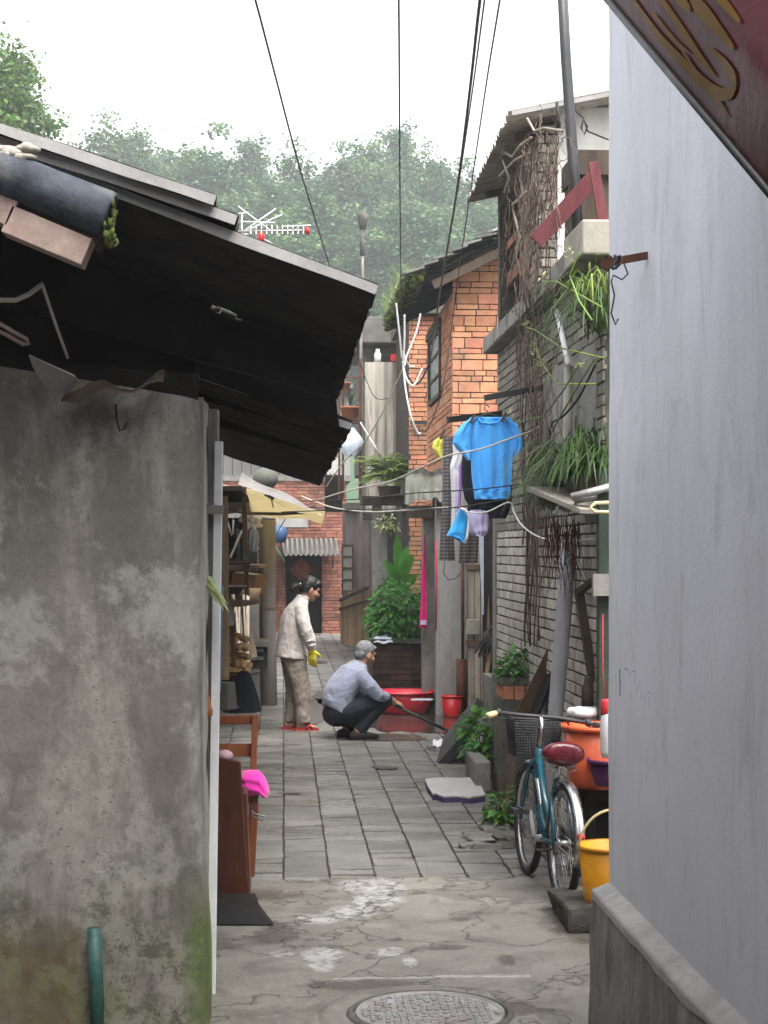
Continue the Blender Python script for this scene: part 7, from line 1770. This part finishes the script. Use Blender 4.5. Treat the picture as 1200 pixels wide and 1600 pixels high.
def head(mb, M, s=1.0):
    def e(c, r, rot=None): mb.ell(M @ (Vector(c) * s), [x * s for x in r], M.to_3x3() @ (rot if rot else Matrix.Identity(3)), 18, 12)
    e((-.012, 0, .025), (.092, .074, .092)); e((.022, 0, -.02), (.068, .066, .085)); e((.045, 0, -.065), (.042, .048, .045)); e((.062, 0, -.092), (.024, .026, .020))
    e((.092, 0, -.022), (.020, .013, .026)); e((.098, 0, -.034), (.015, .017, .012)); e((.074, 0, .028), (.025, .052, .016))
    e((.082, 0, -.066), (.014, .024, .008)); e((.080, 0, -.079), (.013, .02, .007))
    for sg in (-1, 1): e((.062, sg * .040, -.028), (.026, .022, .024)); e((-.002, sg * .072, -.015), (.022, .010, .034), Matrix.Rotation(sg * .35, 3, 'Z'))
def hand(mb, p, d, pal, s=1.0, curl=.5, thumb=1):
    """p wrist, d finger direction, pal palm normal"""
    d = Vector(d).normalized(); pal = Vector(pal); pal = (pal - d * pal.dot(d)).normalized(); sd_ = d.cross(pal).normalized() * thumb
    p = Vector(p)
    loft(mb, [(p - d * .015, sd_ * .024 * s, pal * .020 * s), (p + d * .03 * s, sd_ * .036 * s, pal * .017 * s), (p + d * .07 * s, sd_ * .042 * s, pal * .015 * s), (p + d * .092 * s, sd_ * .038 * s, pal * .011 * s)], 14)
    for k, (o, l) in enumerate(((.030, .070), (.010, .078), (-.010, .073), (-.029, .058))):
        b = p + d * .085 * s + sd_ * o * s; pts = [b]; dr = d.copy(); ang = 0
        for j in range(3):
            ang += curl * (.6 + .25 * j); dr = d * math.cos(ang) + pal * math.sin(ang); pts.append(pts[-1] + dr * l * s * (.42, .32, .26)[j])
        mb.tube(pts, [.0092 * s, .0088 * s, .008 * s, .0066 * s], 8); mb.ell(pts[-1], (.0066 * s,) * 3, nu=8, nv=6)
    b = p + d * .025 * s + sd_ * .03 * s; t1 = b + (d * .55 + sd_ * .75 + pal * .25).normalized() * .038 * s; t2 = t1 + (d * .75 + sd_ * .25 + pal * (.3 + curl * .4)).normalized() * .03 * s
    mb.tube([b, t1, t2], [.0115 * s, .0105 * s, .008 * s], 8); mb.ell(t2, (.008 * s,) * 3, nu=8, nv=6)

# ---- the standing woman, seen from her right side, facing right and looking down
wr = G(467, 1141)
wo_ = thing('person', 'woman in a pale jacket and yellow rubber gloves standing and looking down', 'person', wr, rz=R(12))
HM = Matrix.Translation(V(.115, 0, 1.415)) @ Matrix.Rotation(R(24), 4, 'Y')
m_ = MB()
head(m_, HM, 1.02)
capsule(m_, [V(.025, 0, 1.25), V(.075, 0, 1.36)], [.058, .052])
loft(m_, [(V(-.06, 0, .80), V(.11, 0, 0), V(0, .155, 0)), (V(-.06, 0, .95), V(.10, 0, 0), V(0, .135, 0)), (V(-.045, 0, 1.10), V(.105, 0, 0), V(0, .15, 0)), (V(-.01, 0, 1.22), V(.085, 0, 0), V(0, .16, 0)), (V(.02, 0, 1.28), V(.055, 0, 0), V(0, .09, 0))])
for sg in (-1, 1):
    capsule(m_, [V(-.06, sg * .085, .80), V(-.015, sg * .085, .44), V(-.045 + (.05 if sg < 0 else -.03), sg * .085, .09)], [.082, .058, .038])
    fx = .01 if sg < 0 else -.08
    loft(m_, [(V(fx - .05, sg * .085, .055), V(0, .026, 0), V(0, 0, .030)), (V(fx + .02, sg * .085, .055), V(0, .034, 0), V(0, 0, .034)), (V(fx + .10, sg * .09, .042), V(0, .042, 0), V(0, 0, .02)), (V(fx + .15, sg * .092, .036), V(0, .038, 0), V(0, 0, .012))])
    capsule(m_, [V(-.0, sg * .155, 1.235), V(.025, sg * .215, 1.02), V(.08, sg * .20, .83)], [.05, .042, .032])
hand(m_, V(.082, -.20, .815), V(.05, .0, -1), V(.6, .8, 0), .98, .3, 1)
hand(m_, V(.082, .20, .815), V(.05, 0, -1), V(.6, -.8, 0), .98, .3, -1)
body = part('body', m_, MAT['skin'], wo_, local=True); fuse(body, .0055, 3)
m_ = MB()
loft(m_, [(V(-.075, 0, .725), V(.165, 0, -.02), V(0, .205, 0)), (V(-.075, 0, .80), V(.155, 0, -.01), V(0, .195, 0)), (V(-.075, 0, .95), V(.140, 0, 0), V(0, .180, 0)), (V(-.055, 0, 1.10), V(.135, 0, .0), V(0, .185, 0)), (V(-.025, 0, 1.20), V(.115, 0, -.01), V(0, .188, 0)), (V(.0, 0, 1.265), V(.085, 0, -.01), V(0, .15, 0)), (V(.035, 0, 1.315), V(.062, 0, -.02), V(0, .066, 0))], 28)
loft(m_, [(V(.03, 0, 1.30), V(.066, 0, -.02), V(0, .07, 0)), (V(.05, 0, 1.345), V(.064, 0, -.02), V(0, .066, 0))], 24)
capsule(m_, [V(-.01, -.15, 1.215), V(.0, -.215, 1.08), V(.025, -.235, 1.0), V(.06, -.225, .91), V(.078, -.21, .85)], [.072, .070, .066, .060, .056])
capsule(m_, [V(-.01, .15, 1.215), V(.01, .21, 1.08), V(.025, .235, 1.0), V(.06, .225, .91), V(.078, .21, .85)], [.072, .070, .066, .060, .056])
jk = part('jacket', m_, MAT['jacket'], wo_, local=True); fuse(jk, .009, 3, .5, .016, .11)
m_ = MB()
for (a, b, dy) in ((V(.055, -.268, 1.0), V(-.035, -.262, .965), 0), (V(.09, -.275, .93), V(.01, -.283, .90), 0), (V(.11, -.262, .875), V(.03, -.262, .855), 0), (V(-.02, -.262, 1.06), V(.06, -.252, 1.08), 0), (V(.03, -.262, .93), V(.11, -.268, .905), 0)):
    m_.tube([a, (a + b) / 2 + V(0, -.014, -.006), b], [.005, .013, .005], 8)
m_.v = [p for p in m_.v]
part('sleeve_creases', m_, MAT['jacket'], wo_, local=True)
m_ = MB()
loft(m_, [(V(-.06, 0, .95), V(.125, 0, 0), V(0, .165, 0)), (V(-.06, 0, .78), V(.135, 0, 0), V(0, .18, 0)), (V(-.055, 0, .70), V(.125, 0, 0), V(0, .175, 0))], 24)
for sg in (-1, 1):
    xo = .055 if sg < 0 else -.035
    loft(m_, [(V(-.055, sg * .088, .76), V(.12, 0, 0), V(0, .092, 0)), (V(-.04, sg * .09, .60), V(.108, 0, 0), V(0, .088, 0)), (V(-.01 + xo * .3, sg * .09, .43), V(.098, 0, 0), V(0, .082, 0)), (V(-.02 + xo * .6, sg * .09, .25), V(.078, 0, 0), V(0, .074, 0)), (V(-.025 + xo, sg * .09, .085), V(.074, 0, .01), V(0, .068, 0))], 20)
tr = part('trousers', m_, MAT['trousers_tan'], wo_, local=True); fuse(tr, .009, 4, .5, .016, .12)
for sg in (-1, 1):
    fx = .01 if sg < 0 else -.08; m_ = MB()
    pts = [(fx - .085, .0), (fx - .075, -.034), (fx + .0, -.036), (fx + .09, -.048), (fx + .155, -.044), (fx + .172, -.01), (fx + .165, .03), (fx + .1, .046), (fx + .0, .036), (fx - .075, .03)]
    m_.prism([(x, sg * .09 + y) for x, y in pts], (0, 0, .004), (1, 0, 0), (0, 1, 0), (0, 0, 1), .024)
    sp = part('slipper', m_, MAT['slipper'], wo_, local=True, bevel=.006)
    m_ = MB(); m_.prism([(x * 1.0, sg * .09 + y * .98) for x, y in pts], (0, 0, -.001), (1, 0, 0), (0, 1, 0), (0, 0, 1), .010); part('sole', m_, MAT['sole_tan'], wo_, sub=sp, local=True)
    m_ = MB()
    for (xa_, xb_) in ((.035, .105), (.105, .045)):
        m_.tube([V(fx + xa_, sg * .09 - .046, .024), V(fx + xa_ * .6 + xb_ * .4 - .006, sg * .09 - .03, .062), V(fx + (xa_ + xb_) / 2, sg * .09, .074), V(fx + xb_, sg * .09 + .046, .024)], .017, 8, flat=.35)
    part('straps', m_, MAT['slipper'], wo_, sub=sp, local=True)
gm = MB(); hand(gm, V(.084, -.205, .822), V(.05, 0, -1), V(.6, .8, 0), 1.15, .3, 1); capsule(gm, [V(.080, -.207, .868), V(.085, -.205, .80)], [.050, .038])
gl_ = part('glove', gm, MAT['glove'], wo_, local=True); fuse(gl_, .006, 2, .4, .010, .04)
gm = MB(); hand(gm, V(.084, .205, .822), V(.05, 0, -1), V(.6, -.8, 0), 1.15, .3, -1); capsule(gm, [V(.080, .207, .868), V(.085, .205, .80)], [.050, .038])
gl_ = part('glove', gm, MAT['glove'], wo_, local=True); fuse(gl_, .006, 2, .4, .010, .04)
hm = MB()
def he(c, r, rot=None): hm.ell(HM @ Vector(c), r, HM.to_3x3() @ (rot if rot else Matrix.Identity(3)), 18, 12)
he((-.020, 0, .038), (.098, .085, .092)); he((.045, 0, .075), (.055, .070, .042)); he((.080, 0, .055), (.026, .056, .036)); he((-.06, 0, -.01), (.055, .074, .065))
for sg in (-1, 1): he((-.042, sg * .066, .0), (.045, .018, .05))
for k in range(16):
    a = HM @ V(-.10, rnd(-.02, .02), -.005); q = V(-.165 + rnd(-.03, .015), rnd(-.04, .03), -.07 + rnd(-.03, .03)); e = HM @ q; e2 = e + V(rnd(-.035, .02), rnd(-.02, .02), -rnd(.03, .08)); hm.tube([a, (a + e) / 2 + V(-.015, 0, .012), e, e2], [.016, .022, .016, .004], 7)
hr = part('hair', hm, MAT['hair_black'], wo_, local=True); fuse(hr, .007, 2, .5, .014, .03)
hm = MB(); hm.tube([HM @ (V(-.112, .022 * math.cos(t), -.012 + .022 * math.sin(t))) for t in [i * 6.28 / 12 for i in range(12)]], .009, 6, closed=True); part('hair_tie', hm, MAT['plastic_white'], wo_, local=True)
hm = MB()
for sg in (-1, 1): hm.ell(HM @ V(.080, sg * .034, .002), (.008, .013, .007), HM.to_3x3(), 10, 7)
part('eyes', hm, MAT['hair_black'], wo_, local=True)

# ---- the crouching man, back half turned to us
mr = G(548, 1154)
mn = thing('person', 'grey haired man in a blue grey sweater crouching and scrubbing the wet ground', 'person', mr, rz=R(22))
HM2 = Matrix.Translation(V(.155, -.0, .805)) @ Matrix.Rotation(R(8), 4, 'Z') @ Matrix.Rotation(R(20), 4, 'Y')
m_ = MB()
head(m_, HM2, 1.04)
capsule(m_, [V(.085, 0, .66), V(.125, 0, .755)], [.064, .058])
loft(m_, [(V(-.13, 0, .24), V(.10, 0, -.06), V(0, .15, 0)), (V(-.12, 0, .36), V(.10, 0, -.05), V(0, .14, 0)), (V(-.05, 0, .50), V(.095, 0, -.05), V(0, .155, 0)), (V(.03, 0, .61), V(.085, 0, -.05), V(0, .165, 0)), (V(.09, 0, .68), V(.05, 0, -.03), V(0, .09, 0))])
hands = []
for sg in (-1, 1):
    kx = .28; capsule(m_, [V(-.09, sg * .10, .26), V(.27, sg * .17, .37)], [.095, .068])
    capsule(m_, [V(.27, sg * .17, .37), V(.12, sg * .15, .22), V(.02, sg * .14, .09)], [.062, .055, .042])
    loft(m_, [(V(-.04, sg * .14, .05), V(0, .03, 0), V(0, 0, .035)), (V(.04, sg * .145, .05), V(0, .038, 0), V(0, 0, .04)), (V(.15, sg * .15, .035), V(0, .044, 0), V(0, 0, .024)), (V(.20, sg * .152, .03), V(0, .036, 0), V(0, 0, .015))])
GP0 = V(.37, -.10, .335); GP1 = V(.93, -.28, .045)
sdir = (GP1 - GP0).normalized()
HW1 = GP0 + sdir * .09 + V(-.06, -.01, .055); HW2 = GP0 + sdir * .0 + V(-.07, .02, .06)
capsule(m_, [V(.06, -.165, .60), V(.17, -.245, .43), HW1], [.052, .044, .033]); capsule(m_, [V(.06, .165, .60), V(.20, .22, .43), HW2], [.052, .044, .033])
hand(m_, HW1, V(.85, .10, -.30), V(.25, .35, -.85), 1.05, .75, 1); hand(m_, HW2, V(.8, -.35, -.35), V(.25, -.3, -.9), 1.05, .75, -1)
body = part('body', m_, MAT['skin'], mn, local=True); fuse(body, .0055, 3)
m_ = MB()
loft(m_, [(V(-.155, 0, .25), V(.125, 0, -.09), V(0, .185, 0)), (V(-.155, 0, .33), V(.128, 0, -.07), V(0, .185, 0)), (V(-.115, 0, .44), V(.128, 0, -.07), V(0, .185, 0)), (V(-.05, 0, .54), V(.12, 0, -.07), V(0, .195, 0)), (V(.02, 0, .63), V(.10, 0, -.065), V(0, .188, 0)), (V(.065, 0, .685), V(.08, 0, -.04), V(0, .14, 0)), (V(.105, 0, .725), V(.066, 0, -.03), V(0, .068, 0))], 28)
capsule(m_, [V(.035, -.15, .60), V(.11, -.225, .50), V(.17, -.25, .43), HW1.lerp(V(.17, -.25, .43), .30)], [.078, .072, .064, .050])
capsule(m_, [V(.035, .15, .60), V(.13, .215, .50), V(.20, .225, .43), HW2.lerp(V(.20, .225, .43), .30)], [.078, .072, .064, .050])
sw_ = part('sweater', m_, MAT['sweater'], mn, local=True); fuse(sw_, .009, 3, .5, .018, .12)
m_ = MB()
m_.ell(V(-.13, 0, .25), (.15, .185, .13), Matrix.Rotation(-.3, 3, 'Y'), 20, 12)
for sg in (-1, 1):
    capsule(m_, [V(-.10, sg * .10, .26), V(.10, sg * .15, .325), V(.28, sg * .175, .375)], [.115, .098, .076])
    capsule(m_, [V(.275, sg * .175, .37), V(.13, sg * .16, .23), V(.045, sg * .145, .11)], [.076, .072, .060])
tr = part('trousers', m_, MAT['trousers_navy'], mn, local=True); fuse(tr, .009, 4, .5, .014, .12)
for sg in (-1, 1):
    m_ = MB(); loft(m_, [(V(-.07, sg * .14, .035), V(0, .030, 0), V(0, 0, .034)), (V(-.02, sg * .14, .045), V(0, .038, 0), V(0, 0, .045)), (V(.06, sg * .145, .042), V(0, .042, 0), V(0, 0, .044)), (V(.15, sg * .15, .032), V(0, .048, 0), V(0, 0, .033)), (V(.215, sg * .152, .026), V(0, .036, 0), V(0, 0, .024))], 18)
    part('shoe', m_, MAT['black'], mn, local=True)
hm = MB()
def he2(c, r): hm.ell(HM2 @ Vector(c), r, HM2.to_3x3(), 18, 12)
he2((-.020, 0, .036), (.098, .083, .092)); he2((-.055, 0, -.02), (.055, .072, .06)); he2((.045, 0, .078), (.045, .062, .032))
hr = part('hair', hm, MAT['hair_grey'], mn, local=True); fuse(hr, .007, 2, .5, .010, .025)
hm = MB()
for sg in (-1, 1): hm.ell(HM2 @ V(.081, sg * .034, .002), (.008, .013, .006), HM2.to_3x3(), 10, 7)
part('eyes', hm, MAT['hair_black'], mn, local=True)
# the long brush he holds
bW = mn.matrix_basis if False else Matrix.Translation(mr) @ Matrix.Rotation(R(22), 4, 'Z')
br_ = thing('scrubbing_brush', 'long handled green brush held by the crouching man over the puddle', 'brush', bW @ GP1)
m_ = MB(); m_.tube([bW @ (GP0 - sdir * .06), bW @ GP0.lerp(GP1, .5), bW @ GP1], .0145, 8); part('handle', m_, MAT['door_green'], br_)
m_ = MB(); q = bW @ GP1; dW = (bW.to_3x3() @ sdir)
m_.bar(q - dW * .06 + V(0, 0, -.0), q + dW * .08, .055, .03); part('head', m_, MAT['green_paint'], br_, bevel=.004)
m_ = MB()
for k in range(60):
    p = q + dW * rnd(-.05, .075) + V(rnd(-.015, .015), rnd(-.02, .02), -.01); m_.tube([p, V(p.x + rnd(-.01, .01), p.y + rnd(-.01, .01), .008)], .003, 4)
part('bristles', m_, MAT['black'], br_)

# =================================================================== AIR
hz = bpy.data.materials.new('haze'); hz.use_nodes = True; nt = hz.node_tree; nt.nodes.clear()
pv_ = nt.nodes.new('ShaderNodeVolumePrincipled'); pv_.inputs['Color'].default_value = (.92, .97, 1, 1); pv_.inputs['Density'].default_value = HAZE if 'HAZE' in globals() else .0020
pv_.inputs['Anisotropy'].default_value = .3
ho = nt.nodes.new('ShaderNodeOutputMaterial'); nt.links.new(pv_.outputs[0], ho.inputs['Volume'])
m_ = MB(); m_.b2((-420, -220, -3), (420, 620, 34))
o = m_.build('haze', hz, None, keep=True); o['kind'] = 'stuff'
